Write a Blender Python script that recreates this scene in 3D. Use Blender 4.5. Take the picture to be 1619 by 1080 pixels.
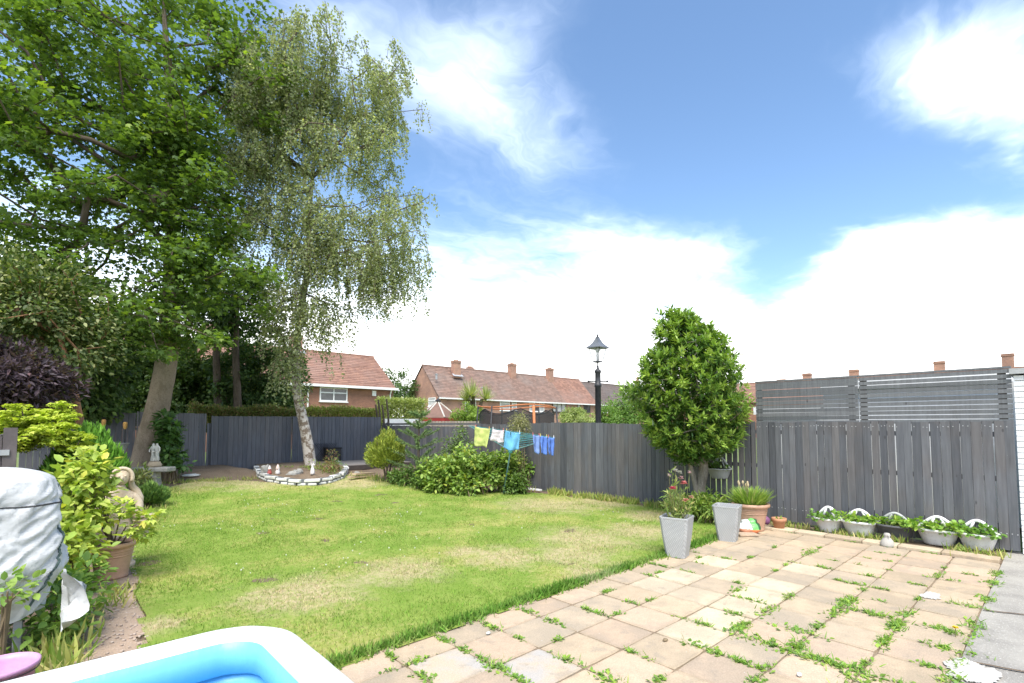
import bpy, math, random
import numpy as np
from mathutils import Vector, Matrix, noise

R = math.radians
random.seed(11)
rng = np.random.default_rng(11)
sc = bpy.context.scene
for o in list(bpy.data.objects):
    bpy.data.objects.remove(o)
C = sc.collection

# ------------------------------------------------------------------ camera
EYE = Vector((0, 0, 1.75))
FPX = 800.0                       # focal length in photograph pixels (1619 wide)
AZ = R(47.3)                      # heading, measured from +X (towards the side fence)
PITCH = R(3.2)
HORIZON = 672.0
CX, CY = 809.5, HORIZON - FPX * math.tan(PITCH)
cam_d = bpy.data.cameras.new('camera')
cam = bpy.data.objects.new('camera', cam_d)
C.objects.link(cam)
cam_d.sensor_width = 36.0
cam_d.lens = FPX / 1619.0 * 36.0
cam_d.shift_y = (CY - 540.0) / 1619.0
cam_d.clip_start = 0.05
cam_d.clip_end = 3000.0
cam.location = EYE
cam.rotation_euler = (R(90) + PITCH, 0, AZ - R(90))
sc.camera = cam

FWD = Vector((math.cos(AZ) * math.cos(PITCH), math.sin(AZ) * math.cos(PITCH), math.sin(PITCH)))
RGT = Vector((math.sin(AZ), -math.cos(AZ), 0))
UPV = RGT.cross(FWD)
HF = Vector((math.cos(AZ), math.sin(AZ), 0))


def ray(px, py):
    return FWD * FPX + RGT * (px - CX) + UPV * (CY - py)


def G(px, py, z=0.0):             # point of a level at height z
    d = ray(px, py)
    return EYE + d * ((z - EYE.z) / d.z)


def D(px, py, depth):             # point at a horizontal distance ahead
    d = ray(px, py)
    return EYE + d * (depth / d.dot(HF))


def PX(px, py, gx):               # point of the plane x = gx
    d = ray(px, py)
    return EYE + d * (gx / d.x)


def PY(px, py, gy):
    d = ray(px, py)
    return EYE + d * (gy / d.y)


# ------------------------------------------------------------------ sky, sun, exposure
SUN_FROM = Vector((-0.50, -0.48, 1.15)).normalized()
world = bpy.data.worlds.new('World')
sc.world = world
world.use_nodes = True
wt = world.node_tree
wt.nodes.clear()


def N(nt, typ, ins=None, **props):
    n = nt.nodes.new(typ)
    for k, v in props.items():
        setattr(n, k, v)
    for k, v in (ins or {}).items():
        if hasattr(v, 'is_output'):
            nt.links.new(v, n.inputs[k])
        else:
            n.inputs[k].default_value = v
    return n


def math_(nt, op, a, b=0.0, c=0.0, clamp=False):
    n = N(nt, 'ShaderNodeMath', {0: a, 1: b, 2: c}, operation=op)
    n.use_clamp = clamp
    return n.outputs[0]


def mapr(nt, v, a, b, c=0.0, d=1.0, smooth=True):
    n = N(nt, 'ShaderNodeMapRange', {'Value': v, 'From Min': a, 'From Max': b, 'To Min': c, 'To Max': d})
    n.interpolation_type = 'SMOOTHSTEP' if smooth else 'LINEAR'
    return n.outputs[0]


def mixc(nt, f, a, b, mode='MIX'):
    n = N(nt, 'ShaderNodeMix', data_type='RGBA', blend_type=mode)
    for s, v in ((n.inputs[0], f), (n.inputs[6], a), (n.inputs[7], b)):
        if hasattr(v, 'is_output'):
            nt.links.new(v, s)
        else:
            s.default_value = v if isinstance(v, (int, float)) or len(v) == 4 else (*v, 1)
    return n.outputs[2]


def build_sky():
    nt = wt
    sky = N(nt, 'ShaderNodeTexSky', sky_type='NISHITA')
    sky.sun_disc = False
    sky.sun_elevation = math.asin(SUN_FROM.z)
    sky.sun_rotation = math.atan2(SUN_FROM.x, SUN_FROM.y)
    sky.altitude = 0
    sky.air_density = 1.0
    sky.dust_density = 0.4
    sky.ozone_density = 2.2
    tc = N(nt, 'ShaderNodeTexCoord')
    dirv = tc.outputs['Generated']
    sep = N(nt, 'ShaderNodeSeparateXYZ', {0: dirv})
    z = sep.outputs[2]
    # project the direction on a cloud layer so that clouds flatten towards the horizon
    zz = math_(nt, 'MAXIMUM', math_(nt, 'ADD', z, 0.12), 0.05)
    u = math_(nt, 'DIVIDE', sep.outputs[0], zz)
    v = math_(nt, 'DIVIDE', sep.outputs[1], zz)
    pv = N(nt, 'ShaderNodeCombineXYZ', {0: u, 1: v, 2: 0.0}).outputs[0]
    warp = N(nt, 'ShaderNodeTexNoise', {'Vector': pv, 'Scale': 1.1, 'Detail': 5.0, 'Roughness': 0.6})
    wv = N(nt, 'ShaderNodeVectorMath', {0: warp.outputs['Color'], 1: (0.5, 0.5, 0.5)}, operation='SUBTRACT').outputs[0]
    pv2 = N(nt, 'ShaderNodeVectorMath', {0: pv, 1: N(nt, 'ShaderNodeVectorMath', {0: wv, 3: 1.1}, operation='SCALE').outputs[0]}, operation='ADD').outputs[0]
    n1 = N(nt, 'ShaderNodeTexNoise', {'Vector': pv2, 'Scale': 1.2, 'Detail': 8.0, 'Roughness': 0.55}).outputs[0]
    # thin streaks drawn out by the wind
    sm = N(nt, 'ShaderNodeMapping', {0: pv2, 2: (0, 0, R(-28)), 3: (1.3, 5.0, 1.0)}).outputs[0]
    n2 = N(nt, 'ShaderNodeTexNoise', {'Vector': sm, 'Scale': 1.1, 'Detail': 7.0, 'Roughness': 0.6}).outputs[0]
    m = math_(nt, 'ADD', math_(nt, 'MULTIPLY', math_(nt, 'SUBTRACT', n1, 0.5), 1.0),
              math_(nt, 'MULTIPLY', math_(nt, 'SUBTRACT', n2, 0.5), 0.75))
    # the bank of cloud low all round the horizon
    m = math_(nt, 'ADD', m, mapr(nt, z, 0.46, 0.06, -0.05, 1.1))
    # the large clouds and the large gap between them, edges frayed by the same turbulence
    dn = N(nt, 'ShaderNodeVectorMath', {0: dirv}, operation='NORMALIZE').outputs[0]
    dn = N(nt, 'ShaderNodeVectorMath', {0: dn, 1: N(nt, 'ShaderNodeVectorMath', {0: wv, 3: 0.22}, operation='SCALE').outputs[0]}, operation='ADD').outputs[0]
    for px, py, rx, ry, tilt, amp in SKY_BLOBS:
        d = ray(px, py).normalized()
        ex = Vector((d.y, -d.x, 0)).normalized()
        ey = ex.cross(d)
        ax = (ex * math.cos(R(tilt)) + ey * math.sin(R(tilt))) / math.sin(R(rx))
        ay = (ey * math.cos(R(tilt)) - ex * math.sin(R(tilt))) / math.sin(R(ry))
        q = []
        for v_ in (ax, ay):
            q.append(N(nt, 'ShaderNodeVectorMath', {0: dn, 1: v_}, operation='DOT_PRODUCT').outputs['Value'])
        rr = math_(nt, 'SQRT', math_(nt, 'ADD', math_(nt, 'MULTIPLY', q[0], q[0]), math_(nt, 'MULTIPLY', q[1], q[1])))
        front = N(nt, 'ShaderNodeVectorMath', {0: dn, 1: d}, operation='DOT_PRODUCT').outputs['Value']
        b = math_(nt, 'MULTIPLY', mapr(nt, rr, 1.0, 0.0, 0.0, amp), math_(nt, 'GREATER_THAN', front, 0.0))
        m = math_(nt, 'ADD', m, b)
    mask = math_(nt, 'POWER', mapr(nt, m, -0.25, 0.95, 0.0, 1.0), 1.65)
    cloud = mixc(nt, mapr(nt, m, 0.3, 1.2), (0.78, 0.87, 1.0), (1.0, 0.99, 0.97))
    cl = N(nt, 'ShaderNodeBackground', {'Color': cloud, 'Strength': CLOUD_STRENGTH})
    blue = mixc(nt, 1.0, sky.outputs[0], (0.98, 1.06, 1.08), 'MULTIPLY')
    bg = N(nt, 'ShaderNodeBackground', {'Color': blue, 'Strength': SKY_STRENGTH})
    mx = N(nt, 'ShaderNodeMixShader', {0: mask, 1: bg.outputs[0], 2: cl.outputs[0]})
    out = N(nt, 'ShaderNodeOutputWorld', {0: mx.outputs[0]})


SKY_STRENGTH = 0.060
CLOUD_STRENGTH = 0.57
SKY_BLOBS = [(1480, 105, 17, 6, -22, 0.7), (1600, 190, 10, 5, -20, 0.4), (790, 130, 13, 10, 10, 0.42), (620, 60, 16, 10, 0, 0.3), (880, 230, 12, 7, 20, 0.22),
             (1060, 385, 13, 5, -6, 0.5), (1450, 440, 13, 7, 8, 0.6), (1310, 395, 5, 4, 40, 0.35), (760, 330, 14, 8, 0, 0.15),
             (1230, 190, 20, 14, 20, -0.58), (1010, 60, 16, 9, 15, -0.35), (1240, 390, 10, 7, 70, -0.6), (1480, 290, 14, 7, -12, -0.5), (1245, 480, 6, 5, 80, -0.3)]
build_sky()
sun_d = bpy.data.lights.new('sun', 'SUN')
sun_d.energy = 1.65
sun_d.angle = R(40)
sun_d.color = (1.0, 0.94, 0.85)
sun = bpy.data.objects.new('sun', sun_d)
C.objects.link(sun)
sun.rotation_euler = (-SUN_FROM).to_track_quat('-Z', 'Y').to_euler()
sc.view_settings.view_transform = 'Standard'
sc.view_settings.look = 'None'
sc.view_settings.gamma = 1.0
sc.view_settings.use_curve_mapping = False
sc.view_settings.exposure = 2.1
sc.cycles.use_denoising = True
sc.cycles.max_bounces = 8
sc.cycles.transparent_max_bounces = 12
sc.cycles.sample_clamp_indirect = 6.0

# ------------------------------------------------------------------ materials
MATS = {}


def principled(name):
    m = bpy.data.materials.new(name)
    m.use_nodes = True
    nt = m.node_tree
    nt.nodes.clear()
    out = N(nt, 'ShaderNodeOutputMaterial')
    b = N(nt, 'ShaderNodeBsdfPrincipled')
    nt.links.new(b.outputs[0], out.inputs[0])
    return m, nt, b, out


def pos(nt, stretch=(1, 1, 1)):
    g = N(nt, 'ShaderNodeNewGeometry')
    return N(nt, 'ShaderNodeMapping', {0: g.outputs['Position'], 3: stretch}).outputs[0]


def objc(nt, stretch=(1, 1, 1)):
    g = N(nt, 'ShaderNodeTexCoord')
    return N(nt, 'ShaderNodeMapping', {0: g.outputs['Object'], 3: stretch}).outputs[0]


def noise_(nt, vec, scale, detail=4.0, rough=0.55):
    return N(nt, 'ShaderNodeTexNoise', {'Vector': vec, 'Scale': scale, 'Detail': detail, 'Roughness': rough}).outputs[0]


def bump_(nt, b, h, strength=0.4, dist=0.01):
    n = N(nt, 'ShaderNodeBump', {'Height': h, 'Strength': strength, 'Distance': dist})
    nt.links.new(n.outputs[0], b.inputs['Normal'])


def mat(name, c1, c2=None, c3=None, scale=4.0, fine=40.0, rough=0.75, bump=0.3, bdist=0.006, objvar=0.0, stretch=(1, 1, 1), metal=0.0, spec=0.3, local=False):
    """plain surface: two tones in large blotches, a third in fine specks, fine relief"""
    if name in MATS:
        return MATS[name]
    m, nt, b, out = principled(name)
    c2 = c2 or tuple(x * 0.78 for x in c1)
    v = objc(nt, stretch) if local else pos(nt, stretch)
    a = mapr(nt, noise_(nt, v, scale, 5.0), 0.32, 0.68)
    col = mixc(nt, a, c1, c2)
    f = noise_(nt, v, fine, 4.0, 0.65)
    if c3:
        col = mixc(nt, mapr(nt, f, 0.55, 0.7), col, c3)
    else:
        col = mixc(nt, 1.0, col, mixc(nt, f, (0.78, 0.78, 0.78), (1.2, 1.2, 1.2)), 'MULTIPLY')
    if objvar:
        oi = N(nt, 'ShaderNodeObjectInfo')
        k = mapr(nt, oi.outputs['Random'], 0, 1, 1 - objvar, 1 + objvar, False)
        col = mixc(nt, 1.0, col, N(nt, 'ShaderNodeCombineXYZ', {0: k, 1: k, 2: k}).outputs[0], 'MULTIPLY')
    nt.links.new(col, b.inputs['Base Color'])
    b.inputs['Roughness'].default_value = rough
    b.inputs['Metallic'].default_value = metal
    b.inputs['Specular IOR Level'].default_value = spec
    if bump:
        bump_(nt, b, f, bump, bdist)
    MATS[name] = m
    return m


def leaf_mat(name, trans=0.35, rough=0.5, spec=0.35, warm=(1.15, 1.25, 0.5)):
    """leaves take their own hue from the 'tint' attribute; light passes partly through"""
    m, nt, b, out = principled(name)
    at = N(nt, 'ShaderNodeAttribute', attribute_name='tint')
    col = at.outputs['Color']
    nt.links.new(col, b.inputs['Base Color'])
    b.inputs['Roughness'].default_value = rough
    b.inputs['Specular IOR Level'].default_value = spec
    tr = N(nt, 'ShaderNodeBsdfTranslucent', {'Color': mixc(nt, 1.0, col, warm, 'MULTIPLY')})
    mx = N(nt, 'ShaderNodeMixShader', {0: trans, 1: b.outputs[0], 2: tr.outputs[0]})
    nt.links.new(mx.outputs[0], out.inputs[0])
    MATS[name] = m
    return m


LEAF = leaf_mat('leaf')
LEAF_GLOSS = leaf_mat('leaf_glossy', 0.22, 0.35, 0.5)
LEAF_THIN = leaf_mat('leaf_thin', 0.5, 0.55, 0.3, (1.2, 1.25, 0.6))
LEAF_SYC = leaf_mat('leaf_sycamore', 0.48, 0.5, 0.3, (1.3, 1.35, 0.5))
NEEDLE = leaf_mat('needle', 0.12, 0.6, 0.25)
GRASSB = leaf_mat('grass_blade', 0.35, 0.6, 0.25, (1.1, 1.15, 0.6))
PETAL = leaf_mat('petal', 0.3, 0.6, 0.2, (1, 1, 1))


def wood_paint(name, c1, c2, c3, var=0.3):
    m, nt, b, out = principled(name)
    v = pos(nt, (1, 1, 0.06))
    streak = noise_(nt, v, 38.0, 5.0, 0.6)
    big = noise_(nt, pos(nt), 1.1, 4.0)
    oi = N(nt, 'ShaderNodeObjectInfo')
    r1 = oi.outputs['Random']
    r2 = math_(nt, 'FRACT', math_(nt, 'MULTIPLY', r1, 7.37))
    col = mixc(nt, mapr(nt, r1, 0.15, 0.85), c1, c2)
    col = mixc(nt, math_(nt, 'MULTIPLY', mapr(nt, math_(nt, 'ADD', big, math_(nt, 'MULTIPLY', r2, 0.25)), 0.5, 0.75), 0.8), col, c3)
    k = math_(nt, 'MULTIPLY', mapr(nt, r2, 0, 1, 1 - var, 1 + var, False), mapr(nt, streak, 0.25, 0.75, 0.72, 1.25, False))
    col = mixc(nt, 1.0, col, N(nt, 'ShaderNodeCombineXYZ', {0: k, 1: k, 2: k}).outputs[0], 'MULTIPLY')
    wear = mapr(nt, noise_(nt, pos(nt, (1, 1, 0.35)), 21.0, 6.0, 0.7), 0.69, 0.76)
    col = mixc(nt, math_(nt, 'MULTIPLY', wear, 0.45), col, (0.34, 0.31, 0.27))
    knot = mapr(nt, N(nt, 'ShaderNodeTexVoronoi', {'Vector': pos(nt, (1, 1, .45)), 'Scale': 4.5}).outputs[0], 0.075, 0.04)
    col = mixc(nt, math_(nt, 'MULTIPLY', knot, 0.7), col, (0.035, 0.033, 0.035))
    fleck = mapr(nt, N(nt, 'ShaderNodeTexVoronoi', {'Vector': pos(nt, (1, 1, .7)), 'Scale': 11.0}).outputs[0], 0.05, 0.03)
    col = mixc(nt, math_(nt, 'MULTIPLY', fleck, mapr(nt, big, .5, .6, 0.0, .7)), col, (0.42, 0.43, 0.44))
    nt.links.new(col, b.inputs['Base Color'])
    b.inputs['Roughness'].default_value = 0.72
    b.inputs['Specular IOR Level'].default_value = 0.3
    bump_(nt, b, streak, 0.5, 0.004)
    MATS[name] = m
    return m


FENCE = wood_paint('fence_paint', (0.088, 0.094, 0.105), (0.128, 0.135, 0.146), (0.108, 0.102, 0.100), 0.2)
FENCE_BACK = wood_paint('fence_paint_back', (0.105, 0.113, 0.132), (0.135, 0.143, 0.163), (0.12, 0.12, 0.13), 0.14)
SLAT = wood_paint('slat_paint', (0.105, 0.115, 0.122), (0.15, 0.16, 0.165), (0.12, 0.125, 0.13), 0.15)


def slab_mat(name, c1, c2, dirt):
    m, nt, b, out = principled(name)
    v = pos(nt)
    big = noise_(nt, v, 2.3, 5.0, 0.6)
    mid = noise_(nt, v, 9.0, 5.0, 0.65)
    fine = noise_(nt, v, 95.0, 3.0, 0.7)
    oi = N(nt, 'ShaderNodeObjectInfo')
    rr = oi.outputs['Random']
    col = mixc(nt, mapr(nt, mid, 0.35, 0.7), c1, c2)
    col = mixc(nt, math_(nt, 'MULTIPLY', mapr(nt, math_(nt, 'ADD', big, math_(nt, 'MULTIPLY', math_(nt, 'SUBTRACT', rr, 0.5), 0.22)), 0.44, 0.66), 0.8), col, dirt)
    # edges of a slab hold more dirt
    oc = N(nt, 'ShaderNodeSeparateXYZ', {0: N(nt, 'ShaderNodeTexCoord').outputs['Object']})
    ex = math_(nt, 'MAXIMUM', math_(nt, 'ABSOLUTE', oc.outputs[0]), math_(nt, 'ABSOLUTE', oc.outputs[1]))
    ed = mapr(nt, math_(nt, 'ADD', ex, math_(nt, 'MULTIPLY', math_(nt, 'SUBTRACT', mid, 0.5), 0.10)), 0.185, 0.225)
    stain = mapr(nt, noise_(nt, v, 4.2, 6.0, 0.7), 0.56, 0.66)
    col = mixc(nt, math_(nt, 'MULTIPLY', stain, 0.45), col, (0.27, 0.235, 0.19))
    moss = mapr(nt, noise_(nt, v, 13.0, 6.0, 0.7), 0.62, 0.70)
    col = mixc(nt, math_(nt, 'MULTIPLY', moss, 0.35), col, (0.22, 0.22, 0.14))
    col = mixc(nt, math_(nt, 'MULTIPLY', ed, 0.4), col, (0.30, 0.24, 0.165))
    k = math_(nt, 'MULTIPLY', mapr(nt, fine, 0.3, 0.7, 0.82, 1.14, False), mapr(nt, math_(nt, 'FRACT', math_(nt, 'MULTIPLY', rr, 5.3)), 0, 1, 0.93, 1.06, False))
    col = mixc(nt, 1.0, col, N(nt, 'ShaderNodeCombineXYZ', {0: k, 1: k, 2: k}).outputs[0], 'MULTIPLY')
    spots = mapr(nt, N(nt, 'ShaderNodeTexVoronoi', {'Vector': v, 'Scale': 17.0}).outputs[0], 0.10, 0.05)
    col = mixc(nt, math_(nt, 'MULTIPLY', spots, mapr(nt, mid, 0.5, 0.6, 0.0, 0.7)), col, (0.62, 0.60, 0.55))
    nt.links.new(col, b.inputs['Base Color'])
    b.inputs['Roughness'].default_value = 0.85
    b.inputs['Specular IOR Level'].default_value = 0.25
    bump_(nt, b, math_(nt, 'ADD', math_(nt, 'MULTIPLY', fine, 0.5), mid), 0.5, 0.006)
    MATS[name] = m
    return m


SLABS = {
    'buff': slab_mat('slab_buff', (0.49, 0.38, 0.26), (0.44, 0.345, 0.235), (0.36, 0.29, 0.205)),
    'rose': slab_mat('slab_rose', (0.50, 0.375, 0.265), (0.445, 0.34, 0.24), (0.37, 0.295, 0.22)),
    'grey': slab_mat('slab_grey', (0.455, 0.36, 0.255), (0.405, 0.325, 0.23), (0.33, 0.275, 0.205)),
    'pale': slab_mat('slab_pale', (0.57, 0.475, 0.335), (0.52, 0.43, 0.30), (0.44, 0.36, 0.26)),
    'blue': slab_mat('slab_stained', (0.47, 0.37, 0.26), (0.43, 0.36, 0.275), (0.37, 0.36, 0.345)),
}

DRY = [(930, 850, 1.25, 0.6), (1010, 838, 0.9, 0.5), (795, 878, 0.75, 0.4), (905, 875, 0.9, 0.5), (1030, 815, 0.8, 0.4), (870, 797, 1.6, 0.5), (740, 870, 0.4, 0.3),
       (960, 792, 1.4, 0.4), (480, 935, 0.9, 0.35), (640, 900, 0.8, 0.35), (400, 775, 1.6, 0.4), (300, 780, 1.2, 0.4), (560, 770, 1.4, 0.35), (930, 905, 0.5, 0.3), (240, 990, 0.35, 0.3)]


def turf_color(nt):
    """the lawn's own colours: green, yellowing and straw-dry patches"""
    v = pos(nt)
    a = noise_(nt, v, 0.8, 4.0, 0.6)
    b_ = noise_(nt, v, 3.1, 5.0, 0.6)
    c_ = noise_(nt, v, 15.0, 4.0, 0.65)
    green = mixc(nt, mapr(nt, b_, 0.35, 0.65), (0.205, 0.31, 0.05), (0.27, 0.355, 0.075))
    yel = mixc(nt, mapr(nt, c_, 0.35, 0.65), (0.34, 0.375, 0.09), (0.42, 0.41, 0.14))
    straw = mixc(nt, mapr(nt, c_, 0.35, 0.65), (0.49, 0.42, 0.22), (0.55, 0.455, 0.275))
    col = mixc(nt, mapr(nt, math_(nt, 'ADD', a, math_(nt, 'MULTIPLY', math_(nt, 'SUBTRACT', c_, 0.5), 0.5)), 0.45, 0.68), green, yel)
    tot = None
    for px, py, rad, soft in DRY:
        p = G(px, py, 0.02)
        q = N(nt, 'ShaderNodeVectorMath', {0: v, 1: (p.x, p.y, 0.02)}, operation='DISTANCE').outputs['Value']
        q = math_(nt, 'ADD', q, math_(nt, 'MULTIPLY', math_(nt, 'SUBTRACT', b_, 0.5), rad * 1.5))
        k = mapr(nt, q, rad, rad * (1 - soft) * 0.35, 0.0, 1.0)
        tot = k if tot is None else math_(nt, 'MAXIMUM', tot, k)
    tot = math_(nt, 'MULTIPLY', tot, mapr(nt, c_, 0.25, 0.6, 0.45, 1.0))
    col = mixc(nt, math_(nt, 'MULTIPLY', tot, 0.92), col, straw)
    return col, c_


def turf_mat():
    m, nt, b, out = principled('turf')
    col, c_ = turf_color(nt)
    f = noise_(nt, pos(nt), 160.0, 3.0, 0.7)
    col = mixc(nt, 1.0, col, mixc(nt, f, (0.6, 0.6, 0.6), (1.1, 1.1, 1.1)), 'MULTIPLY')
    nt.links.new(col, b.inputs['Base Color'])
    b.inputs['Roughness'].default_value = 0.9
    b.inputs['Specular IOR Level'].default_value = 0.1
    bump_(nt, b, f, 0.8, 0.01)
    return m


def turf_blade_mat():
    m, nt, b, out = principled('turf_blade')
    col, c_ = turf_color(nt)
    at = N(nt, 'ShaderNodeAttribute', attribute_name='tint')
    col = mixc(nt, 1.0, col, at.outputs['Color'], 'MULTIPLY')
    nt.links.new(col, b.inputs['Base Color'])
    b.inputs['Roughness'].default_value = 0.65
    b.inputs['Specular IOR Level'].default_value = 0.2
    tr = N(nt, 'ShaderNodeBsdfTranslucent', {'Color': col})
    mx = N(nt, 'ShaderNodeMixShader', {0: 0.3, 1: b.outputs[0], 2: tr.outputs[0]})
    nt.links.new(mx.outputs[0], out.inputs[0])
    return m


def brick_mat(name, c1, c2, mortar, scale, white=False):
    m, nt, b, out = principled(name)
    g = N(nt, 'ShaderNodeNewGeometry')
    s = N(nt, 'ShaderNodeSeparateXYZ', {0: g.outputs['Position']})
    uv = N(nt, 'ShaderNodeCombineXYZ', {0: math_(nt, 'ADD', s.outputs[0], s.outputs[1]), 1: s.outputs[2], 2: 0.0}).outputs[0]
    br = N(nt, 'ShaderNodeTexBrick', {'Vector': uv, 'Color1': (*c1, 1), 'Color2': (*c2, 1), 'Mortar': (*mortar, 1), 'Scale': 1.0, 'Mortar Size': 0.012, 'Brick Width': 0.225 * scale, 'Row Height': 0.075 * scale})
    big = noise_(nt, pos(nt), 0.7, 5.0, 0.65)
    col = mixc(nt, 1.0, br.outputs[0], mixc(nt, mapr(nt, big, 0.3, 0.7), (0.75, 0.75, 0.78), (1.2, 1.15, 1.1)), 'MULTIPLY')
    nt.links.new(col, b.inputs['Base Color'])
    b.inputs['Roughness'].default_value = 0.85
    bump_(nt, b, math_(nt, 'SUBTRACT', 1.0, br.outputs[1]), 0.6, 0.01)
    MATS[name] = m
    return m


BRICK = brick_mat('brick_red', (0.30, 0.13, 0.08), (0.23, 0.095, 0.06), (0.27, 0.18, 0.13), 1.0)
BRICK_LIGHT = brick_mat('brick_light', (0.40, 0.215, 0.145), (0.32, 0.165, 0.11), (0.34, 0.25, 0.20), 1.0)


def roof_mat(name, c1, c2, c3):
    m, nt, b, out = principled(name)
    g = N(nt, 'ShaderNodeNewGeometry')
    s = N(nt, 'ShaderNodeSeparateXYZ', {0: g.outputs['Position']})
    at = N(nt, 'ShaderNodeAttribute', attribute_name='tint')
    v = pos(nt, (1, 1, 1))
    # single tiles along a course: small random tone per tile
    cell = N(nt, 'ShaderNodeTexWhiteNoise', {'Vector': N(nt, 'ShaderNodeVectorMath', {0: N(nt, 'ShaderNodeVectorMath', {0: v, 1: (3.2, 3.2, 3.6)}, operation='MULTIPLY').outputs[0]}, operation='FLOOR').outputs[0]}, noise_dimensions='3D').outputs[0]
    big = noise_(nt, v, 0.35, 5.0, 0.6)
    col = mixc(nt, mapr(nt, cell, 0, 1), c1, c2)
    col = mixc(nt, mapr(nt, big, 0.4, 0.7), col, c3)
    col = mixc(nt, 1.0, col, at.outputs['Color'], 'MULTIPLY')
    nt.links.new(col, b.inputs['Base Color'])
    b.inputs['Roughness'].default_value = 0.85
    w = math_(nt, 'FRACT', math_(nt, 'MULTIPLY', math_(nt, 'ADD', s.outputs[0], s.outputs[1]), 3.2))
    bump_(nt, b, mapr(nt, w, 0.0, 0.25), 0.7, 0.03)
    MATS[name] = m
    return m


ROOF_A = roof_mat('roof_tiles_pink', (0.30, 0.165, 0.115), (0.215, 0.115, 0.085), (0.26, 0.16, 0.125))
ROOF_B = roof_mat('roof_tiles_brown', (0.245, 0.155, 0.12), (0.185, 0.12, 0.095), (0.215, 0.16, 0.135))
ROOF_C = roof_mat('roof_tiles_grey', (0.15, 0.115, 0.10), (0.115, 0.09, 0.08), (0.14, 0.12, 0.11))


def bark_mat(name, c1, c2, c3, sz=0.35, s1=6.0, th=(0.45, 0.6)):
    m, nt, b, out = principled(name)
    v = pos(nt, (1, 1, sz))
    a = noise_(nt, v, s1, 6.0, 0.7)
    f = noise_(nt, v, 45.0, 5.0, 0.7)
    col = mixc(nt, mapr(nt, a, *th), c1, c2)
    col = mixc(nt, mapr(nt, f, 0.5, 0.72), col, c3)
    nt.links.new(col, b.inputs['Base Color'])
    b.inputs['Roughness'].default_value = 0.85
    b.inputs['Specular IOR Level'].default_value = 0.2
    bump_(nt, b, math_(nt, 'ADD', a, math_(nt, 'MULTIPLY', f, 0.5)), 0.8, 0.025)
    MATS[name] = m
    return m


BARK_SYC = bark_mat('bark_sycamore', (0.25, 0.205, 0.155), (0.18, 0.145, 0.105), (0.12, 0.095, 0.07), 0.5, 3.0)
BARK_BIRCH = bark_mat('bark_birch', (0.52, 0.48, 0.42), (0.17, 0.13, 0.095), (0.24, 0.195, 0.15), 0.9, 6.5, (0.46, 0.56))
BARK_DARK = bark_mat('bark_dark', (0.13, 0.10, 0.075), (0.085, 0.065, 0.05), (0.17, 0.14, 0.11))
BARK_RED = bark_mat('bark_red', (0.30, 0.155, 0.085), (0.20, 0.11, 0.065), (0.36, 0.22, 0.13), 0.2)
BARK_BAY = bark_mat('bark_bay', (0.23, 0.20, 0.16), (0.15, 0.13, 0.10), (0.32, 0.29, 0.25))
STEM_GREEN = mat('stem_green', (0.12, 0.17, 0.05), (0.17, 0.16, 0.07), rough=0.6)
STEM_BROWN = mat('stem_brown', (0.22, 0.17, 0.10), (0.15, 0.11, 0.07))

SOIL = mat('soil', (0.17, 0.12, 0.08), (0.23, 0.17, 0.115), (0.34, 0.28, 0.20), scale=2.0, fine=55.0, rough=0.95, bump=1.0, bdist=0.03)
POT_SOIL = mat('pot_soil', (0.11, 0.08, 0.06), (0.16, 0.12, 0.09), fine=70.0, rough=0.95, bump=1.0, bdist=0.02)
EARTH = mat('earth_path', (0.46, 0.34, 0.255), (0.38, 0.28, 0.205), (0.54, 0.45, 0.36), scale=2.6, fine=60.0, rough=0.95, bump=1.0, bdist=0.02)
CONCRETE = mat('concrete', (0.35, 0.33, 0.29), (0.25, 0.235, 0.21), (0.52, 0.50, 0.45), scale=2.4, fine=70.0, rough=0.9, bump=0.7, bdist=0.01)
WHITE_SPILL = mat('white_spill', (0.52, 0.50, 0.46), (0.42, 0.40, 0.36), scale=9.0, rough=0.8)
FIELD = mat('field_grass', (0.10, 0.15, 0.035), (0.15, 0.18, 0.06), scale=0.2, fine=6.0, rough=0.95)
WHITE_PVC = mat('white_plastic', (0.80, 0.80, 0.79), (0.74, 0.74, 0.73), scale=6.0, rough=0.45, bump=0.05)
WHITE_PAINT = mat('white_paint', (0.79, 0.80, 0.80), (0.70, 0.71, 0.71), scale=2.0, fine=30.0, rough=0.7, bump=0.3)
BLACK_METAL = mat('black_metal', (0.030, 0.032, 0.036), (0.045, 0.046, 0.05), scale=8.0, rough=0.45, bump=0.1)
DARK_WOOD = mat('dark_wood', (0.055, 0.045, 0.04), (0.08, 0.065, 0.055), rough=0.7)
STONE_PALE = mat('stone_cream', (0.60, 0.50, 0.38), (0.48, 0.38, 0.27), (0.36, 0.28, 0.19), scale=7.0, fine=60.0, rough=0.9, bump=0.5)
STONE_GREY = mat('stone_grey', (0.34, 0.33, 0.30), (0.22, 0.215, 0.20), (0.47, 0.46, 0.42), scale=6.0, fine=50.0, rough=0.9, bump=0.6)
STONE_WHITE = mat('stone_painted_white', (0.66, 0.66, 0.63), (0.54, 0.54, 0.51), (0.38, 0.38, 0.35), scale=7.0, fine=40.0, rough=0.85, bump=0.5, objvar=0.12)
MORTAR = mat('mortar_dark', (0.12, 0.13, 0.14), (0.16, 0.17, 0.17), rough=0.9)
TERRACOTTA = mat('terracotta', (0.47, 0.235, 0.13), (0.40, 0.20, 0.115), (0.52, 0.33, 0.22), scale=5.0, fine=40.0, rough=0.75, bump=0.3)
TERRA_PLASTIC = mat('terracotta_plastic', (0.50, 0.31, 0.215), (0.44, 0.27, 0.185), scale=4.0, fine=35.0, rough=0.55, bump=0.1)
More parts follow.
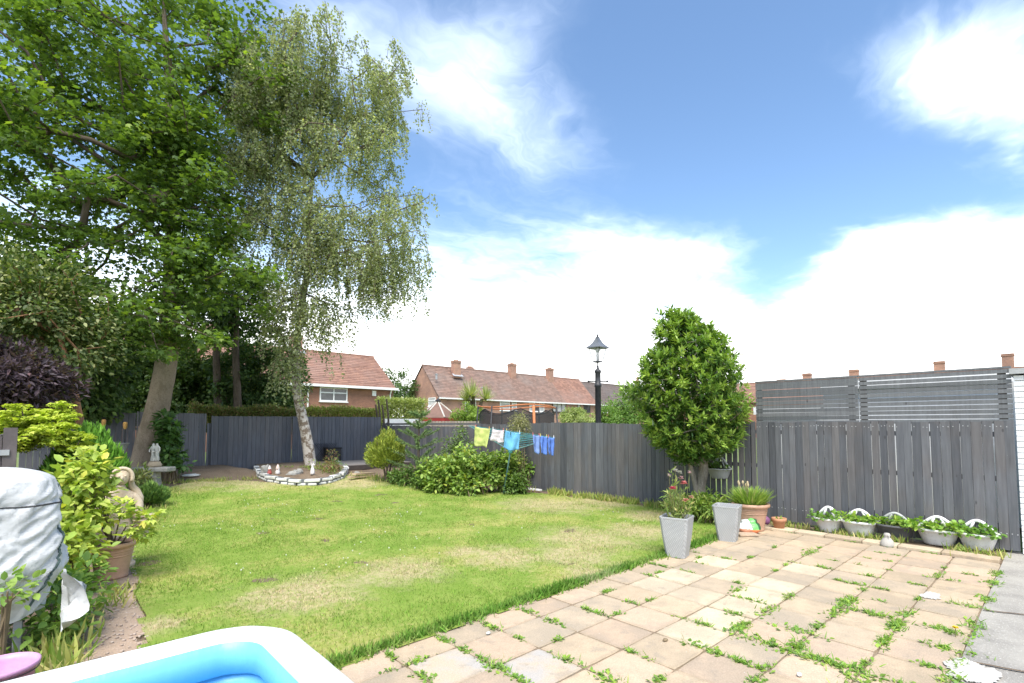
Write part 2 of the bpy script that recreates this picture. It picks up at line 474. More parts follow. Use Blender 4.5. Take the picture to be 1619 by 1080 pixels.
WHITE_GREY_PLASTIC = mat('basket_plastic', (0.74, 0.74, 0.72), (0.64, 0.64, 0.62), (0.54, 0.53, 0.50), scale=6.0, fine=30.0, rough=0.5, bump=0.1)
GREY_PLASTIC = mat('basket_plastic_grey', (0.40, 0.41, 0.40), (0.33, 0.34, 0.33), scale=6.0, rough=0.5, bump=0.1)
CHARCOAL_PLASTIC = mat('basket_plastic_charcoal', (0.075, 0.078, 0.082), (0.10, 0.10, 0.105), scale=6.0, rough=0.5, bump=0.1)
TEAL = mat('teal_plastic', (0.10, 0.36, 0.40), (0.085, 0.30, 0.33), rough=0.5, bump=0.05)
TEAL_POLE = mat('teal_metal', (0.13, 0.25, 0.255), (0.11, 0.21, 0.215), rough=0.45, bump=0.05)
ORANGE = mat('orange_foam', (0.50, 0.18, 0.07), (0.42, 0.15, 0.06), rough=0.6, bump=0.05)
ZINC = mat('grey_metal', (0.36, 0.37, 0.38), (0.30, 0.31, 0.32), rough=0.5, bump=0.1)
LEAD = mat('lead_flashing', (0.36, 0.37, 0.39), (0.30, 0.31, 0.33), rough=0.7)


def glass_mat(name, col, alpha, rough=0.05):
    m, nt, b, out = principled(name)
    b.inputs['Base Color'].default_value = (*col, 1)
    b.inputs['Roughness'].default_value = rough
    tr = N(nt, 'ShaderNodeBsdfTransparent')
    mx = N(nt, 'ShaderNodeMixShader', {0: alpha, 1: tr.outputs[0], 2: b.outputs[0]})
    nt.links.new(mx.outputs[0], out.inputs[0])
    MATS[name] = m
    return m


PANE = mat('window_glass', (0.05, 0.055, 0.06), (0.09, 0.095, 0.10), scale=1.3, rough=0.08, bump=0, spec=0.6)
CURTAIN = mat('net_curtain', (0.55, 0.54, 0.52), (0.36, 0.36, 0.36), scale=3.0, rough=0.6, bump=0)
LAMP_GLASS = glass_mat('lamp_glass', (0.85, 0.9, 0.92), 0.22)


def net_mat():
    m, nt, b, out = principled('net')
    b.inputs['Base Color'].default_value = (0.028, 0.03, 0.032, 1)
    b.inputs['Roughness'].default_value = 0.8
    tr = N(nt, 'ShaderNodeBsdfTransparent')
    mx = N(nt, 'ShaderNodeMixShader', {0: 0.72, 1: tr.outputs[0], 2: b.outputs[0]})
    nt.links.new(mx.outputs[0], out.inputs[0])
    return m


NET = net_mat()

# ------------------------------------------------------------------ mesh helpers


def norm_rows(a):
    return a / np.maximum(np.linalg.norm(a, axis=1, keepdims=True), 1e-9)


class MB:
    """collects shapes for one mesh object"""

    def __init__(self):
        self.v, self.f, self.t = [], [], []

    def add(self, vs, fs, tint=None):
        o = len(self.v)
        self.v += [tuple(p) for p in vs]
        self.f += [tuple(i + o for i in f) for f in fs]
        if tint is not None:
            self.t += [tint] * len(vs)
        return self

    def box(self, c, s, rot=None, taper=1.0, tint=None):
        c = Vector(c)
        vs = []
        for z in (-1, 1):
            k = taper if z > 0 else 1.0
            for x, y in ((-1, -1), (1, -1), (1, 1), (-1, 1)):
                p = Vector((x * s[0] / 2 * k, y * s[1] / 2 * k, z * s[2] / 2))
                if rot is not None:
                    p = rot @ p
                vs.append(c + p)
        return self.add(vs, [(3, 2, 1, 0), (4, 5, 6, 7), (0, 1, 5, 4), (1, 2, 6, 5), (2, 3, 7, 6), (3, 0, 4, 7)], tint)

    def tube(self, pts, rad, sides=6, closed=False, cap=True):
        pts = [Vector(p) for p in pts]
        n = len(pts)
        rads = rad if hasattr(rad, '__len__') else [rad] * n
        vs, fs = [], []
        ref = None
        for i, p in enumerate(pts):
            if closed:
                t = pts[(i + 1) % n] - pts[i - 1]
            else:
                t = pts[min(i + 1, n - 1)] - pts[max(i - 1, 0)]
            t = t.normalized() if t.length > 1e-9 else Vector((0, 0, 1))
            if ref is None:
                ref = Vector((0, 0, 1)) if abs(t.z) < 0.9 else Vector((1, 0, 0))
            x = ref - t * ref.dot(t)
            if x.length < 1e-5:
                x = t.orthogonal()
            x.normalize()
            ref = x
            y = t.cross(x)
            for k in range(sides):
                a = 2 * math.pi * k / sides
                vs.append(p + (x * math.cos(a) + y * math.sin(a)) * rads[i])
        m = n if closed else n - 1
        for i in range(m):
            j = (i + 1) % n
            for k in range(sides):
                l = (k + 1) % sides
                fs.append((i * sides + k, i * sides + l, j * sides + l, j * sides + k))
        if cap and not closed:
            fs.append(tuple(range(sides))[::-1])
            fs.append(tuple((n - 1) * sides + k for k in range(sides)))
        return self.add(vs, fs)

    def lathe(self, prof, seg=24, c=(0, 0, 0), a0=0.0, a1=2 * math.pi, wob=None):
        c = Vector(c)
        full = abs(a1 - a0 - 2 * math.pi) < 1e-6
        m = seg if full else seg + 1
        vs, fs = [], []
        for r, z in prof:
            for k in range(m):
                a = a0 + (a1 - a0) * k / seg
                w = wob(a, z) if wob else 1.0
                vs.append(c + Vector((r * w * math.cos(a), r * w * math.sin(a), z)))
        for i in range(len(prof) - 1):
            for k in range(seg):
                l = (k + 1) % m
                fs.append((i * m + k, i * m + l, (i + 1) * m + l, (i + 1) * m + k))
        return self.add(vs, fs)

    def prism(self, poly, z0, z1):
        n = len(poly)
        vs = [(p[0], p[1], z0) for p in poly] + [(p[0], p[1], z1) for p in poly]
        fs = [tuple(range(n))[::-1], tuple(range(n, 2 * n))] + [(i, (i + 1) % n, n + (i + 1) % n, n + i) for i in range(n)]
        return self.add(vs, fs)

    def ball(self, c, r, seg=10, rings=7, sc_=(1, 1, 1), lump=0.0):
        c = Vector(c)
        vs, fs = [], []
        for i in range(rings + 1):
            th = math.pi * i / rings
            for k in range(seg):
                a = 2 * math.pi * k / seg
                d = Vector((math.sin(th) * math.cos(a) * sc_[0], math.sin(th) * math.sin(a) * sc_[1], math.cos(th) * sc_[2]))
                q = 1.0 + (lump * noise.noise((c + d * 1.7) * 2.3) if lump else 0)
                vs.append(c + d * r * q)
        for i in range(rings):
            for k in range(seg):
                l = (k + 1) % seg
                fs.append((i * seg + k, (i + 1) * seg + k, (i + 1) * seg + l, i * seg + l))
        return self.add(vs, fs)

    def mesh(self, name, material, smooth=False):
        me = bpy.data.meshes.new(name)
        me.from_pydata(self.v, [], self.f)
        me.materials.append(material)
        if self.t:
            at = me.color_attributes.new('tint', 'FLOAT_COLOR', 'POINT')
            at.data.foreach_set('color', np.array([(*t, 1) for t in self.t], np.float32).ravel())
        if smooth:
            me.polygons.foreach_set('use_smooth', [True] * len(me.polygons))
        me.update()
        return me

    def build(self, name, material, parent=None, smooth=False, bevel=0.0):
        return place(self.mesh(name, material, smooth), name, parent, bevel)


def place(me, name, parent=None, bevel=0.0):
    o = bpy.data.objects.new(name, me)
    C.objects.link(o)
    if parent is not None:
        o.parent = parent
        o.matrix_parent_inverse = Matrix.Translation(-Vector(parent.location)) if parent.parent is None and parent.type == 'EMPTY' else Matrix.Identity(4)
    if bevel:
        b = o.modifiers.new('bevel', 'BEVEL')
        b.width = bevel
        b.segments = 2
        b.limit_method = 'ANGLE'
    return o


def tag(o, label, cat, group=None, kind=None):
    o['label'] = label
    o['category'] = cat
    if group:
        o['group'] = group
    if kind:
        o['kind'] = kind
    return o


def thing(name, label, cat, loc=(0, 0, 0), group=None):
    o = bpy.data.objects.new(name, None)
    o.empty_display_size = 0.1
    C.objects.link(o)
    o.location = Vector(loc)
    return tag(o, label, cat, group)


def struct(o, kind='structure', label=None):
    o['kind'] = kind
    if label:
        o['label'] = label
    return o


def copy_tree(o, parent=None):
    c = o.copy()
    C.objects.link(c)
    if parent is not None:
        c.parent = parent
    for ch in o.children:
        copy_tree(ch, c)
    return c


# leaf outlines: x across, y along, z out of the blade
T_OVAL = (np.array([(0, 0, 0), (.27, .28, .05), (.24, .68, .05), (0, 1, -.06), (-.24, .68, .05), (-.27, .28, .05)]), np.array([(0, 1, 2, 3), (0, 3, 4, 5)]))
T_DIAM = (np.array([(0, 0, 0), (.33, .5, .05), (0, 1, -.04), (-.33, .5, .05)]), np.array([(0, 1, 2), (0, 2, 3)]))
T_LANCE = (np.array([(0, 0, 0), (.15, .45, .04), (0, 1, -.08), (-.15, .45, .04)]), np.array([(0, 1, 2), (0, 2, 3)]))
T_MAPLE = (np.array([(0, 0, 0), (.24, .5, .03), (0, 1, -.1), (-.24, .5, .03), (.34, .12, .0), (.56, .6, -.1), (-.34, .12, .0), (-.56, .6, -.1)]),
           np.array([(0, 1, 2, 3), (0, 4, 5, 1), (0, 3, 7, 6)]))
T_NEEDLE = (np.array([(-.09, 0, 0), (.09, 0, 0), (0, 1, 0)]), np.array([(0, 1, 2)]))
T_SPRAY = (np.array([(0, 0, 0), (.16, .35, .03), (0, 1, 0), (-.16, .35, .03), (.34, .62, -.03), (-.34, .62, -.03)]), np.array([(0, 1, 2, 3), (0, 4, 1, 0), (0, 3, 5, 0)])[:1])
T_BLADE = (np.array([(-.035, 0, 0), (.035, 0, 0), (.028, .55, .06), (-.028, .55, .06), (0, 1, .22)]), np.array([(0, 1, 2), (0, 2, 3), (3, 2, 4)]))


def leaf_mesh(name, P, Dv, Nv, S, tmpl, tint, material, wscale=None):
    tv, tf = tmpl
    n = len(P)
    Dv = norm_rows(Dv)
    X = norm_rows(np.cross(Dv, Nv))
    Z = np.cross(X, Dv)
    w = np.ones(n) if wscale is None else wscale
    V = P[:, None, :] + S[:, None, None] * (tv[None, :, 0, None] * w[:, None, None] * X[:, None, :] + tv[None, :, 1, None] * Dv[:, None, :] + tv[None, :, 2, None] * Z[:, None, :])
    k, m, q = len(tv), len(tf), tf.shape[1]
    F = (tf[None] + (np.arange(n) * k)[:, None, None]).reshape(-1)
    me = bpy.data.meshes.new(name)
    me.vertices.add(n * k)
    me.vertices.foreach_set('co', V.reshape(-1).astype(np.float32))
    me.loops.add(len(F))
    me.loops.foreach_set('vertex_index', F.astype(np.int32))
    me.polygons.add(n * m)
    me.polygons.foreach_set('loop_start', (np.arange(n * m) * q).astype(np.int32))
    at = me.color_attributes.new('tint', 'FLOAT_COLOR', 'POINT')
    col = np.ones((n, k, 4), np.float32)
    col[:, :, :3] = tint[:, None, :]
    at.data.foreach_set('color', col.reshape(-1))
    me.materials.append(material)
    me.update(calc_edges=True)
    me.validate()
    return me


TINT = 1.4


def tints(n, cols, var=0.2, weights=None):
    cols = np.array(cols, float)
    i = rng.choice(len(cols), n, p=weights)
    j = rng.choice(len(cols), n, p=weights)
    f = rng.random((n, 1)) * 0.5
    c = cols[i] * (1 - f) + cols[j] * f
    return c * TINT * (1 + var * rng.uniform(-1, 1, (n, 1)))


def rand_unit(n):
    return norm_rows(rng.normal(size=(n, 3)))


def skeleton(trunk, tips, alpha=0.35, r_tip=0.012, expo=0.47, sag=0.06, mb=None, from_frac=0.35, sides=5):
    """grow limbs from a trunk (list of (point, radius)) to every tip by the cheapest path; returns limb mesh data"""
    nodes, plen, par = [], [], []
    dense = []
    for i in range(len(trunk) - 1):
        (a, ra), (b, rb) = trunk[i], trunk[i + 1]
        k = max(1, int((Vector(b) - Vector(a)).length / 0.5))
        for j in range(k):
            dense.append(Vector(a).lerp(Vector(b), j / k))
    dense.append(Vector(trunk[-1][0]))
    start = int(len(dense) * from_frac)
    for i, p in enumerate(dense):
        nodes.append(np.array(p))
        par.append(i - 1)
        plen.append(0 if i == 0 else plen[-1] + (dense[i] - dense[i - 1]).length)
    ntr = len(nodes)
    allow = [i >= start for i in range(ntr)]
    top = np.array(dense[int(len(dense) * 0.6)])
    order = np.argsort(np.linalg.norm(tips - top, axis=1))
    cnt_tip = []
    for ti in order:
        t = tips[ti]
        A = np.array(nodes)
        d = np.linalg.norm(A - t, axis=1)
        up = np.maximum(0, A[:, 2] - t[2])      # limbs rather rise than drop
        cost = d * 1.0 + alpha * np.array(plen) * 0.5 + up * 0.35
        cost[~np.array(allow)] = 1e9
        j = int(np.argmin(cost))
        seg = t - nodes[j]
        L = np.linalg.norm(seg)
        ns = max(1, int(L / 0.7))
        prev = j
        side = rng.normal(size=3) * 0.08 * L
        for s in range(1, ns + 1):
            f = s / ns
            p = nodes[j] + seg * f + side * math.sin(math.pi * f) + np.array([0, 0, sag * L * math.sin(math.pi * f)])
            nodes.append(p)
            par.append(prev)
            plen.append(plen[prev] + L / ns)
            allow.append(True)
            prev = len(nodes) - 1
        cnt_tip.append(prev)
    w = np.zeros(len(nodes))
    for t in cnt_tip:
        w[t] += 1
    for i in range(len(nodes) - 1, 0, -1):
        if par[i] >= 0:
            w[par[i]] += w[i]
    mb = mb or MB()
    rad = r_tip * np.maximum(w, 1) ** expo
    # chains of nodes become continuous tubes
    kids = {}
    for i in range(ntr, len(nodes)):
        kids.setdefault(par[i], []).append(i)
    for p, ks in list(kids.items()):
        for k in ks:
            main = (p >= ntr) and k == max(ks, key=lambda q: w[q])
            if main:
                continue
            chain = [p, k]
            while True:
                nx = kids.get(chain[-1])
                if not nx:
                    break
                chain.append(max(nx, key=lambda q: w[q]))
            rr = [min(rad[c], rad[k] * 1.05) for c in chain]
            mb.tube([nodes[c] for c in chain], rr, sides, cap=False)
    return mb


def trunk_tube(pts, radii, sides=14, flare=0.0, wob=0.05):
    """a trunk with an uneven round section and smooth curve"""
    P = [Vector(p) for p in pts]
    out, rr = [], []
    for i in range(len(P) - 1):
        p0, p1, p2, p3 = P[max(i - 1, 0)], P[i], P[i + 1], P[min(i + 2, len(P) - 1)]
        for s in range(6):
            t = s / 6
            q = 0.5 * ((2 * p1) + (p2 - p0) * t + (2 * p0 - 5 * p1 + 4 * p2 - p3) * t * t + (3 * p1 - p0 - 3 * p2 + p3) * t ** 3)
            out.append(q)
            rr.append(radii[i] * (1 - t) + radii[i + 1] * t)
    out.append(P[-1])
    rr.append(radii[-1])
    mb = MB().tube(out, rr, sides)
    for k in range(len(mb.v)):
        p = Vector(mb.v[k])
        i = min(k // sides, len(out) - 1)
        d = p - out[i]
        q = 1 + wob * noise.noise(Vector((d.x * 4, d.y * 4, p.z * 0.8))) * 2 + wob * noise.noise(p * 3)
        z = p.z - P[0].z
        if flare and z < 0.6:
            q += flare * (1 - z / 0.6) ** 2 * (0.6 + 0.5 * math.sin(math.atan2(d.y, d.x) * 4))
        mb.v[k] = tuple(out[i] + d * q)
    return mb


def scatter_clumps(centers, rad, per, flat=0.7, shell=True):
    n = len(centers)
    idx = np.repeat(np.arange(n), per)
    d = rand_unit(len(idx))
    r = rng.random(len(idx)) ** (0.45 if shell else 0.6)
    rad = np.asarray(rad)
    rr = rad[idx] if rad.ndim else np.full(len(idx), rad)
    off = d * (r * rr)[:, None]
    off[:, 2] *= flat
    return centers[idx] + off, d, idx


def in_ellipsoids(n, ells, power=0.4, keep=None):
    """random points, more of them near the skin, inside a union of ellipsoids (centre, radii)"""
    vol = np.array([e[1][0] * e[1][1] * e[1][2] for e in ells]) ** 0.75
    i = rng.choice(len(ells), n, p=vol / vol.sum())
    c = np.array([tuple(e[0]) for e in ells])[i]
    r = np.array([tuple(e[1]) for e in ells])[i]
    d = rand_unit(n)
    return c + d * r * (rng.random(n) ** power)[:, None]

# ------------------------------------------------------------------ ground and setting


def ss(a, b, x):
    t = min(1.0, max(0.0, (x - a) / (b - a)))
    return t * t * (3 - 2 * t)


FX = 9.80                          # face of the side fence
BY = 18.2                          # face of the back fence


def hz(x, y):                      # the garden rises a little towards the back
    return 0.30 * ss(10.5, 16.5, y) + 0.02 * noise.noise(Vector((x * 0.5, y * 0.5, 0)))


def bedz(x, y):
    return hz(x, y) - 0.012 + 0.20 * ss(15.4, 16.2, y) * (1 - ss(4.2, 5.0, x)) + 0.03 * noise.noise(Vector((x * 1.7, y * 1.7, 3)))


def grid_mesh(name, x0, x1, y0, y1, step, zf, material, inside=None, parent=None):
    nx, ny = int(round((x1 - x0) / step)), int(round((y1 - y0) / step))
    mb = MB()
    vs = [(x0 + i * step, y0 + j * step, zf(x0 + i * step, y0 + j * step)) for j in range(ny + 1) for i in range(nx + 1)]
    fs = []
    for j in range(ny):
        for i in range(nx):
            if inside is None or inside(x0 + (i + .5) * step, y0 + (j + .5) * step):
                a = j * (nx + 1) + i
                fs.append((a, a + 1, a + nx + 2, a + nx + 1))
    used = sorted({k for f in fs for k in f})
    re = {k: q for q, k in enumerate(used)}
    mb.add([vs[k] for k in used], [tuple(re[k] for k in f) for f in fs])
    return mb.build(name, material, parent, smooth=True)


def in_poly(poly):
    def f(x, y):
        c = False
        j = len(poly) - 1
        for i in range(len(poly)):
            xi, yi = poly[i]
            xj, yj = poly[j]
            if (yi > y) != (yj > y) and x < (xj - xi) * (y - yi) / (yj - yi) + xi:
                c = not c
            j = i
        return c
    return f


# far ground: one sheet to the horizon, a ring left out where the garden's own bed lies
g = MB()
xs = [-1500, -300, -60, -8, -1.5, FX + 0.15, 20, 60, 150, 400, 1500]
ys = [-1500, -300, -60, -8, 0, BY + 0.1, 26, 60, 150, 400, 1500]
for i in range(len(xs) - 1):
    for j in range(len(ys) - 1):
        g.add([(xs[i], ys[j], -0.10), (xs[i + 1], ys[j], -0.10), (xs[i + 1], ys[j + 1], -0.10), (xs[i], ys[j + 1], -0.10)], [(0, 1, 2, 3)])
struct(g.build('ground', FIELD), label='rough grass ground beyond the garden')

bed = grid_mesh('flower_bed', -1.6, FX + 0.2, 2.0, BY + 0.3, 0.15, lambda x, y: bedz(x, y) - 0.03 * (y < 4.2), SOIL)
struct(bed, label='bare soil of the borders round the lawn')

EDGE_Y = 3.66                      # lawn meets patio
lawn_poly = [(0.55, EDGE_Y - 0.02), (7.6, EDGE_Y - 0.02), (8.2, 3.9), (8.9, 4.15), (9.45, 4.6), (9.55, 6.5), (9.5, 8.6), (9.1, 9.8), (8.6, 10.2), (7.9, 11.4), (7.6, 12.6), (7.4, 13.6), (7.3, 14.5),
             (6.6, 14.55), (5.6, 14.1), (4.5, 14.35), (4.0, 15.0), (3.0, 15.45), (2.2, 14.6), (1.8, 13.2), (1.35, 11.0), (0.95, 8.8), (0.85, 7.4), (0.68, 5.6), (0.6, 4.4)]
lawn_in = in_poly(lawn_poly)


def lawn_ragged(x, y):
    k = 0.07 * noise.noise(Vector((x * 2.5, y * 2.5, 7)))
    return lawn_in(x + k, y + k * 1.2)


TURF = turf_mat()
lawn = grid_mesh('lawn', 0.3, 9.75, 3.6, 15.75, 0.075, lambda x, y: hz(x, y) + 0.006 + 0.012 * noise.noise(Vector((x * 3, y * 3, 1))), TURF, lawn_ragged)
struct(lawn, label='mown lawn with straw-coloured dry patches')

path_poly = [(0.0, 3.5), (0.62, 3.5), (0.70, 5.6), (0.87, 7.4), (0.98, 8.8), (1.15, 9.8), (0.8, 10.0), (0.45, 8.4), (0.30, 6.8), (0.22, 5.4)]
pin = in_poly(path_poly)
path = grid_mesh('path', -0.1, 1.3, 3.45, 10.05, 0.06, lambda x, y: hz(x, y) + 0.0 + 0.015 * noise.noise(Vector((x * 4, y * 4, 9))), EARTH,
                 lambda x, y: pin(x + 0.12 * noise.noise(Vector((x * 3, y * 3, 2))), y))
struct(path, label='trodden bare earth path along the lawn')
gv = MB()
for _ in range(1500):
    x, y = random.uniform(-.05, 1.1), random.uniform(3.6, 9.6)
    if pin(x, y) and noise.noise(Vector((x * 2.2, y * 1.6, 40))) > -.25:
        r_ = random.uniform(.006, .017)
        gv.ball((x, y, hz(x, y) + .008), r_, 5, 3, (random.uniform(.8, 1.5), random.uniform(.8, 1.3), .6), .3)
tag(gv.build('gravel', mat('gravel_stone', (.46, .37, .30), (.36, .28, .22), (.56, .50, .44), scale=30, fine=90)), 'small loose stones scattered over the earth path', 'gravel', kind='stuff')

# ------------------------------------------------------------------ patio of separate slabs
SX, SY = 0.464, 0.454
PX1 = 8.96                         # far edge of the slabs
PY0 = 0.588                        # edge towards the concrete
pb = MB().add([(-1.2, PY0 - 0.02, -0.016), (PX1 + 0.02, PY0 - 0.02, -0.016), (PX1 + 0.02, EDGE_Y + 0.15, -0.016), (-1.2, EDGE_Y + 0.15, -0.016)], [(0, 1, 2, 3)])
patio = struct(pb.build('patio', mat('joint_sand', (0.27, 0.21, 0.145), (0.20, 0.155, 0.105), fine=60.0, rough=0.95)), label='patio of square buff paving slabs with weedy joints')
slab_meshes = {}
for kind, mm in SLABS.items():
    for var in range(3):
        r = random.Random(var * 7 + 1)
        w, d, t = SX - 0.006, SY - 0.006, 0.045
        b = 0.006
        ring = []
        n = 6
        pts = []
        for s in range(4):                # slightly worn outline
            for q in range(n):
                f = -0.5 + q / n
                j = r.uniform(0, 0.004) + (0.006 if q == 0 else 0)
                p = [(f * w, -d / 2 + j), (w / 2 - j, f * d), (-f * w, d / 2 - j), (-w / 2 + j, -f * d)][s]
                if q == 0:
                    p = [(-w / 2 + j, -d / 2 + j), (w / 2 - j, -d / 2 + j), (w / 2 - j, d / 2 - j), (-w / 2 + j, d / 2 - j)][s]
                pts.append(p)
        m = len(pts)
        vs = [(x, y, -t) for x, y in pts] + [(x, y, -b) for x, y in pts] + [(x * (1 - 2 * b / w), y * (1 - 2 * b / d), 0) for x, y in pts]
        fs = []
        for k in range(m):
            l = (k + 1) % m
            fs += [(k, l, m + l, m + k), (m + k, m + l, 2 * m + l, 2 * m + k)]
        fs.append(tuple(range(2 * m, 3 * m)))
        slab_meshes[kind, var] = MB().add(vs, fs).mesh('slab', mm)


def slab_index(px, py):
    p = G(px, py)
    return int((PX1 - p.x) // SX), int((p.y - PY0) // SY)


pale = {slab_index(*p) for p in [(1133, 884), (1075, 911), (1050, 925), (1105, 930), (1165, 952), (1095, 1000), (1215, 918), (1258, 893), (1265, 950) if False else (1178, 908), (1110, 975), (1190, 935)]}
grey = {slab_index(*p) for p in [(1290, 915), (1400, 925), (1330, 905), (1490, 970), (1440, 985), (1220, 985), (1315, 985), (960, 898), (905, 970), (1170, 875), (1120, 870), (1420, 870), (1555, 890)]}
stained = {slab_index(*p) for p in [(715, 1040), (735, 1068), (830, 1045), (650, 1050)]}
rose = {slab_index(*p) for p in [(1400, 900), (1360, 880), (1300, 870), (1425, 885), (1230, 1010), (1320, 1030), (1440, 1030), (580, 1035)]}
for i in range(20):
    for j in range(7):
        key = (i, j)
        kind = 'pale' if key in pale else 'grey' if key in grey else 'blue' if key in stained else 'rose' if key in rose else random.choice(['buff', 'buff', 'buff', 'rose', 'grey'])
        o = place(slab_meshes[kind, random.randrange(3)], 'slab', patio)
        o.location = (PX1 - (i + 0.5) * SX + random.uniform(-.004, .004), PY0 + (j + 0.5) * SY + random.uniform(-.004, .004), random.uniform(-0.004, 0.003))
        o.rotation_euler = (random.uniform(-.008, .008), random.uniform(-.008, .008), random.choice([0, R(180)]) + random.uniform(-.008, .008))
# raised narrow course in front of the fence
kb = MB().box((9.10, 1.5, 0.018), (0.2, 0.1, 0.05)).mesh('edging_slab', SLABS['buff'])
yy = 0.60
while yy < 3.55:
    L = random.uniform(0.42, 0.6)
    L = min(L, 3.6 - yy)
    mbx = MB().box((0, 0, 0), (0.24, L - 0.012, 0.05)).mesh('edging_slab', SLABS[random.choice(['buff', 'rose', 'pale', 'buff'])])
    o = place(mbx, 'edging_slab', patio, bevel=0.006)
    o.location = (PX1 + 0.135, yy + L / 2, 0.012)
    o.rotation_euler = (0, 0, random.uniform(-.012, .012))
    yy += L
bpy.data.meshes.remove(kb)
sb = grid_mesh('fence_border', PX1 + 0.0, FX + 0.15, 0.45, 4.3, 0.1, lambda x, y: -0.012 + 0.02 * noise.noise(Vector((x * 4, y * 4, 0))), SOIL)
struct(sb, label='strip of soil under the baskets along the fence')

# concrete apron
cg = grid_mesh('concrete', 0.2, FX + 0.2, PY0 - 35 * 0.104 - 0.006, PY0 - 0.006, 0.104, lambda x, y: -0.004 + 0.006 * noise.noise(Vector((x * 1.5, y * 1.5, 5))), CONCRETE,
               lambda x, y: not (abs(y - 0.28 - 0.05 * math.sin(x * 3)) < 0.0))
struct(cg, label='worn grey concrete apron beside the slabs')
crack = MB()
for (x0, y0, x1, y1) in [(5.05, PY0, 5.45, -0.6), (6.6, PY0 - .02, 6.9, -0.3)]:
    pts = []
    for k in range(15):
        f = k / 14
        x, y = x0 + (x1 - x0) * f + random.uniform(-.02, .02), y0 + (y1 - y0) * f
        pts.append((x, y))
    w = 0.012
    vs = [(x - w, y, 0.008) for x, y in pts] + [(x + w, y + 0.004, 0.008) for x, y in pts]
    crack.add(vs, [(k, k + 15, k + 16, k + 1) for k in range(14)])
crack.build('crack', SOIL, cg)


def splash(px, py, rx, ry, seed, name, z=0.008):
    p = G(px, py)
    pts = []
    for k in range(140):
        a = 2 * math.pi * k / 140
        q = 1 + 0.5 * noise.noise(Vector((math.cos(a) * 1.6, math.sin(a) * 1.6, seed))) + 0.28 * noise.noise(Vector((math.cos(a) * 5, math.sin(a) * 5, seed))) + 0.12 * noise.noise(Vector((math.cos(a) * 14, math.sin(a) * 16, seed)))
        pts.append((p.x + rx * q * math.cos(a), p.y + ry * q * math.sin(a), z))
    o = MB().add(pts, [tuple(range(140))]).build(name, WHITE_SPILL)
    return o


tag(splash(1532, 1062, 0.22, 0.13, 3, 'dried_cement_patch', 0.010), 'large dried white cement patch where concrete meets slabs', 'spill')
tag(splash(1472, 943, 0.16, 0.07, 8, 'dried_cement_patch', 0.010), 'thin white cement smear on a slab near the baskets', 'spill')

# ------------------------------------------------------------------ grass
TURF_BLADE = turf_blade_mat()


def lawn_height(P):
    return np.array([hz(x, y) + 0.004 for x, y in P])


def lawn_grass():
    pts, ln = [], []
    n = 260000
    x = rng.uniform(0.4, 9.7, n)
    y = rng.uniform(3.6, 15.6, n)
    d = x * math.cos(AZ) + y * math.sin(AZ)
    side = np.abs(x * math.sin(AZ) - y * math.cos(AZ)) / np.maximum(d, .1)
    keep = (side < 1.12) & (rng.random(n) < np.clip((7.0 / np.maximum(d, 4.0)) ** 1.1, 0.25, 1.0))
    x, y, d = x[keep], y[keep], d[keep]
    ok = np.array([lawn_ragged(a, b) for a, b in zip(x, y)])
    x, y, d = x[ok], y[ok], d[ok]
    L = rng.uniform(0.017, 0.038, len(x)) * (1 + 0.5 * np.array([noise.noise(Vector((a * 1.3, b * 1.3, 4))) for a, b in zip(x, y)]))
    edge = np.exp(-((y - EDGE_Y) / 0.10) ** 2) * (np.array([0.5 + noise.noise(Vector((a * 1.4, 0, 3))) for a in x]))
    L *= 1 + 1.3 * np.clip(edge, 0, 1)
    # an unmown fringe along the patio edge
    m = 9000
    ex = rng.uniform(0.9, 7.6, m)
    fr = np.array([noise.noise(Vector((a * 1.1, 5, 3))) for a in ex])
    keep = rng.random(m) < np.clip(0.55 + 0.9 * fr, 0.12, 1)
    ex, fr = ex[keep], fr[keep]
    ey = EDGE_Y + rng.normal(0.03, 0.045, len(ex))
    eL = rng.uniform(0.05, 0.11, len(ex)) * (0.85 + 0.6 * np.clip(fr, -.5, 1))
    x, y, L, d = np.concatenate([x, ex]), np.concatenate([y, ey]), np.concatenate([L, eL]), np.concatenate([d, ex * 0 + 6])
    n = len(x)
    P = np.column_stack([x, y, lawn_height(zip(x, y))])
    lean = rng.normal(size=(n, 3)) * 0.55
    lean[:, 2] = 1.0
    Nv = rand_unit(n)
    t = np.repeat(rng.uniform(0.75, 1.35, (n, 1)), 3, 1)
    g = rng.random(n) < 0.3
    t[g] *= np.array([0.75, 0.98, 0.7])
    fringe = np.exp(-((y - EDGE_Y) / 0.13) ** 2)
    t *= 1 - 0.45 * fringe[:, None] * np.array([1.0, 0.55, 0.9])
    w = 1.6 + 0.16 * d
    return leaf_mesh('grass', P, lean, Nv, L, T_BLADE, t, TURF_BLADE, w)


go = place(lawn_grass(), 'grass')
tag(go, 'short yellowing green grass growing over the whole lawn', 'grass', kind='stuff')

# clover heads in the turf
n = 420
cx_, cy_ = rng.uniform(1.2, 8.5, n), rng.uniform(5.0, 13.0, n)
ok = np.array([lawn_in(a, b) and noise.noise(Vector((a * 0.7, b * 0.7, 21))) > 0.12 for a, b in zip(cx_, cy_)])
cx_, cy_ = cx_[ok], cy_[ok]
cl = MB()
for a, b in zip(cx_, cy_):
    cl.ball((a, b, hz(a, b) + 0.045), random.uniform(0.007, 0.012), 5, 3)
tag(cl.build('clover_flowers', mat('clover_white', (0.62, 0.64, 0.50))), 'tiny white clover heads dotted through the lawn', 'clover', kind='stuff')


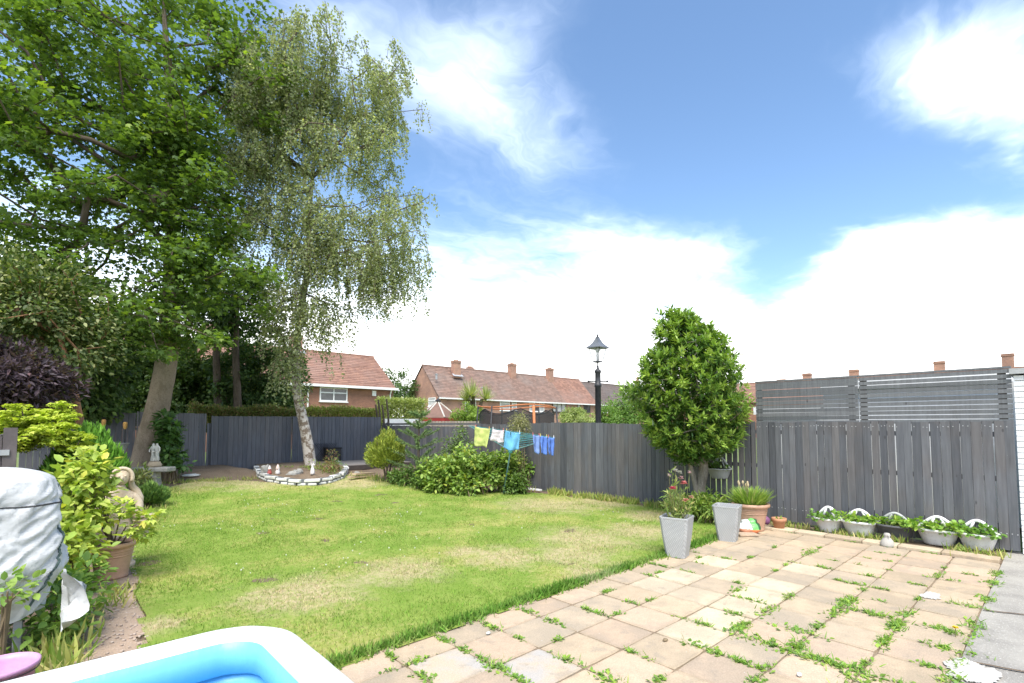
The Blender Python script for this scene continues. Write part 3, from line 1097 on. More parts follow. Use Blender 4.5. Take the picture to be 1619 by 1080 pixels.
# weeds in the joints
def weed_field():
    spots = [(1095, 880, .10), (1148, 883, .16), (1178, 880, .13), (1265, 872, .34), (1240, 893, .10), (1222, 902, .08), (1205, 862, .10), (1302, 897, .18), (1292, 866, .08), (1375, 912, .16),
             (1350, 922, .22), (1322, 922, .10), (1390, 932, .14), (1355, 930, .12), (1455, 925, .14), (1430, 944, .12), (1475, 910, .18), (1478, 896, .08), (1560, 905, .30), (1545, 918, .3), (1540, 945, .3), (1530, 960, .3),
             (1520, 985, .3), (1508, 1005, .34), (1498, 1025, .34), (1487, 1042, .22), (1150, 930, .2), (1160, 925, .14), (1200, 942, .28), (1205, 965, .3), (1255, 945, .2), (1318, 945, .38), (1330, 958, .4), (1300, 965, .26), (1370, 955, .13),
             (1412, 967, .26), (1385, 980, .3), (1400, 985, .2), (1365, 978, .18), (1430, 993, .3), (1455, 1000, .2), (1480, 1005, .14), (1275, 985, .18), (1260, 1000, .3), (1215, 1010, .46), (1190, 1000, .3), (1170, 995, .2), (1240, 1017, .34),
             (1275, 1027, .28), (1300, 1033, .28), (1380, 1005, .2), (1370, 1012, .2), (1105, 1020, .26), (1145, 980, .2), (1160, 975, .2), (1115, 985, .2), (1310, 1060, .4), (1330, 1065, .4), (1320, 1048, .3), (1440, 1070, .34), (1460, 1065, .3),
             (1190, 1060, .16), (1168, 1065, .18), (1380, 1052, .12), (1130, 1035, .14), (1165, 1045, .12), (820, 953, .30), (848, 962, .22), (790, 985, .22), (760, 976, .26), (880, 982, .2), (770, 1045, .2), (785, 1052, .18), (800, 1060, .2), (825, 1075, .2),
             (903, 1040, .2), (715, 1010, .16), (740, 1025, .14), (650, 1040, .2), (640, 1030, .12), (670, 1070, .22), (960, 965, .18), (935, 960, .1), (975, 938, .14), (955, 936, .1), (985, 975, .1), (1000, 952, .12), (530, 1045, .3), (525, 1060, .3), (585, 1047, .1),
             (1470, 1050, .16), (1025, 910, .14), (1050, 895, .16), (1022, 895, .1), (1000, 1030, .1), (968, 1068, .3), (1005, 1060, .14), (1075, 870, .2), (1415, 1020, .12), (1010, 945, .10), (820, 1010, .1), (865, 1005, .1), (1040, 905, .12)]
    P, Dv, S, Tn = [], [], [], []

    def snap(p):
        fx = (PX1 - p.x) / SX
        fy = (p.y - PY0) / SY
        dx, dy = abs(fx - round(fx)), abs(fy - round(fy))
        q = p.copy()
        if dx < dy:
            q.x = PX1 - round(fx) * SX
        else:
            q.y = PY0 + round(fy) * SY
        return q, dx < dy

    def clump(p, along_y, size, k):
        for _ in range(k):
            u = random.gauss(0, size * 0.40)
            w = random.gauss(0, size * 0.16)
            q = (p.x + (w if along_y else u), p.y + (u if along_y else w), 0.0)
            a = random.uniform(0, 2 * math.pi)
            up = random.uniform(0.1, 0.75)
            P.append(q)
            Dv.append((math.cos(a), math.sin(a), up))
            S.append(random.uniform(0.022, 0.058) * (0.7 + size))
    for px, py, s in spots:
        p, al = snap(G(px, py))
        clump(p, al, s * 0.75, int(28 + 150 * s))
    # thin seams of moss and seedlings along other joints
    for _ in range(80):
        x = PX1 - random.randint(0, 17) * SX if random.random() < .5 else random.uniform(1.0, 8.9)
        p, al = snap(Vector((x, random.uniform(PY0, EDGE_Y), 0)))
        if noise.noise(Vector((p.x * 0.9, p.y * 0.9, 31))) > -0.05:
            clump(p, al, 0.09, 16)
    n = len(P)
    t = tints(n, [(0.15, 0.26, 0.035), (0.10, 0.20, 0.03), (0.22, 0.31, 0.05), (0.13, 0.22, 0.06)], 0.25)
    half = n // 2
    idx = rng.permutation(n)
    P, Dv, S = np.array(P), np.array(Dv), np.array(S)
    a, b = idx[:half], idx[half:]
    m1 = leaf_mesh('weeds', P[a], Dv[a], np.tile((0, 0, 1.0), (len(a), 1)), S[a], T_DIAM, t[a], LEAF)
    m2 = leaf_mesh('weed_grass', P[b], Dv[b] * np.array([.6, .6, 1.3]), rand_unit(len(b)), S[b] * 1.35, T_BLADE, t[b] * 1.1, GRASSB, np.full(len(b), 1.8))
    w = place(m1, 'weeds')
    tag(w, 'small green weeds growing along the joints of the patio', 'weeds', kind='stuff')
    g2 = place(m2, 'weed_grass')
    tag(g2, 'grassy tufts sprouting between the paving slabs', 'weeds', kind='stuff')


weed_field()


def tuft_row(name, label, spans, seed):
    """rough grass and weeds along a fence foot"""
    P, Dv, S = [], [], []
    for (x0, y0, x1, y1, spread, hgt, count) in spans:
        for _ in range(count):
            f = random.random()
            x, y = x0 + (x1 - x0) * f + random.gauss(0, spread), y0 + (y1 - y0) * f + random.gauss(0, spread * .6)
            if noise.noise(Vector((x * 1.8, y * 1.8, seed))) < -0.08 or x > FX - 0.02:
                continue
            P.append((x, y, max(hz(x, y), bedz(x, y)) - 0.005))
            Dv.append((random.gauss(0, .4), random.gauss(0, .4), 1))
            S.append(random.uniform(.4, 1.2) * hgt)
    n = len(P)
    me = leaf_mesh(name, np.array(P), np.array(Dv), rand_unit(n), np.array(S), T_BLADE, tints(n, [(0.20, 0.28, 0.06), (0.32, 0.33, 0.10), (0.14, 0.22, 0.04), (0.42, 0.36, 0.16)], .2), GRASSB, np.full(n, 2.0))
    return tag(place(me, name), label, 'grass', kind='stuff')


tuft_row('long_grass', 'unmown grass along the foot of the board fence', [(9.62, 4.6, 9.62, 9.4, .1, .17, 2600), (9.45, 4.2, 9.3, 5.2, .18, .2, 900), (9.35, .5, 9.5, 3.6, .12, .12, 900)], 3)
tuft_row('border_grass', 'thin grass and weeds in the back border', [(2.4, 15.5, 4.2, 15.2, .25, .10, 900), (7.3, 14.3, 8.3, 10.6, .3, .18, 1500), (1.2, 10.2, 2.2, 14.4, .2, .12, 900)], 5)
tuft_row('path_grass', 'tufts of long grass beside the earth path', [(0.05, 4.3, 0.2, 6.0, .10, .22, 420), (0.5, 6.2, 0.6, 7.0, .1, .14, 150)], 8)

# ------------------------------------------------------------------ fences
unit_boards = {}


def unit_board(material, thick=0.02, seed=0):
    key = (material.name, seed)
    if key not in unit_boards:
        r = random.Random(seed)
        mb = MB()
        # x thickness, y width 1, z height 1, edges eased
        e = 0.03
        zs = [0, 0.35, 0.7, 1.0]
        vs, fs = [], []
        for k, z in enumerate(zs):
            o = r.uniform(-.010, .010)
            top = r.uniform(-.004, .004) if k == 3 else 0
            for (x, y) in ((-thick / 2, -.5 + e), (-thick / 2 + thick * .25, -.5), (thick / 2, -.5), (thick / 2, .5), (-thick / 2 + thick * .25, .5), (-thick / 2, .5 - e)):
                vs.append((x, y + o * (0.5 if abs(y) < .5 else 1), z + top))
        for k in range(3):
            for q in range(6):
                l = (q + 1) % 6
                fs.append((k * 6 + q, k * 6 + l, k * 6 + 6 + l, k * 6 + 6 + q))
        fs += [(5, 4, 3, 2, 1, 0), tuple(range(18, 24))]
        unit_boards[key] = mb.add(vs, fs).mesh('board', material)
    return unit_boards[key]


def board(parent, loc, width, height, rotz=0.0, material=None, thick=0.02, lean=0.0):
    o = place(unit_board(material, thick, random.randrange(4)), 'board', parent)
    o.location = loc
    o.rotation_euler = (lean, 0, rotz)
    o.scale = (1, width, height)
    return o


nail_mat = mat('nail_head', (0.55, 0.56, 0.56), rough=0.5, bump=0)


def side_fence(label, y0, y1, ztop, gapf, nails, posts, base=0.03, wr=(0.10, 0.125)):
    t = thing('board_fence', label, 'fence', (FX, (y0 + y1) / 2, 0))
    y = y0
    nb = MB()
    while y < y1 - 0.03:
        w = min(random.uniform(*wr), y1 - y)
        g = gapf(y)
        zt = ztop(y) + random.uniform(-.010, .010)
        zb = max(base, hz(FX, y) - 0.02) + random.uniform(-.012, .012)
        board(t, (FX + 0.011 + random.uniform(-.003, .003), y + w / 2, zb), w - g, zt - zb, 0, FENCE, lean=random.uniform(-.004, .004))
        if nails:
            for zz in (zt - 0.075, 0.26):
                for q in (0.25, 0.72):
                    if random.random() < 0.85:
                        nb.box((FX - 0.003, y + w * q + random.uniform(-.006, .006), zz + random.uniform(-.006, .006)), (0.004, 0.011, 0.011))
        y += w
    if nails:
        o = nb.build('nail_heads', nail_mat, t)
        o['kind'] = 'stuff'
    for zz in (0.35, 1.0, ztop(y0) - 0.18):
        MB().box((FX + 0.045, (y0 + y1) / 2, zz + hz(FX, (y0 + y1) / 2)), (0.04, y1 - y0 - 0.01, 0.07)).build('rail', FENCE, t)
    for yp in posts:
        MB().box((FX + 0.12, yp, (ztop(yp) + 0.0) / 2), (0.09, 0.09, ztop(yp) - 0.04)).build('post', FENCE, t)
    return t


side_fence('slate grey board fence with pale nail heads, under the slatted screen', 0.44, 3.88, lambda y: 1.80, lambda y: 0.003 if random.random() > .14 else 0.010, True, (0.6, 2.3, 3.7))
side_fence('slate grey board fence running from the bay tree to the clothes airer', 3.885, 12.2, lambda y: 1.79 - 0.02 * math.sin(y * 1.3), lambda y: (0.026 if random.random() < .55 else 0.006) if y < 5.6 else 0.004, False, (4.0, 6.0, 8.0, 10.0, 12.0))
side_fence('dark grey board fence behind the raspberry bush, far corner', 12.205, BY, lambda y: 1.70 + 0.04 * ss(14, 18, y), lambda y: 0.002, False, (13.5, 15.2, 17.0))


def slat_screen(label, y0, y1, gap, dark_batten):
    t = thing('slatted_screen', label, 'screen', (FX, (y0 + y1) / 2, 1.76), 'slatted screens above the fence')
    n = 11
    z0, z1 = 1.765, 2.535
    pitch = (z1 - z0) / n
    for k in range(n):
        for a, b in ((y0, y1),):
            o = MB().box((FX + 0.03, (a + b) / 2, z0 + (k + .5) * pitch + random.uniform(-.003, .003)), (0.018, b - a - 0.002, pitch - gap * random.uniform(.7, 1.25)), rot=Matrix.Rotation(random.uniform(-.002, .002), 3, 'X')).build('slat', SLAT, t)
    for yb in (y0 + 0.10, y1 - 0.06):
        MB().box((FX + 0.055, yb, (z0 + z1) / 2), (0.03, 0.09, z1 - z0 - 0.01)).build('batten', DARK_WOOD, t)
    MB().box((FX + 0.045, (y0 + y1) / 2, z1 + 0.018), (0.06, y1 - y0, 0.028)).build('top_rail', SLAT, t)
    return t


slat_screen('slatted screen with wide bright gaps, next to the white brick building', 0.44, 2.235, 0.0135, 1)
slat_screen('slatted screen with narrow gaps, next to the bay tree', 2.245, 3.88, 0.006, 0)

# back fence: four panels between posts
BX = [(-0.45, 1.95), (2.02, 3.74), (3.93, 6.35), (6.41, FX - 0.05)]
zt_back = [(2.10, 2.10), (2.13, 2.10), (2.03, 2.04), (2.04, 2.06)]
names = ['dark grey back fence panel shaded behind the big sycamore', 'tall slate grey back fence panel between the two trees', 'slate grey back fence panel behind the birch trunk', 'slate grey back fence panel above the wooden deck']
for (x0, x1), (za, zb), lb in zip(BX, zt_back, names):
    t = thing('back_fence', lb, 'fence', ((x0 + x1) / 2, BY, 0.3), 'panels of the back fence')
    x = x0
    while x < x1 - 0.04:
        w = min(random.uniform(0.125, 0.15), x1 - x)
        f = (x - x0) / (x1 - x0)
        top = za * (1 - f) + zb * f
        z0 = hz(x, BY) - 0.02
        board(t, (x + w / 2, BY + 0.01 + random.uniform(-.002, .002), z0), w - 0.004, top + random.uniform(-.005, .005) - z0, R(90), FENCE_BACK)
        x += w
    for zz in (0.6, 1.2, 1.8):
        MB().box(((x0 + x1) / 2, BY + 0.045, zz), (x1 - x0, 0.04, 0.07)).build('rail', FENCE_BACK, t)
for x, ztp, lb in [(1.985, 2.14, 'slim grey fence post beside the leafy climber'), (3.78, 1.8, 'short grey fence post left of the stepped gap'), (3.90, 2.04, 'grey fence post with pale edge right of the stepped gap'), (6.38, 2.05, 'grey fence post just right of the birch trunk')]:
    tag(MB().box((x, BY - 0.02, (ztp + 0.25) / 2), (0.045, 0.05, ztp - 0.25)).build('fence_post', FENCE_BACK), lb, 'post')
t = thing('fence_infill', 'low grey boards filling the step in the back fence', 'fence', (3.84, BY, .3))
for k in range(2):
    board(t, (3.80 + k * 0.06, BY + 0.05, 0.25), 0.058, 1.55, R(90), FENCE_BACK)

# fence on the neighbour's side at the left edge
t = thing('end_fence', 'dark brown grey fence end at the edge behind the covered barbecue', 'fence', (-0.33, 8.0, 0))
pe = D(14, 740, 5.6)
LX, LY = pe.x, pe.y
MB().box((LX, LY, 0.86), (0.11, 0.11, 1.72)).build('post', mat('fence_brown', (0.135, 0.115, 0.115), (0.10, 0.085, 0.085), rough=.7), t)
for k in range(34):
    board(t, (LX - 0.09 - 0.0, LY + 0.12 + k * 0.125, 0.02), 0.12, 1.62, 0, MATS['fence_brown'])
for k in range(6):
    board(t, (LX - 0.12 - k * 0.125, LY - 0.02, 0.02), 0.12, 1.60, R(90), MATS['fence_brown'])
MB().box((LX - .4, LY - 0.06, 1.45), (0.8, 0.03, 0.06)).build('rail', ZINC, t)

# ------------------------------------------------------------------ white brick building at the edge
wb = thing('white_building', 'white painted brick outbuilding with grey coping at the fence end', 'building', (FX + 1, 0, 0))
YW = 0.43
MB().box((FX + 1.7, YW - 1.9 - 0.02, 1.2), (3.3, 3.8, 2.46)).build('wall', WHITE_PAINT, wb)
bm1 = MB().box((0, 0, 0), (0.05, 0.213, 0.066)).mesh('brick', WHITE_PAINT)
bm2 = MB().box((0, 0, 0), (0.05, 0.100, 0.066)).mesh('brick', WHITE_PAINT)
for r_ in range(32):
    z = 0.04 + r_ * 0.076
    y = YW - 0.003
    k = 0
    while y > YW - 1.0:
        half = (k == 0 and r_ % 2)
        w = 0.112 if half else 0.225
        o = place(bm2 if half else bm1, 'brick', wb)
        o.location = (FX + 0.038 + random.uniform(-.003, .002), y - w / 2, z)
        y -= w
        k += 1
MB().box((FX + 1.68, YW - 1.9, 2.49), (3.45, 3.86, 0.075)).build('coping', mat('coping', (0.36, 0.37, 0.37), (0.28, 0.29, 0.29)), wb)

# low white garage behind the fence
gr = thing('garage', 'low white garage just visible between bay tree and slatted screen', 'garage', (14, 4, 0))
for gy0, gy1, zt in ((0.5, 3.45, 2.60), (3.46, 4.85, 2.10)):
    MB().box((13.9, (gy0 + gy1) / 2, zt / 2), (3.2, gy1 - gy0, zt)).build('wall', WHITE_PAINT, gr)
    MB().box((13.9, (gy0 + gy1) / 2, zt + .04), (3.5, gy1 - gy0 - .02, 0.07)).build('flat_roof', mat('felt', (0.30, 0.30, 0.31)), gr)
    MB().box((12.13, (gy0 + gy1) / 2, zt - .02), (0.03, gy1 - gy0 - .01, 0.18)).build('fascia', WHITE_PVC, gr)

# ------------------------------------------------------------------ houses


def roof_slope(mb, x0, x1, ya, za, yb, zb, courses, along='x', over=0.15):
    """one slope from the eave (ya, za) up to the ridge (yb, zb) in lapped courses"""
    for k in range(courses):
        f0, f1 = k / courses, (k + 1.12) / courses
        a = (ya + (yb - ya) * f0, za + (zb - za) * f0 + 0.075)
        b = (ya + (yb - ya) * f1, za + (zb - za) * f1 + 0.004)
        n = 14
        for i in range(n):
            p, q = x0 + (x1 - x0) * i / n, x0 + (x1 - x0) * (i + 1) / n
            tone = random.uniform(.84, 1.12)
            vs = [(p, a[0], a[1] - 0.09), (q, a[0], a[1] - 0.09), (p, a[0], a[1]), (q, a[0], a[1]), (p, b[0], b[1]), (q, b[0], b[1])]
            if along == 'y':
                vs = [(v[1], v[0], v[2]) for v in vs]
            mb.add(vs, [(0, 1, 3, 2), (2, 3, 5, 4)], (tone, tone, tone))


def gable_roof(parent, x0, x1, yf, yb, ze, zr, yr, material, courses, along='x', name='roof'):
    mb = MB()
    roof_slope(mb, x0 - .12, x1 + .12, yf - .3, ze - 0.1, yr, zr, courses, along)
    roof_slope(mb, x0 - .12, x1 + .12, yb + .3, ze - 0.1, yr, zr, courses, along)
    ridge = [(x0 - .12, yr, zr + .03), (x1 + .12, yr, zr + .03)]
    if along == 'y':
        ridge = [(p[1], p[0], p[2]) for p in ridge]
    o = len(mb.v)
    mb.tube(ridge, 0.11, 6)
    mb.t += [(.95, .95, .95)] * (len(mb.v) - o)
    return mb.build(name, material, parent)


def house_walls(parent, x0, x1, yf, yb, ze, zr, yr, material, along='x'):
    sw = (lambda p: (p[1], p[0], p[2])) if along == 'y' else (lambda p: p)
    zr2 = zr - 0.12
    ze2 = ze - 0.02
    vs = [(x0, yf, -.1), (x1, yf, -.1), (x1, yb, -.1), (x0, yb, -.1), (x0, yf, ze2), (x1, yf, ze2), (x1, yb, ze2), (x0, yb, ze2), (x0, yr, zr2), (x1, yr, zr2)]
    fs = [(0, 1, 5, 4), (2, 3, 7, 6), (1, 2, 6, 9, 5), (3, 0, 4, 8, 7)]
    return MB().add([sw(v) for v in vs], fs).build('wall', material, parent)


def window(parent, xa, xb, za, zb, y, frame, pane, mull=(), transom=None, nx=(0, -1)):
    """window in a wall facing -y (or -x with nx=(-1,0)): frame bars round recessed panes"""
    fw = 0.09
    sw = (lambda p: p) if nx == (0, -1) else (lambda p: (p[1], p[0], p[2]))

    def bx(mb, x0, x1, z0, z1, ya, yb):
        c = sw(((x0 + x1) / 2, (ya + yb) / 2, (z0 + z1) / 2))
        s = sw((x1 - x0, yb - ya, z1 - z0))
        mb.box(c, s)
    f = MB()
    bx(f, xa, xa + fw, za, zb, y - .07, y + .02)
    bx(f, xb - fw, xb, za, zb, y - .07, y + .02)
    bx(f, xa + fw, xb - fw, zb - fw, zb, y - .07, y + .02)
    bx(f, xa + fw, xb - fw, za, za + fw, y - .07, y + .02)
    w = f.build('window', frame, parent)
    edges = [xa + fw] + [xa + (xb - xa) * m for m in mull] + [xb - fw]
    for m in mull:
        q = MB()
        xm = xa + (xb - xa) * m
        bx(q, xm - fw / 2, xm + fw / 2, za + fw, zb - fw, y - .065, y + .02)
        q.build('mullion', frame, w)
    if transom:
        q = MB()
        zt = za + (zb - za) * transom
        bx(q, xa + fw, xb - fw, zt - fw / 2, zt + fw / 2, y - .068, y + .02)
        q.build('transom', frame, w)
    for a, b in zip(edges[:-1], edges[1:]):
        q = MB()
        bx(q, a, b, za + fw, zb - fw, y - .03, y - .012)
        q.build('pane', random.choice(pane), w)
    q = MB()
    bx(q, xa - .06, xb + .06, za - .09, za - .003, y - .14, y + .02)
    q.build('sill', frame, w)
    return w


def chimney(parent, x, y, w, d, z0, z1, pots=2, material=None):
    mb = MB().box((x, y, (z0 + z1) / 2), (w, d, z1 - z0)).box((x, y, z1 - 0.18), (w + .12, d + .12, .12)).box((x, y, z1 - 0.02), (w + .06, d + .06, .1))
    c = mb.build('chimney', material or BRICK_LIGHT, parent)
    for k in range(pots):
        o = (k - (pots - 1) / 2) * 0.35
        MB().lathe([(.13, z1), (.11, z1 + .14), (.125, z1 + .2), (.09, z1 + .2)], 8, (x + (o if w > d else 0), y + (0 if w > d else o), 0)).build('chimney_pot', TERRACOTTA, c)
    MB().box((x, y - d / 2 - .02, z0 + .35), (w + .5, .5, .04), Matrix.Rotation(R(40), 3, 'X')).build('flashing', LEAD, c)
    return c


DARK_FRAME = mat('dark_window_frame', (0.06, 0.05, 0.045), (0.08, 0.065, 0.055), rough=.5)

# house beyond the back fence
HY = 40.0
hx1 = PY(622, 612, HY).x
h = thing('brick_house', 'red brick house with pink tiled roof behind the birch trunk', 'house', ((hx1 + 3) / 2, HY + 4, 0))
ze, zr = PY(555, 610, HY).z, 8.15
xL = 3.0
house_walls(h, xL, hx1, HY, HY + 8, ze, zr, HY + 4, BRICK)
rf = gable_roof(h, xL, hx1, HY, HY + 8, ze, zr, HY + 4, ROOF_A, 19)
MB().box(((xL + hx1) / 2, HY - .42, ze - .12), (hx1 - xL + .5, .16, .2)).build('gutter', WHITE_PVC, h)
MB().tube([(hx1 - .35, HY - .32, ze - .2), (hx1 - .35, HY - .08, ze - .6), (hx1 - .35, HY - .08, 0)], .06, 6).build('downpipe', WHITE_PVC, h)
xd = PY(486, 640, HY).x
MB().tube([(xd, HY - .32, ze - .2), (xd, HY - .08, ze - .5), (xd, HY - .08, 0)], .06, 6).build('downpipe', WHITE_PVC, h)
a, b = PY(505, 634, HY), PY(549, 614, HY)
window(h, a.x, b.x, a.z, b.z, HY, WHITE_PVC, [PANE, PANE], (0.5,), 0.62)
a, b = PY(440, 640, HY), PY(458, 622, HY)
window(h, a.x, b.x, a.z, b.z, HY, WHITE_PVC, [PANE], (), 0.62)
a, b = PY(588, 626, HY), PY(594, 618, HY)
MB().box(((a.x + b.x) / 2, HY - .05, (a.z + b.z) / 2), (b.x - a.x, .1, b.z - a.z)).build('wall_box', WHITE_PVC, h)
chimney(h, PY(468, 545, HY + 4).x, HY + 4, .9, .6, zr - .5, zr + 1.2)
chimney(h, 9.0, HY + 4, .9, .6, zr - .5, zr + 1.2)

# long terrace
TY, TD = 49.0, 7.0
tx0, tx1 = PY(693, 627, TY).x, PY(943, 639, TY).x
ze, zr, yr = 5.03, 9.0, TY + 3.4
t = thing('brick_terrace', 'long red brick terrace with brown tiled roof and tall chimneys', 'terrace', ((tx0 + tx1) / 2, TY, 0), 'brick terraces beyond the gardens')
house_walls(t, tx0, tx1, TY, TY + TD, ze, zr, yr, BRICK_LIGHT)
n = 4
for k in range(n):
    a, b = tx0 + (tx1 - tx0) * k / n, tx0 + (tx1 - tx0) * (k + 1) / n
    gable_roof(t, a + (.12 if k else 0), b - .12, TY, TY + TD, ze, zr, yr, ROOF_A if k == 3 else ROOF_B, 20)
MB().box(((tx0 + tx1) / 2, TY - .42, ze - .16), (tx1 - tx0 + .3, .14, .16)).build('gutter', WHITE_PVC, t)
for (pa, ya, pb, yb, fr, mu, tr, pn) in [(790, 649, 805.5, 633, WHITE_PVC, (), .7, [CURTAIN]), (809, 649, 816.5, 634, WHITE_PVC, (), .7, [CURTAIN]), (837, 650.5, 860, 636, WHITE_PVC, (.33, .67), .65, [CURTAIN, PANE]),
                                         (873.5, 651.5, 894.5, 638, DARK_FRAME, (.33, .67), None, [CURTAIN]), (912.5, 652, 917.8, 639.5, DARK_FRAME, (), None, [CURTAIN]), (922.5, 652.7, 933, 640, DARK_FRAME, (.5,), None, [CURTAIN, PANE]),
                                         (735, 650, 752, 632, WHITE_PVC, (.5,), .65, [PANE])]:
    a, b = PY(pa, ya, TY), PY(pb, yb, TY)
    window(t, a.x, b.x, a.z, b.z, TY, fr, pn, mu, tr)
for pa, pb, ya, yb in [(678, 689, 642, 629), (663, 671, 643, 631)]:      # gable windows
    a, b = PX(pb, ya, tx0), PX(pa, yb, tx0)
    window(t, min(a.y, b.y), max(a.y, b.y), min(a.z, b.z), max(a.z, b.z), tx0, WHITE_PVC, [CURTAIN], (), .65, nx=(-1, 0))
for p, yt, dy in [(721, 571, -1.2), (809.5, 576, -.4), (869, 583, -.4)]:
    q = PY(p, yt, yr + dy)
    chimney(t, q.x, yr + dy, 1.0, .75, zr - 1.4, q.z)
q = PY(743, 581, yr + 2)
chimney(t, q.x, yr + 2, .8, .6, zr - 1.6, q.z)
for p, y in [(762, 617), (912, 628), (922, 629), (690, 596)]:
    q = PY(p, y, TY + 1.1)
    MB().lathe([(.12, -.3), (.12, .25), (.2, .28), (.2, .34), (0, .4)], 8, (q.x, TY + 1.1, q.z)).build('vent_pipe', ZINC, t)
MB().tube([(tx1 - .3, TY - .3, ze - .2), (tx1 - .3, TY - .07, ze - .5), (tx1 - .3, TY - .07, 0)], .06, 6).build('downpipe', BLACK_METAL, t)
# its next, darker stretch
t = thing('brick_terrace', 'darker grey roofed terrace beyond the lamp post', 'terrace', (80, TY, 0), 'brick terraces beyond the gardens')
x2 = tx1 + 42
house_walls(t, tx1 + .3, x2, TY + .5, TY + TD + .5, ze, zr - .25, yr + .5, BRICK)
gable_roof(t, tx1 + .4, x2, TY + .5, TY + TD + .5, ze, zr - .25, yr + .5, ROOF_C, 20)
MB().box(((tx1 + x2) / 2, TY + .08, ze - .16), (x2 - tx1, .14, .16)).build('gutter', WHITE_PVC, t)
a, b = PY(951, 652, TY + .5), PY(960, 641, TY + .5)
window(t, a.x, b.x, a.z, b.z, TY + .5, WHITE_PVC, [CURTAIN, PANE], (.5,), .65)
a, b = PY(984, 607, TY + 2.6), PY(995, 601, TY + 2.6)
MB().box(((a.x + b.x) / 2, TY + 2.55, 7.35), (1.3, 1.1, .1), Matrix.Rotation(R(43), 3, 'X')).build('skylight', CURTAIN, t)
chimney(t, PY(1008, 590, yr + .5).x, yr + .5, .35, .35, zr - .8, zr + 1.5, 1)

# terrace over the screen on the far side
t = thing('brick_terrace', 'terrace whose ridge and chimneys peep over the slatted screen', 'terrace', (76, 8, 0), 'brick terraces beyond the gardens')
rx = 77.0
rz = PX(1400, 594, rx).z
house_walls(t, -30, 34, rx - 3.5, rx + 3.5, 5.0, rz, rx, BRICK, 'y')
gable_roof(t, -30, 34, rx - 3.5, rx + 3.5, 5.0, rz, rx, ROOF_A, 18, 'y')
for p, yt in [(1236, 603), (1276, 591), (1350, 585), (1485, 572), (1593, 560)]:
    q = PX(p, yt, rx)
    chimney(t, rx, q.y, .8, .95, rz - 1.0, max(q.z, rz + .3), 0, BRICK_LIGHT)

# ------------------------------------------------------------------ trees


def big_sycamore():
    dep = 13.7
    base = D(228, 748, dep)
    base.z = bedz(base.x, base.y) - 0.05
    t = thing('sycamore_tree', 'huge dark green sycamore tree with thick pale leaning trunk', 'tree', base)
    pts = [base, D(238, 690, dep), D(250, 640, dep), D(262, 580, dep), D(268, 520, dep), D(272, 440, dep), D(274, 330, dep), D(270, 200, dep), D(262, 60, dep), D(255, -60, dep)]
    rad = [.37, .31, .275, .255, .26, .22, .16, .11, .07, .03]
    trunk_tube(pts, rad, 16, 0.22, 0.05).build('trunk', BARK_SYC, t, True)
    R_, F_ = RGT, HF
    c0 = D(190, 255, dep + 0.4)
    ells = [(c0, (4.6, 4.6, 5.6)), (D(60, 200, dep - 1.2), (3.4, 3.4, 4.2)), (D(330, 180, dep + .8), (2.4, 2.6, 4.0)), (D(300, 470, dep - .8), (2.4, 2.4, 1.9)), (D(130, 470, dep - 1.6), (2.4, 2.4, 1.7)), (D(70, 400, dep - 1.4), (2.4, 2.2, 1.5)), (D(-120, 150, dep - 1), (3.0, 3.0, 3.8)), (D(210, 10, dep), (3.6, 3.6, 2.6))]
    tips = in_ellipsoids(520, ells, 0.36)
    tips = np.vstack([tips, in_ellipsoids(46, [(D(272, 430, dep - .9), (1.0, .8, 2.2)), (D(268, 250, dep - .9), (1.1, .8, 2.6))], .6)])
    tips = tips[tips[:, 2] > 3.1]
    # keep limbs off the trunk zone below the crown
    trunk = [(pts[i], rad[i]) for i in range(3, len(pts))]
    mb = skeleton(trunk, tips, 0.5, 0.013, 0.5, 0.04)
    for px, py, w in [(0, 190, .10), (40, 330, .08), (430, 150, .09), (120, 60, .1)]:
        pass
    mb.build('branches', BARK_DARK, t, True)
    P, d, idx = scatter_clumps(tips, rng.uniform(0.42, 0.88, len(tips)), 108, 0.5)
    ok = P[:, 2] > 2.75
    P, d = P[ok], d[ok]
    n = len(P)
    # blades lie in tiers, tips hanging a little outwards
    out = P - np.array(c0)
    out[:, 2] *= 0.2
    out = norm_rows(out)
    Dv = out * 0.7 + rand_unit(n) * 0.8 + np.array([0, 0, -0.25])
    Nv = np.array([0, 0, 1.0]) + rand_unit(n) * 0.55
    tn = tints(n, [(0.062, 0.105, 0.022), (0.046, 0.08, 0.020), (0.09, 0.142, 0.025), (0.055, 0.09, 0.030), (0.14, 0.19, 0.025)], 0.22, [.3, .28, .2, .17, .05])
    me = leaf_mesh('crown', P, Dv, Nv, rng.uniform(0.09, 0.165, n), T_MAPLE, tn * 1.4, LEAF_SYC)
    place(me, 'crown', t)
    return t


big_sycamore()


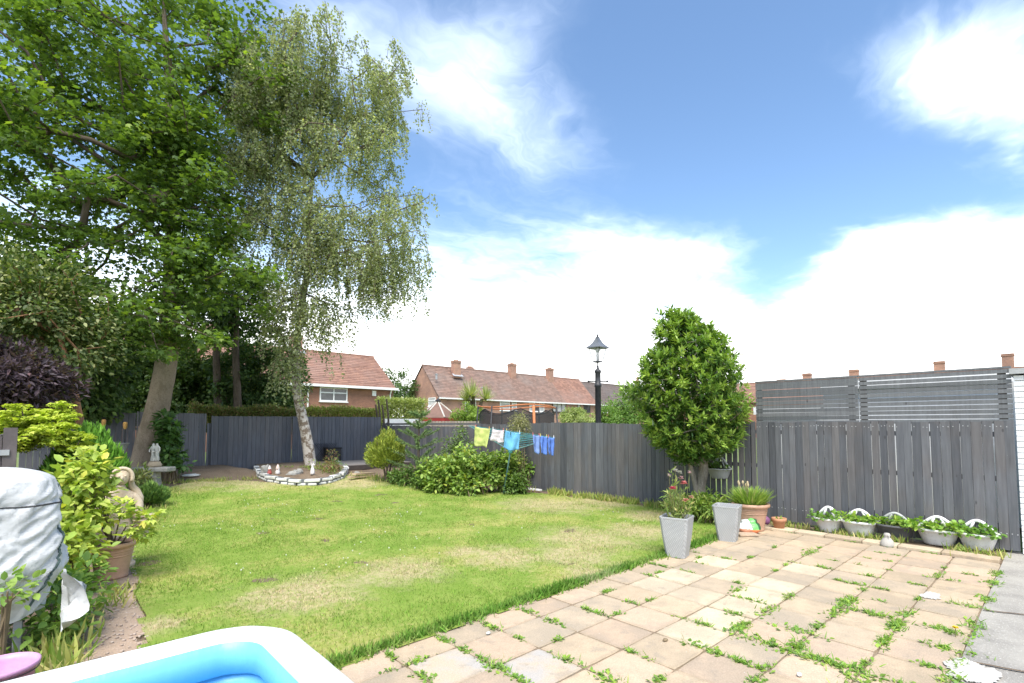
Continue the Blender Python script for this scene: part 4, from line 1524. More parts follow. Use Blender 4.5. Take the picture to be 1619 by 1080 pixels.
def birch():
    dep = 16.2
    base = D(492, 742, dep)
    base.z = bedz(base.x, base.y) - 0.05
    t = thing('birch_tree', 'tall silver birch with drooping pale green strands and white trunk', 'tree', base)
    pts = [base, D(487, 705, dep), D(478, 660, dep), D(470, 620, dep), D(468, 560, dep), D(476, 490, dep), D(488, 410, dep), D(490, 330, dep), D(500, 230, dep), D(520, 130, dep), D(535, 50, dep)]
    rad = [.21, .175, .155, .14, .12, .10, .085, .07, .055, .035, .012]
    tr = trunk_tube(pts, rad, 14, 0.12, 0.05)
    tr.build('trunk', BARK_BIRCH, t, True)
    s = dep / FPX
    ells = [(D(500, 210, dep), (3.0, 2.8, 3.9)), (D(430, 190, dep - .5), (1.7, 1.9, 3.2)), (D(400, 150, dep - .8), (1.2, 1.5, 2.2)), (D(395, 290, dep - .8), (1.0, 1.3, 1.6)), (D(470, 130, dep - .8), (1.6, 1.5, 2.0)), (D(595, 150, dep), (1.6, 1.8, 1.9)), (D(610, 365, dep - .5), (1.6, 1.6, 1.0)), (D(470, 380, dep - .8), (1.4, 1.6, 2.0)),
            (D(560, 400, dep), (1.3, 1.6, 1.2)), (D(660, 320, dep), (.9, .9, .5)), (D(448, 480, dep - .6), (.55, .6, 1.7)), (D(462, 560, dep - .5), (.35, .4, .7)), (D(500, 500, dep - .3), (.7, .8, 1.0)), (D(650, 450, dep), (.5, .6, 1.0)), (D(615, 440, dep - .3), (.8, .8, .6))]
    tips = in_ellipsoids(430, ells, 0.42)
    # the two leaders
    mb = MB()
    mb = skeleton([(pts[i], rad[i]) for i in range(5, len(pts))], tips, 0.55, 0.010, 0.5, 0.10, mb, 0.1)
    mb.build('branches', BARK_DARK, t, True)
    P, Dv, S, tw = [], [], [], MB()
    right_edge = D(600, 400, dep)
    for c in tips:
        k = random.randint(7, 11)
        low = c[2] < 8.0
        thin = (Vector(c) - EYE).normalized().dot(RGT) > -0.17    # outer side is thinner
        for _ in range(k if not thin else 6):
            a = random.uniform(0, 2 * math.pi)
            r0 = random.uniform(0.0, 0.36)
            x, y, z = c[0] + math.cos(a) * r0, c[1] + math.sin(a) * r0, c[2] + random.uniform(-.2, .3)
            L = random.uniform(0.35, 1.0) * (1.5 if low else 1.0)
            ax, ay = math.cos(a) * .25, math.sin(a) * .25
            path = []
            m = int(L / 0.027) if not thin else int(L / 0.036)
            for q in range(m):
                f = q / m
                px_, py_, pz_ = x + ax * math.sin(f * 1.57) * L, y + ay * math.sin(f * 1.57) * L, z - L * f ** 1.25 + .04 * math.sin(f * 9 + a)
                if q % 6 == 0:
                    path.append((px_, py_, pz_))
                P.append((px_ + random.gauss(0, .045), py_ + random.gauss(0, .045), pz_ + random.gauss(0, .03)))
                b = random.uniform(0, 6.283)
                Dv.append((math.cos(b) * .7, math.sin(b) * .7, random.uniform(-1.1, .1)))
            if len(path) > 1 and random.random() < .6:
                tw.tube(path, .006, 3, cap=False)
    tw.build('twigs', BARK_DARK, t)
    n = len(P)
    tn = tints(n, [(0.24, 0.275, 0.155), (0.195, 0.23, 0.125), (0.33, 0.35, 0.23), (0.15, 0.185, 0.09), (0.34, 0.35, 0.12)], .2, [.32, .3, .2, .15, .03])
    me = leaf_mesh('crown', np.array(P), np.array(Dv), rand_unit(n), rng.uniform(.06, .11, n), T_DIAM, tn, LEAF_THIN)
    place(me, 'crown', t)
    return t


birch()


def small_tree(name, label, base, trunk_pts, radii, ells, ntips, per, rad, leaf, size, cols, weights=None, bark=BARK_DARK, material=LEAF, flat=.8, cat='tree', power=.38, droop=-.1, sidefrac=.3, nrm_up=.6, out_up=0.0, lump=True):
    t = thing(name, label, cat, base)
    if trunk_pts:
        trunk_tube(trunk_pts, radii, 10, .1, .05).build('trunk', bark, t, True)
    tips = in_ellipsoids(ntips, ells, power)
    zmin = min(e[0][2] - e[1][2] for e in ells)
    if trunk_pts:
        skeleton([(p, r) for p, r in zip(trunk_pts, radii)], tips, .4, .007, .5, .05, None, sidefrac).build('branches', bark, t, True)
    P, d, idx = scatter_clumps(tips, rng.uniform(rad * .7, rad * 1.3, len(tips)), per, flat)
    P[:, 2] = np.maximum(P[:, 2], base[2] + .03)
    n = len(P)
    cen = np.array(tuple(ells[0][0]))
    out = norm_rows(P - cen)
    Dv = out * .8 + rand_unit(n) * .7 + np.array([0, 0, droop])
    Nv = np.array([0, 0, nrm_up]) + out * .5 + rand_unit(n) * .5
    tn = tints(n, cols, .22, weights)
    if out_up:
        Dv = Dv + np.array([0, 0, out_up])
    me = leaf_mesh('crown', P, Dv, Nv, rng.uniform(size * .7, size * 1.3, n), leaf, tn, material)
    place(me, 'crown' if cat == 'tree' else 'foliage', t)
    return t


def V3(v, z=None):
    return Vector((v[0], v[1], v[2] if z is None else z))


# variegated holly-like tree at the left, with a reddish trunk
b = D(126, 745, 10.2); b.z = bedz(b.x, b.y)
small_tree('variegated_tree', 'cream-edged variegated tree with reddish trunk at the far left', b, [b, D(128, 690, 10.2), D(121, 640, 10.2), D(112, 590, 10.2), D(90, 520, 10.2)], [.085, .075, .07, .06, .03],
           [(D(55, 500, 10.0), (1.3, 1.2, 1.15)), (D(105, 585, 10.0), (.62, .6, .62)), (D(10, 470, 10.0), (1.0, 1.0, 1.0)), (D(140, 540, 10.4), (.6, .6, .5))], 210, 70, .34, T_OVAL, .085,
           [(.20, .22, .085), (.075, .11, .03), (.30, .31, .15), (.045, .075, .02)], [.17, .33, .08, .42], BARK_RED)
# purple-leaved shrub
b = D(10, 760, 9.0); b.z = 0.1
small_tree('purple_shrub', 'dark purple-leaved shrub under the variegated tree', b, [b, D(15, 690, 9.0), D(25, 620, 9.0)], [.06, .05, .03],
           [(D(15, 600, 9.0), (.7, .7, .66)), (D(66, 610, 9.2), (.4, .4, .36)), (D(-50, 590, 8.8), (.7, .7, .8))], 110, 110, .30, T_LANCE, .13, [(.055, .038, .05), (.035, .026, .034), (.09, .06, .075), (.13, .075, .08)], [.4, .35, .2, .05], cat='shrub')
# dark evergreen shrubs behind the fence
for px, dep, py, w, hh, lb in [(-20, 13.5, 545, 2.2, 2.2, 'dense dark green tree at the left edge behind the purple shrub'), (95, 14.0, 560, 1.9, 2.0, 'dark green tree behind the variegated one'), (245, 22.0, 585, 2.0, 2.2, 'dark evergreen tree right behind the sycamore trunk'), (350, 23.0, 585, 1.9, 2.1, 'dark evergreen tree behind the two slim trunks'), (170, 21.0, 600, 2.0, 1.6, 'dark evergreen shrub behind the fence left of the sycamore trunk'), (300, 22.0, 612, 1.7, 1.3, 'dark evergreen shrub behind the fence right of the sycamore trunk'),
                               (410, 22.0, 590, 2.0, 2.1, 'dark evergreen tree behind the fence left of the birch trunk')]:
    b = D(px, 700, dep); b.z = 0.0
    c = D(px, py, dep)
    small_tree('evergreen_shrub', lb, b, [b, V3(b, 1.2), V3(c)], [.13, .1, .05], [(c, (w, 1.2, hh)), (c + Vector((0, 0, -hh * .7)), (w * .9, 1.1, 1.0))], 120, 110, .5, T_OVAL, .15,
               [(.06, .105, .03), (.042, .08, .025), (.09, .14, .035), (.16, .21, .045)], [.4, .35, .2, .05], cat='tree' if 'tree' in lb else 'shrub')
# two slim trunks behind the fence
for px, top, lb in [(345, 480, 'slim dark trunk behind the fence, nearer the sycamore'), (376, 470, 'slim dark trunk behind the fence, nearer the birch')]:
    b = D(px + 2, 700, 20.5); b.z = 0.0
    c = D(px, top, 20.5)
    small_tree('slim_tree', lb, b, [b, D(px, 640, 20.5), D(px - 3, 560, 20.5), c], [.17, .15, .13, .05], [(c, (1.8, 1.6, 1.7))], 60, 70, .55, T_OVAL, .14, [(.045, .09, .022), (.07, .12, .025), (.03, .06, .018)], [.4, .25, .35], sidefrac=.7)

# clipped hedge behind the fence
def hedge(name, label, px0, px1, dep0, dep1, ztop, zbot, cols, n, thick=.7, size=.07):
    a, b = D(px0, 660, dep0), D(px1, 660, dep1)
    t = thing(name, label, 'hedge', ((a.x + b.x) / 2, (a.y + b.y) / 2, 0))
    f = rng.random(n)
    u = rng.uniform(-1, 1, n)
    base = np.outer(1 - f, np.array(a)) + np.outer(f, np.array(b))
    dirv = (b - a).normalized()
    nrm = np.array([-dirv.y, dirv.x, 0])
    lump = np.array([noise.noise(Vector((p[0] * 1.1, p[1] * 1.1, 2))) for p in base])
    top = ztop + .22 * lump
    zz = zbot + (top - zbot) * (1 - rng.random(n) ** 1.8 * .9)
    P = base + nrm[None] * (u * thick * (0.75 + .25 * lump))[:, None]
    P[:, 2] = zz + rng.normal(0, .06, n)
    Dv = rand_unit(n) + nrm[None] * u[:, None] + np.array([0, 0, .5])
    me = leaf_mesh('foliage', P, Dv, rand_unit(n) + np.array([0, 0, .5]), rng.uniform(size * .7, size * 1.4, n), T_DIAM, tints(n, cols, .25), LEAF)
    place(me, 'foliage', t)
    st = MB()
    for k in range(12):
        q = a.lerp(b, (k + .5) / 12)
        st.tube([(q.x, q.y, -.05), (q.x + random.uniform(-.1, .1), q.y, zbot + .3), (q.x + random.uniform(-.3, .3), q.y + random.uniform(-.2, .2), ztop - .2)], [.05, .04, .015], 5)
    st.build('stems', BARK_DARK, t)
    return t


hedge('hedge', 'brown and green clipped hedge above the back fence', 300, 470, 19.6, 20.8, 2.45, 1.3, [(.12, .17, .045), (.16, .19, .05), (.22, .15, .075)], 14000, .5)
hedge('hedge', 'bright topped hedge right of the birch trunk above the fence', 470, 602, 20.8, 22.0, 2.42, 1.3, [(.21, .27, .055), (.28, .32, .08), (.22, .16, .075)], 12000, .5)
hedge('hedge', 'loose light green hedge left of the red gazebo', 600, 668, 24, 25.5, 2.95, 1.2, [(.30, .34, .10), (.22, .27, .08), (.40, .42, .18)], 9000, .6, .09)
# cut stems standing up by the corner post
t = thing('pruned_stems', 'bare pruned stems standing above the fence corner', 'shrub', D(600, 700, 20.5) * 1.0)
for k, (a, b) in enumerate([(598, 632), (604, 640), (611, 631), (612, 668), (594, 640)]):
    p, q = D(a + 4, 690, 20.5), D(a, b, 20.5)
    MB().tube([p, p.lerp(q, .6) + Vector((.03, 0, 0)), q], [.05, .045, .04], 6).build('stem', BARK_DARK, t)

# distant and neighbouring greenery
for px, py, dep, rx_, rz_, lb, cols in [(628, 608, 62, 2.3, 1.9, 'round green tree between the two brick houses', [(.07, .12, .035), (.05, .09, .03), (.10, .15, .045)]),
                                        (990, 645, 24, .95, .75, 'leafy green tree behind the fence just left of the bay tree', [(.12, .21, .04), (.09, .17, .03), (.16, .25, .06)]),
                                        (962, 657, 26, .55, .5, 'small bright bush behind the fence beside the lamp post', [(.13, .22, .04), (.10, .18, .035), (.17, .26, .06)]),
                                        (738, 653, 27, .85, .42, 'bright green rounded bush under the palm', [(.15, .23, .03), (.11, .18, .025), (.20, .28, .05)]),
                                        (918, 662, 30, 1.3, .28, 'low yellowish grass clump behind the fence by the trampoline', [(.25, .30, .10), (.18, .23, .07), (.32, .34, .15)]),
                                        (905, 655, 31, .7, .35, 'wispy light shrub between trampoline and dark-framed windows', [(.25, .30, .10), (.18, .23, .07)])]:
    c = D(px, py, dep)
    b = V3(c, 0.0)
    small_tree('garden_tree' if 'tree' in lb else 'garden_bush', lb, b, [b, V3(b, max(.5, c.z - rz_ * .9)), V3(c)], [.09, .07, .03], [(c, (rx_, rx_, rz_)), (c + Vector((0, 0, -rz_ * .6)), (rx_ * .9, rx_ * .9, rz_ * .6))], 60, 60, rz_ * .42 + .08, T_DIAM, .10 if dep < 40 else .26, cols, cat='tree' if 'tree' in lb else 'shrub')

# cordyline palm
b = D(752, 700, 30); b.z = 0.0
t = thing('cordyline_palm', 'spiky cordyline palm with two heads in front of the terrace', 'palm', b)
P, Dv = [], []
for px, py, r in [(745, 626, 1.0), (768, 632, .85), (738, 634, .8)]:
    c = D(px, py, 30)
    MB().tube([V3(b), V3(b, 1.6), c.lerp(V3(b, c.z), .4), c], [.13, .12, .1, .09], 7).build('trunk', BARK_DARK, t)
    for _ in range(120):
        d = Vector(rand_unit(1)[0]); d.z = abs(d.z) * 1.2 - .35
        P.append(tuple(c)); Dv.append(tuple(d.normalized() * r))
n = len(P)
Dv = np.array(Dv)
place(leaf_mesh('fronds', np.array(P), Dv, np.tile((0, 0, 1.), (n, 1)), np.linalg.norm(Dv, axis=1) * rng.uniform(.9, 1.25, n), T_BLADE, tints(n, [(.24, .28, .09), (.16, .21, .06), (.33, .34, .16)], .2), LEAF, np.full(n, .75)), 'fronds', t)

# ------------------------------------------------------------------ bay tree


def bay():
    dep = 9.55
    b = D(1112, 806, dep); b.z = 0.02
    t = thing('bay_tree', 'clipped bright green bay tree standing against the side fence', 'tree', b)
    pts = [b, D(1108, 770, dep), D(1113, 740, dep), D(1106, 700, dep), D(1098, 600, dep), D(1095, 530, dep)]
    trunk_tube(pts, [.12, .095, .09, .075, .05, .02], 10, .3, .1).build('trunk', BARK_BAY, t, True)
    trunk_tube([D(1104, 790, dep), D(1098, 760, dep), D(1085, 710, dep)], [.06, .05, .03], 8, .1, .1).build('trunk', BARK_BAY, t, True)
    # profile: radius against height
    prof = [(1.0, .15), (1.15, .40), (1.38, .68), (1.78, .92), (2.15, 1.0), (2.5, .99), (2.85, .85), (3.2, .64), (3.6, .38), (3.9, .10)]
    zs, rs = zip(*prof)
    m = 1350
    z = rng.uniform(1.08, 3.88, m)
    r = np.interp(z, zs, rs)
    keep = rng.random(m) < (r / 1.14) ** .8 + .1
    z, r = z[keep], r[keep]
    a = rng.uniform(0, 2 * math.pi, len(z))
    lump = np.array([noise.noise(Vector((math.cos(q) * 1.4, math.sin(q) * 1.9, w * 2.1))) for q, w in zip(a, z)])
    f = (1 - .55 * rng.random(len(z)) ** 2.2)
    cx = np.interp(z, [.8, 2.2, 4.0], [0.05, 0, -.15])
    rr = r * f * (1 + .30 * lump)
    A = D(1091, 640, dep)
    tips = np.column_stack([A.x + rr * np.cos(a) + cx * RGT.x, A.y + rr * np.sin(a) + cx * RGT.y, z + .05 * lump])
    tips = tips[tips[:, 0] < FX + .5]
    # stray shoots standing out of the outline
    ex = tips[rng.choice(len(tips), 70)]
    tips = np.vstack([tips, ex + norm_rows(ex - np.array([A.x, A.y, 1.9])) * rng.uniform(.05, .2, (70, 1)) + np.array([0, 0, .06])])
    skeleton([(p, .05) for p in pts[2:]], tips[::3], .4, .006, .5, .05, None, .05).build('branches', BARK_BAY, t, True)
    # shoots: whorls of narrow upright leaves
    P, Dv, Sz, Tn = [], [], [], []
    for c in tips:
        outv = Vector((c[0] - A.x, c[1] - A.y, 0.55)).normalized()
        tone = random.choice([0, 0, 1, 1, 2])
        ax = (outv + Vector(rand_unit(1)[0]) * .35).normalized()
        for k in range(22):
            g = k / 22
            d = Vector(rand_unit(1)[0])
            d = (d - ax * d.dot(ax)).normalized()
            dv = (ax * (.25 + 1.0 * g) + d).normalized()
            P.append(tuple(Vector(c) + ax * (g * .16 - .08) + Vector(rand_unit(1)[0]) * .02)); Dv.append(tuple(dv)); Sz.append(random.uniform(.065, .15))
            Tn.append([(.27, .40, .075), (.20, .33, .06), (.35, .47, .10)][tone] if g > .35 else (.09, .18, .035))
    n = len(P)
    # inner fill leaves
    q = 7000
    zi = rng.uniform(1.05, 3.7, q)
    ri = np.interp(zi, zs, rs) * rng.random(q) ** .6 * .85
    ai = rng.uniform(0, 6.283, q)
    Pi = np.column_stack([A.x + ri * np.cos(ai), A.y + ri * np.sin(ai), zi])
    Pi = Pi[Pi[:, 0] < FX + .4]
    q = len(Pi)
    Pn = np.vstack([np.array(P), Pi])
    Dn = np.vstack([np.array(Dv), rand_unit(q)])
    Sn = np.concatenate([np.array(Sz), rng.uniform(.07, .12, q)])
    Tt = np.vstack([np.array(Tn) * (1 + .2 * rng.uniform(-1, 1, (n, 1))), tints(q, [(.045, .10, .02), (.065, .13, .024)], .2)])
    axis_up = np.array([0, 0, 1.]) + rand_unit(len(Pn)) * .3
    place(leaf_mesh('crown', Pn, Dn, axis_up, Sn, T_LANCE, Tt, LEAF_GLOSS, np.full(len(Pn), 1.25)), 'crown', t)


bay()

# ------------------------------------------------------------------ shrubs inside the garden


def conifer(name, label, base, rad, hgt, n, cols, up=1.0, size=.12, weights=None, cat='conifer', lobes=9, stem=.1):
    t = thing(name, label, cat, base)
    bx, by, bz = base
    lob = []
    for k in range(lobes):
        a = 2 * math.pi * k / lobes + random.uniform(-.3, .3)
        r = rad * random.uniform(.3, .62)
        lob.append(((bx + r * math.cos(a), by + r * math.sin(a), bz + stem + hgt * random.uniform(.32, .5)), (rad * random.uniform(.35, .5), rad * random.uniform(.35, .5), hgt * random.uniform(.28, .4))))
    lob.append(((bx, by, bz + stem + hgt * .6), (rad * .5, rad * .5, hgt * .42)))
    P = in_ellipsoids(n, lob, .3)
    P[:, 2] = np.maximum(P[:, 2], bz + stem * .4)
    c = np.array([bx, by, bz + hgt * .25])
    out = norm_rows(P - c)
    Dv = out * .8 + np.array([0, 0, up]) + rand_unit(n) * .45
    place(leaf_mesh('foliage', P, Dv, rand_unit(n), rng.uniform(size * .6, size * 1.3, n), T_SPRAY, tints(n, cols, .25, weights), NEEDLE), 'foliage', t)
    mb = MB()
    for k in range(6):
        a = k * 1.05
        mb.tube([(bx, by, bz - .03), (bx + .3 * rad * math.cos(a), by + .3 * rad * math.sin(a), bz + stem + hgt * .35), (bx + .55 * rad * math.cos(a), by + .55 * rad * math.sin(a), bz + stem + hgt * .7)], [.035, .02, .008], 5)
    mb.build('stem', BARK_DARK, t)
    return t


def ground_pt(px, py, z=0.0):
    p = G(px, py, z)
    p.z = max(hz(p.x, p.y), bedz(p.x, p.y))
    return p


p = ground_pt(236, 800, .1)
conifer('dwarf_conifer', 'small round green juniper at the lawn corner below the stone table', p, .33, .44, 5200, [(.09, .16, .035), (.06, .12, .03), (.13, .21, .045)], .6, .09, stem=.03)
p = D(140, 745, 8.8); p.z = bedz(p.x, p.y)
conifer('conifer_bush', 'dense bright green conifer bush leaning over behind the statue', p, .68, 1.60, 22000, [(.10, .22, .025), (.07, .16, .022), (.14, .29, .035)], .9, .12)
p = D(612, 752, 14.6); p.z = bedz(p.x, p.y)
conifer('golden_conifer', 'golden green rounded conifer by the wooden deck', p, .62, 1.15, 9000, [(.17, .21, .03), (.12, .165, .025), (.25, .28, .045)], .15, .10, stem=.35)
# lime green maple with layered branches
p = D(60, 760, 8.2); p.z = .1
def lime_maple():
    t = thing('lime_maple', 'lime green layered maple shrub behind the covered barbecue', 'shrub', p)
    tips = in_ellipsoids(105, [(D(60, 664, 8.2), (.5, .5, .32)), (D(88, 692, 8.0), (.45, .4, .26)), (D(40, 695, 8.2), (.42, .4, .3)), (D(20, 676, 8.2), (.35, .4, .28))], .5)
    skeleton([(p, .04), (V3(p, .6), .035), (D(60, 690, 8.2), .02)], tips, .4, .006, .5, .05, None, .5).build('branches', BARK_DARK, t, True)
    P, d, i = scatter_clumps(tips, rng.uniform(.1, .2, len(tips)), 70, .35)
    n = len(P)
    place(leaf_mesh('foliage', P, rand_unit(n) * np.array([1, 1, .3]) + np.array([0, 0, -.2]), np.array([0, 0, 1.]) + rand_unit(n) * .4, rng.uniform(.05, .09, n), T_MAPLE, tints(n, [(.34, .40, .05), (.26, .34, .04), (.42, .46, .08)], .2), LEAF), 'foliage', t)
lime_maple()

# young fir with whorled branches
def young_fir():
    dep = 14.2
    b = D(661, 748, dep); b.z = bedz(b.x, b.y)
    t = thing('young_fir', 'young open fir tree with tiered arching branches by the fence corner', 'conifer', b)
    top = D(663, 655, dep)
    MB().tube([b, b.lerp(top, .5), top], [.045, .035, .012], 7).build('trunk', BARK_DARK, t)
    P, Dv = [], []
    mb = MB()
    H = top.z - b.z
    for k in range(6):
        f = .22 + .74 * k / 5
        L = .95 * (1.12 - f) + .12
        for q in range(6):
            a = q * 1.047 + k * .5 + random.uniform(-.2, .2)
            pts = []
            for s in range(7):
                g = s / 6
                pt = b.lerp(top, f) + Vector((math.cos(a) * L * g, math.sin(a) * L * g, (.16 + .25 * f) * L * g + .12 * L * g * g))
                pts.append(pt)
            mb.tube(pts, [.014, .012, .011, .01, .008, .006, .003], 4)
            for s in range(6):
                for u in range(int(26)):
                    c = pts[s].lerp(pts[s + 1], random.random())
                    ax = (pts[s + 1] - pts[s]).normalized()
                    d = Vector(rand_unit(1)[0])
                    P.append(tuple(c)); Dv.append(tuple((ax * .8 + d).normalized()))
    mb.build('branches', BARK_DARK, t)
    n = len(P)
    place(leaf_mesh('needles', np.array(P), np.array(Dv), rand_unit(n), rng.uniform(.06, .10, n), T_NEEDLE, tints(n, [(.10, .16, .055), (.075, .125, .05), (.14, .20, .065)], .2), NEEDLE, np.full(n, 1.6)), 'needles', t)
young_fir()

# raspberry thicket and neighbours along the fence
def thicket(name, label, spots, cols, per=90, leaf=T_OVAL, size=.10, cat='shrub', weights=None):
    c0 = spots[0][0]
    t = thing(name, label, cat, V3(c0, hz(c0.x, c0.y)))
    tips, rads = [], []
    st = MB()
    for c, r, k in spots:
        for _ in range(k):
            d = rand_unit(1)[0] * (random.random() ** .35)
            q = Vector((c.x + d[0] * r[0], c.y + d[1] * r[0], max(c.z + d[2] * r[1], hz(c.x, c.y) + .08)))
            if q.x > FX - .05:
                q.x = FX - .05
            tips.append(tuple(q)); rads.append(random.uniform(.14, .26))
            if random.random() < .35:
                b = Vector((c.x + random.gauss(0, r[0] * .4), c.y + random.gauss(0, r[0] * .4), hz(c.x, c.y)))
                b.x = min(b.x, FX - .06)
                st.tube([b, b.lerp(q, .6) + Vector((0, 0, .15)), q], [.012, .01, .005], 4)
    st.build('stem', STEM_BROWN, t)['kind'] = 'stuff'
    P, d, i = scatter_clumps(np.array(tips), np.array(rads), per, .8)
    P[:, 2] = np.maximum(P[:, 2], .03)
    P[:, 0] = np.minimum(P[:, 0], FX - .01)
    n = len(P)
    Dv = d * .8 + rand_unit(n) * .6 + np.array([0, 0, -.15])
    place(leaf_mesh('foliage', P, Dv, np.array([0, 0, .9]) + d * .4 + rand_unit(n) * .4, rng.uniform(size * .6, size * 1.3, n), leaf, tints(n, cols, .22, weights), LEAF), 'foliage', t)
    return t


dep = 13.3
thicket('raspberry_bush', 'sprawling light green raspberry thicket beside the clothes airer', [(D(740, 735, dep), (.75, .5), 46), (D(700, 745, dep + .2), (.6, .4), 30), (D(790, 742, dep), (.5, .5), 30), (D(745, 765, dep - .2), (.6, .25), 22), (D(690, 765, dep), (.4, .2), 14)],
        [(.17, .25, .05), (.12, .20, .04), (.24, .32, .075), (.34, .35, .06)], 60, T_OVAL, .11, 'shrub', [.38, .34, .22, .06])
thicket('low_shrub', 'dark green low shrub at the foot of the golden conifer', [(D(645, 752, 14.3), (.5, .22), 26), (D(675, 758, 13.9), (.4, .2), 18)], [(.09, .16, .035), (.065, .12, .03), (.13, .20, .045)], 60, T_OVAL, .08)
thicket('bushy_shrub', 'dark leafy shrub at the base of the airer pole', [(D(812, 765, 13.0), (.28, .26), 26), (D(800, 745, 13.2), (.25, .3), 18)], [(.09, .15, .03), (.12, .19, .04), (.06, .11, .025)], 60, T_OVAL, .08)
thicket('twiggy_shrub', 'tall thin brownish shrub rising over the fence behind the washing', [(D(822, 672, 13.6), (.22, .3), 26), (D(815, 715, 13.5), (.2, .45), 20)], [(.22, .21, .10), (.17, .18, .07), (.26, .25, .13)], 50, T_LANCE, .07)
thicket('leafy_sapling', 'small leafy sapling against the fence right of the airer', [(D(836, 742, 14.0), (.2, .16), 8), (D(826, 735, 14.0), (.15, .2), 5)], [(.15, .25, .05), (.11, .19, .035)], 22, T_OVAL, .11)
thicket('climbing_stems', 'sparse grey-green bush against the dark fence corner', [(D(727, 700, 14.6), (.28, .4), 16), (D(718, 712, 14.8), (.3, .3), 10)], [(.13, .19, .06), (.10, .15, .05)], 26, T_OVAL, .085)
thicket('climber', 'broad-leaved climber on the sycamore trunk', [(D(268, 690, 13.0), (.18, .42), 26), (D(276, 725, 13.0), (.2, .3), 18), (D(258, 670, 13.0), (.12, .2), 8)], [(.055, .115, .03), (.04, .085, .025), (.08, .15, .035)], 26, T_OVAL, .15, 'climber')
thicket('shade_plant', 'low strappy plant below the stone table', [(D(215, 757, 11.6), (.25, .12), 14)], [(.15, .21, .06), (.22, .22, .09)], 40, T_LANCE, .14, 'plant')
thicket('weedy_clump', 'leafy weeds at the foot of the bay tree', [(D(1120, 800, 9.2), (.32, .14), 22), (D(1085, 795, 9.4), (.35, .18), 18), (D(1150, 810, 9.0), (.15, .08), 6)], [(.16, .25, .05), (.11, .19, .035), (.24, .28, .07)], 44, T_LANCE, .11, 'plant')
# plants between barbecue and path
thicket('border_plant', 'yellow-green leafy plant spilling beside the covered barbecue', [(D(120, 790, 5.6), (.24, .30), 34), (D(138, 745, 5.7), (.13, .14), 12), (D(114, 865, 5.2), (.17, .22), 24), (D(105, 830, 5.4), (.15, .3), 18)],
        [(.28, .34, .06), (.20, .28, .05), (.36, .40, .09), (.44, .40, .07)], 17, T_OVAL, .105, 'plant', [.36, .34, .24, .06])
thicket('border_plant', 'dark green leafy plant low in front of the terracotta pot', [(D(128, 915, 4.7), (.14, .10), 11), (D(112, 935, 4.5), (.16, .10), 10), (D(75, 985, 4.1), (.2, .12), 16)],
        [(.14, .24, .05), (.10, .18, .035), (.20, .29, .06)], 18, T_OVAL, .085, 'plant')
thicket('border_plant', 'leafy sprig poking in at the edge below the barbecue cover', [(D(6, 940, 3.7), (.12, .06), 7)], [(.14, .24, .05), (.20, .29, .06)], 16, T_OVAL, .07, 'plant')

# ------------------------------------------------------------------ rockery round the birch


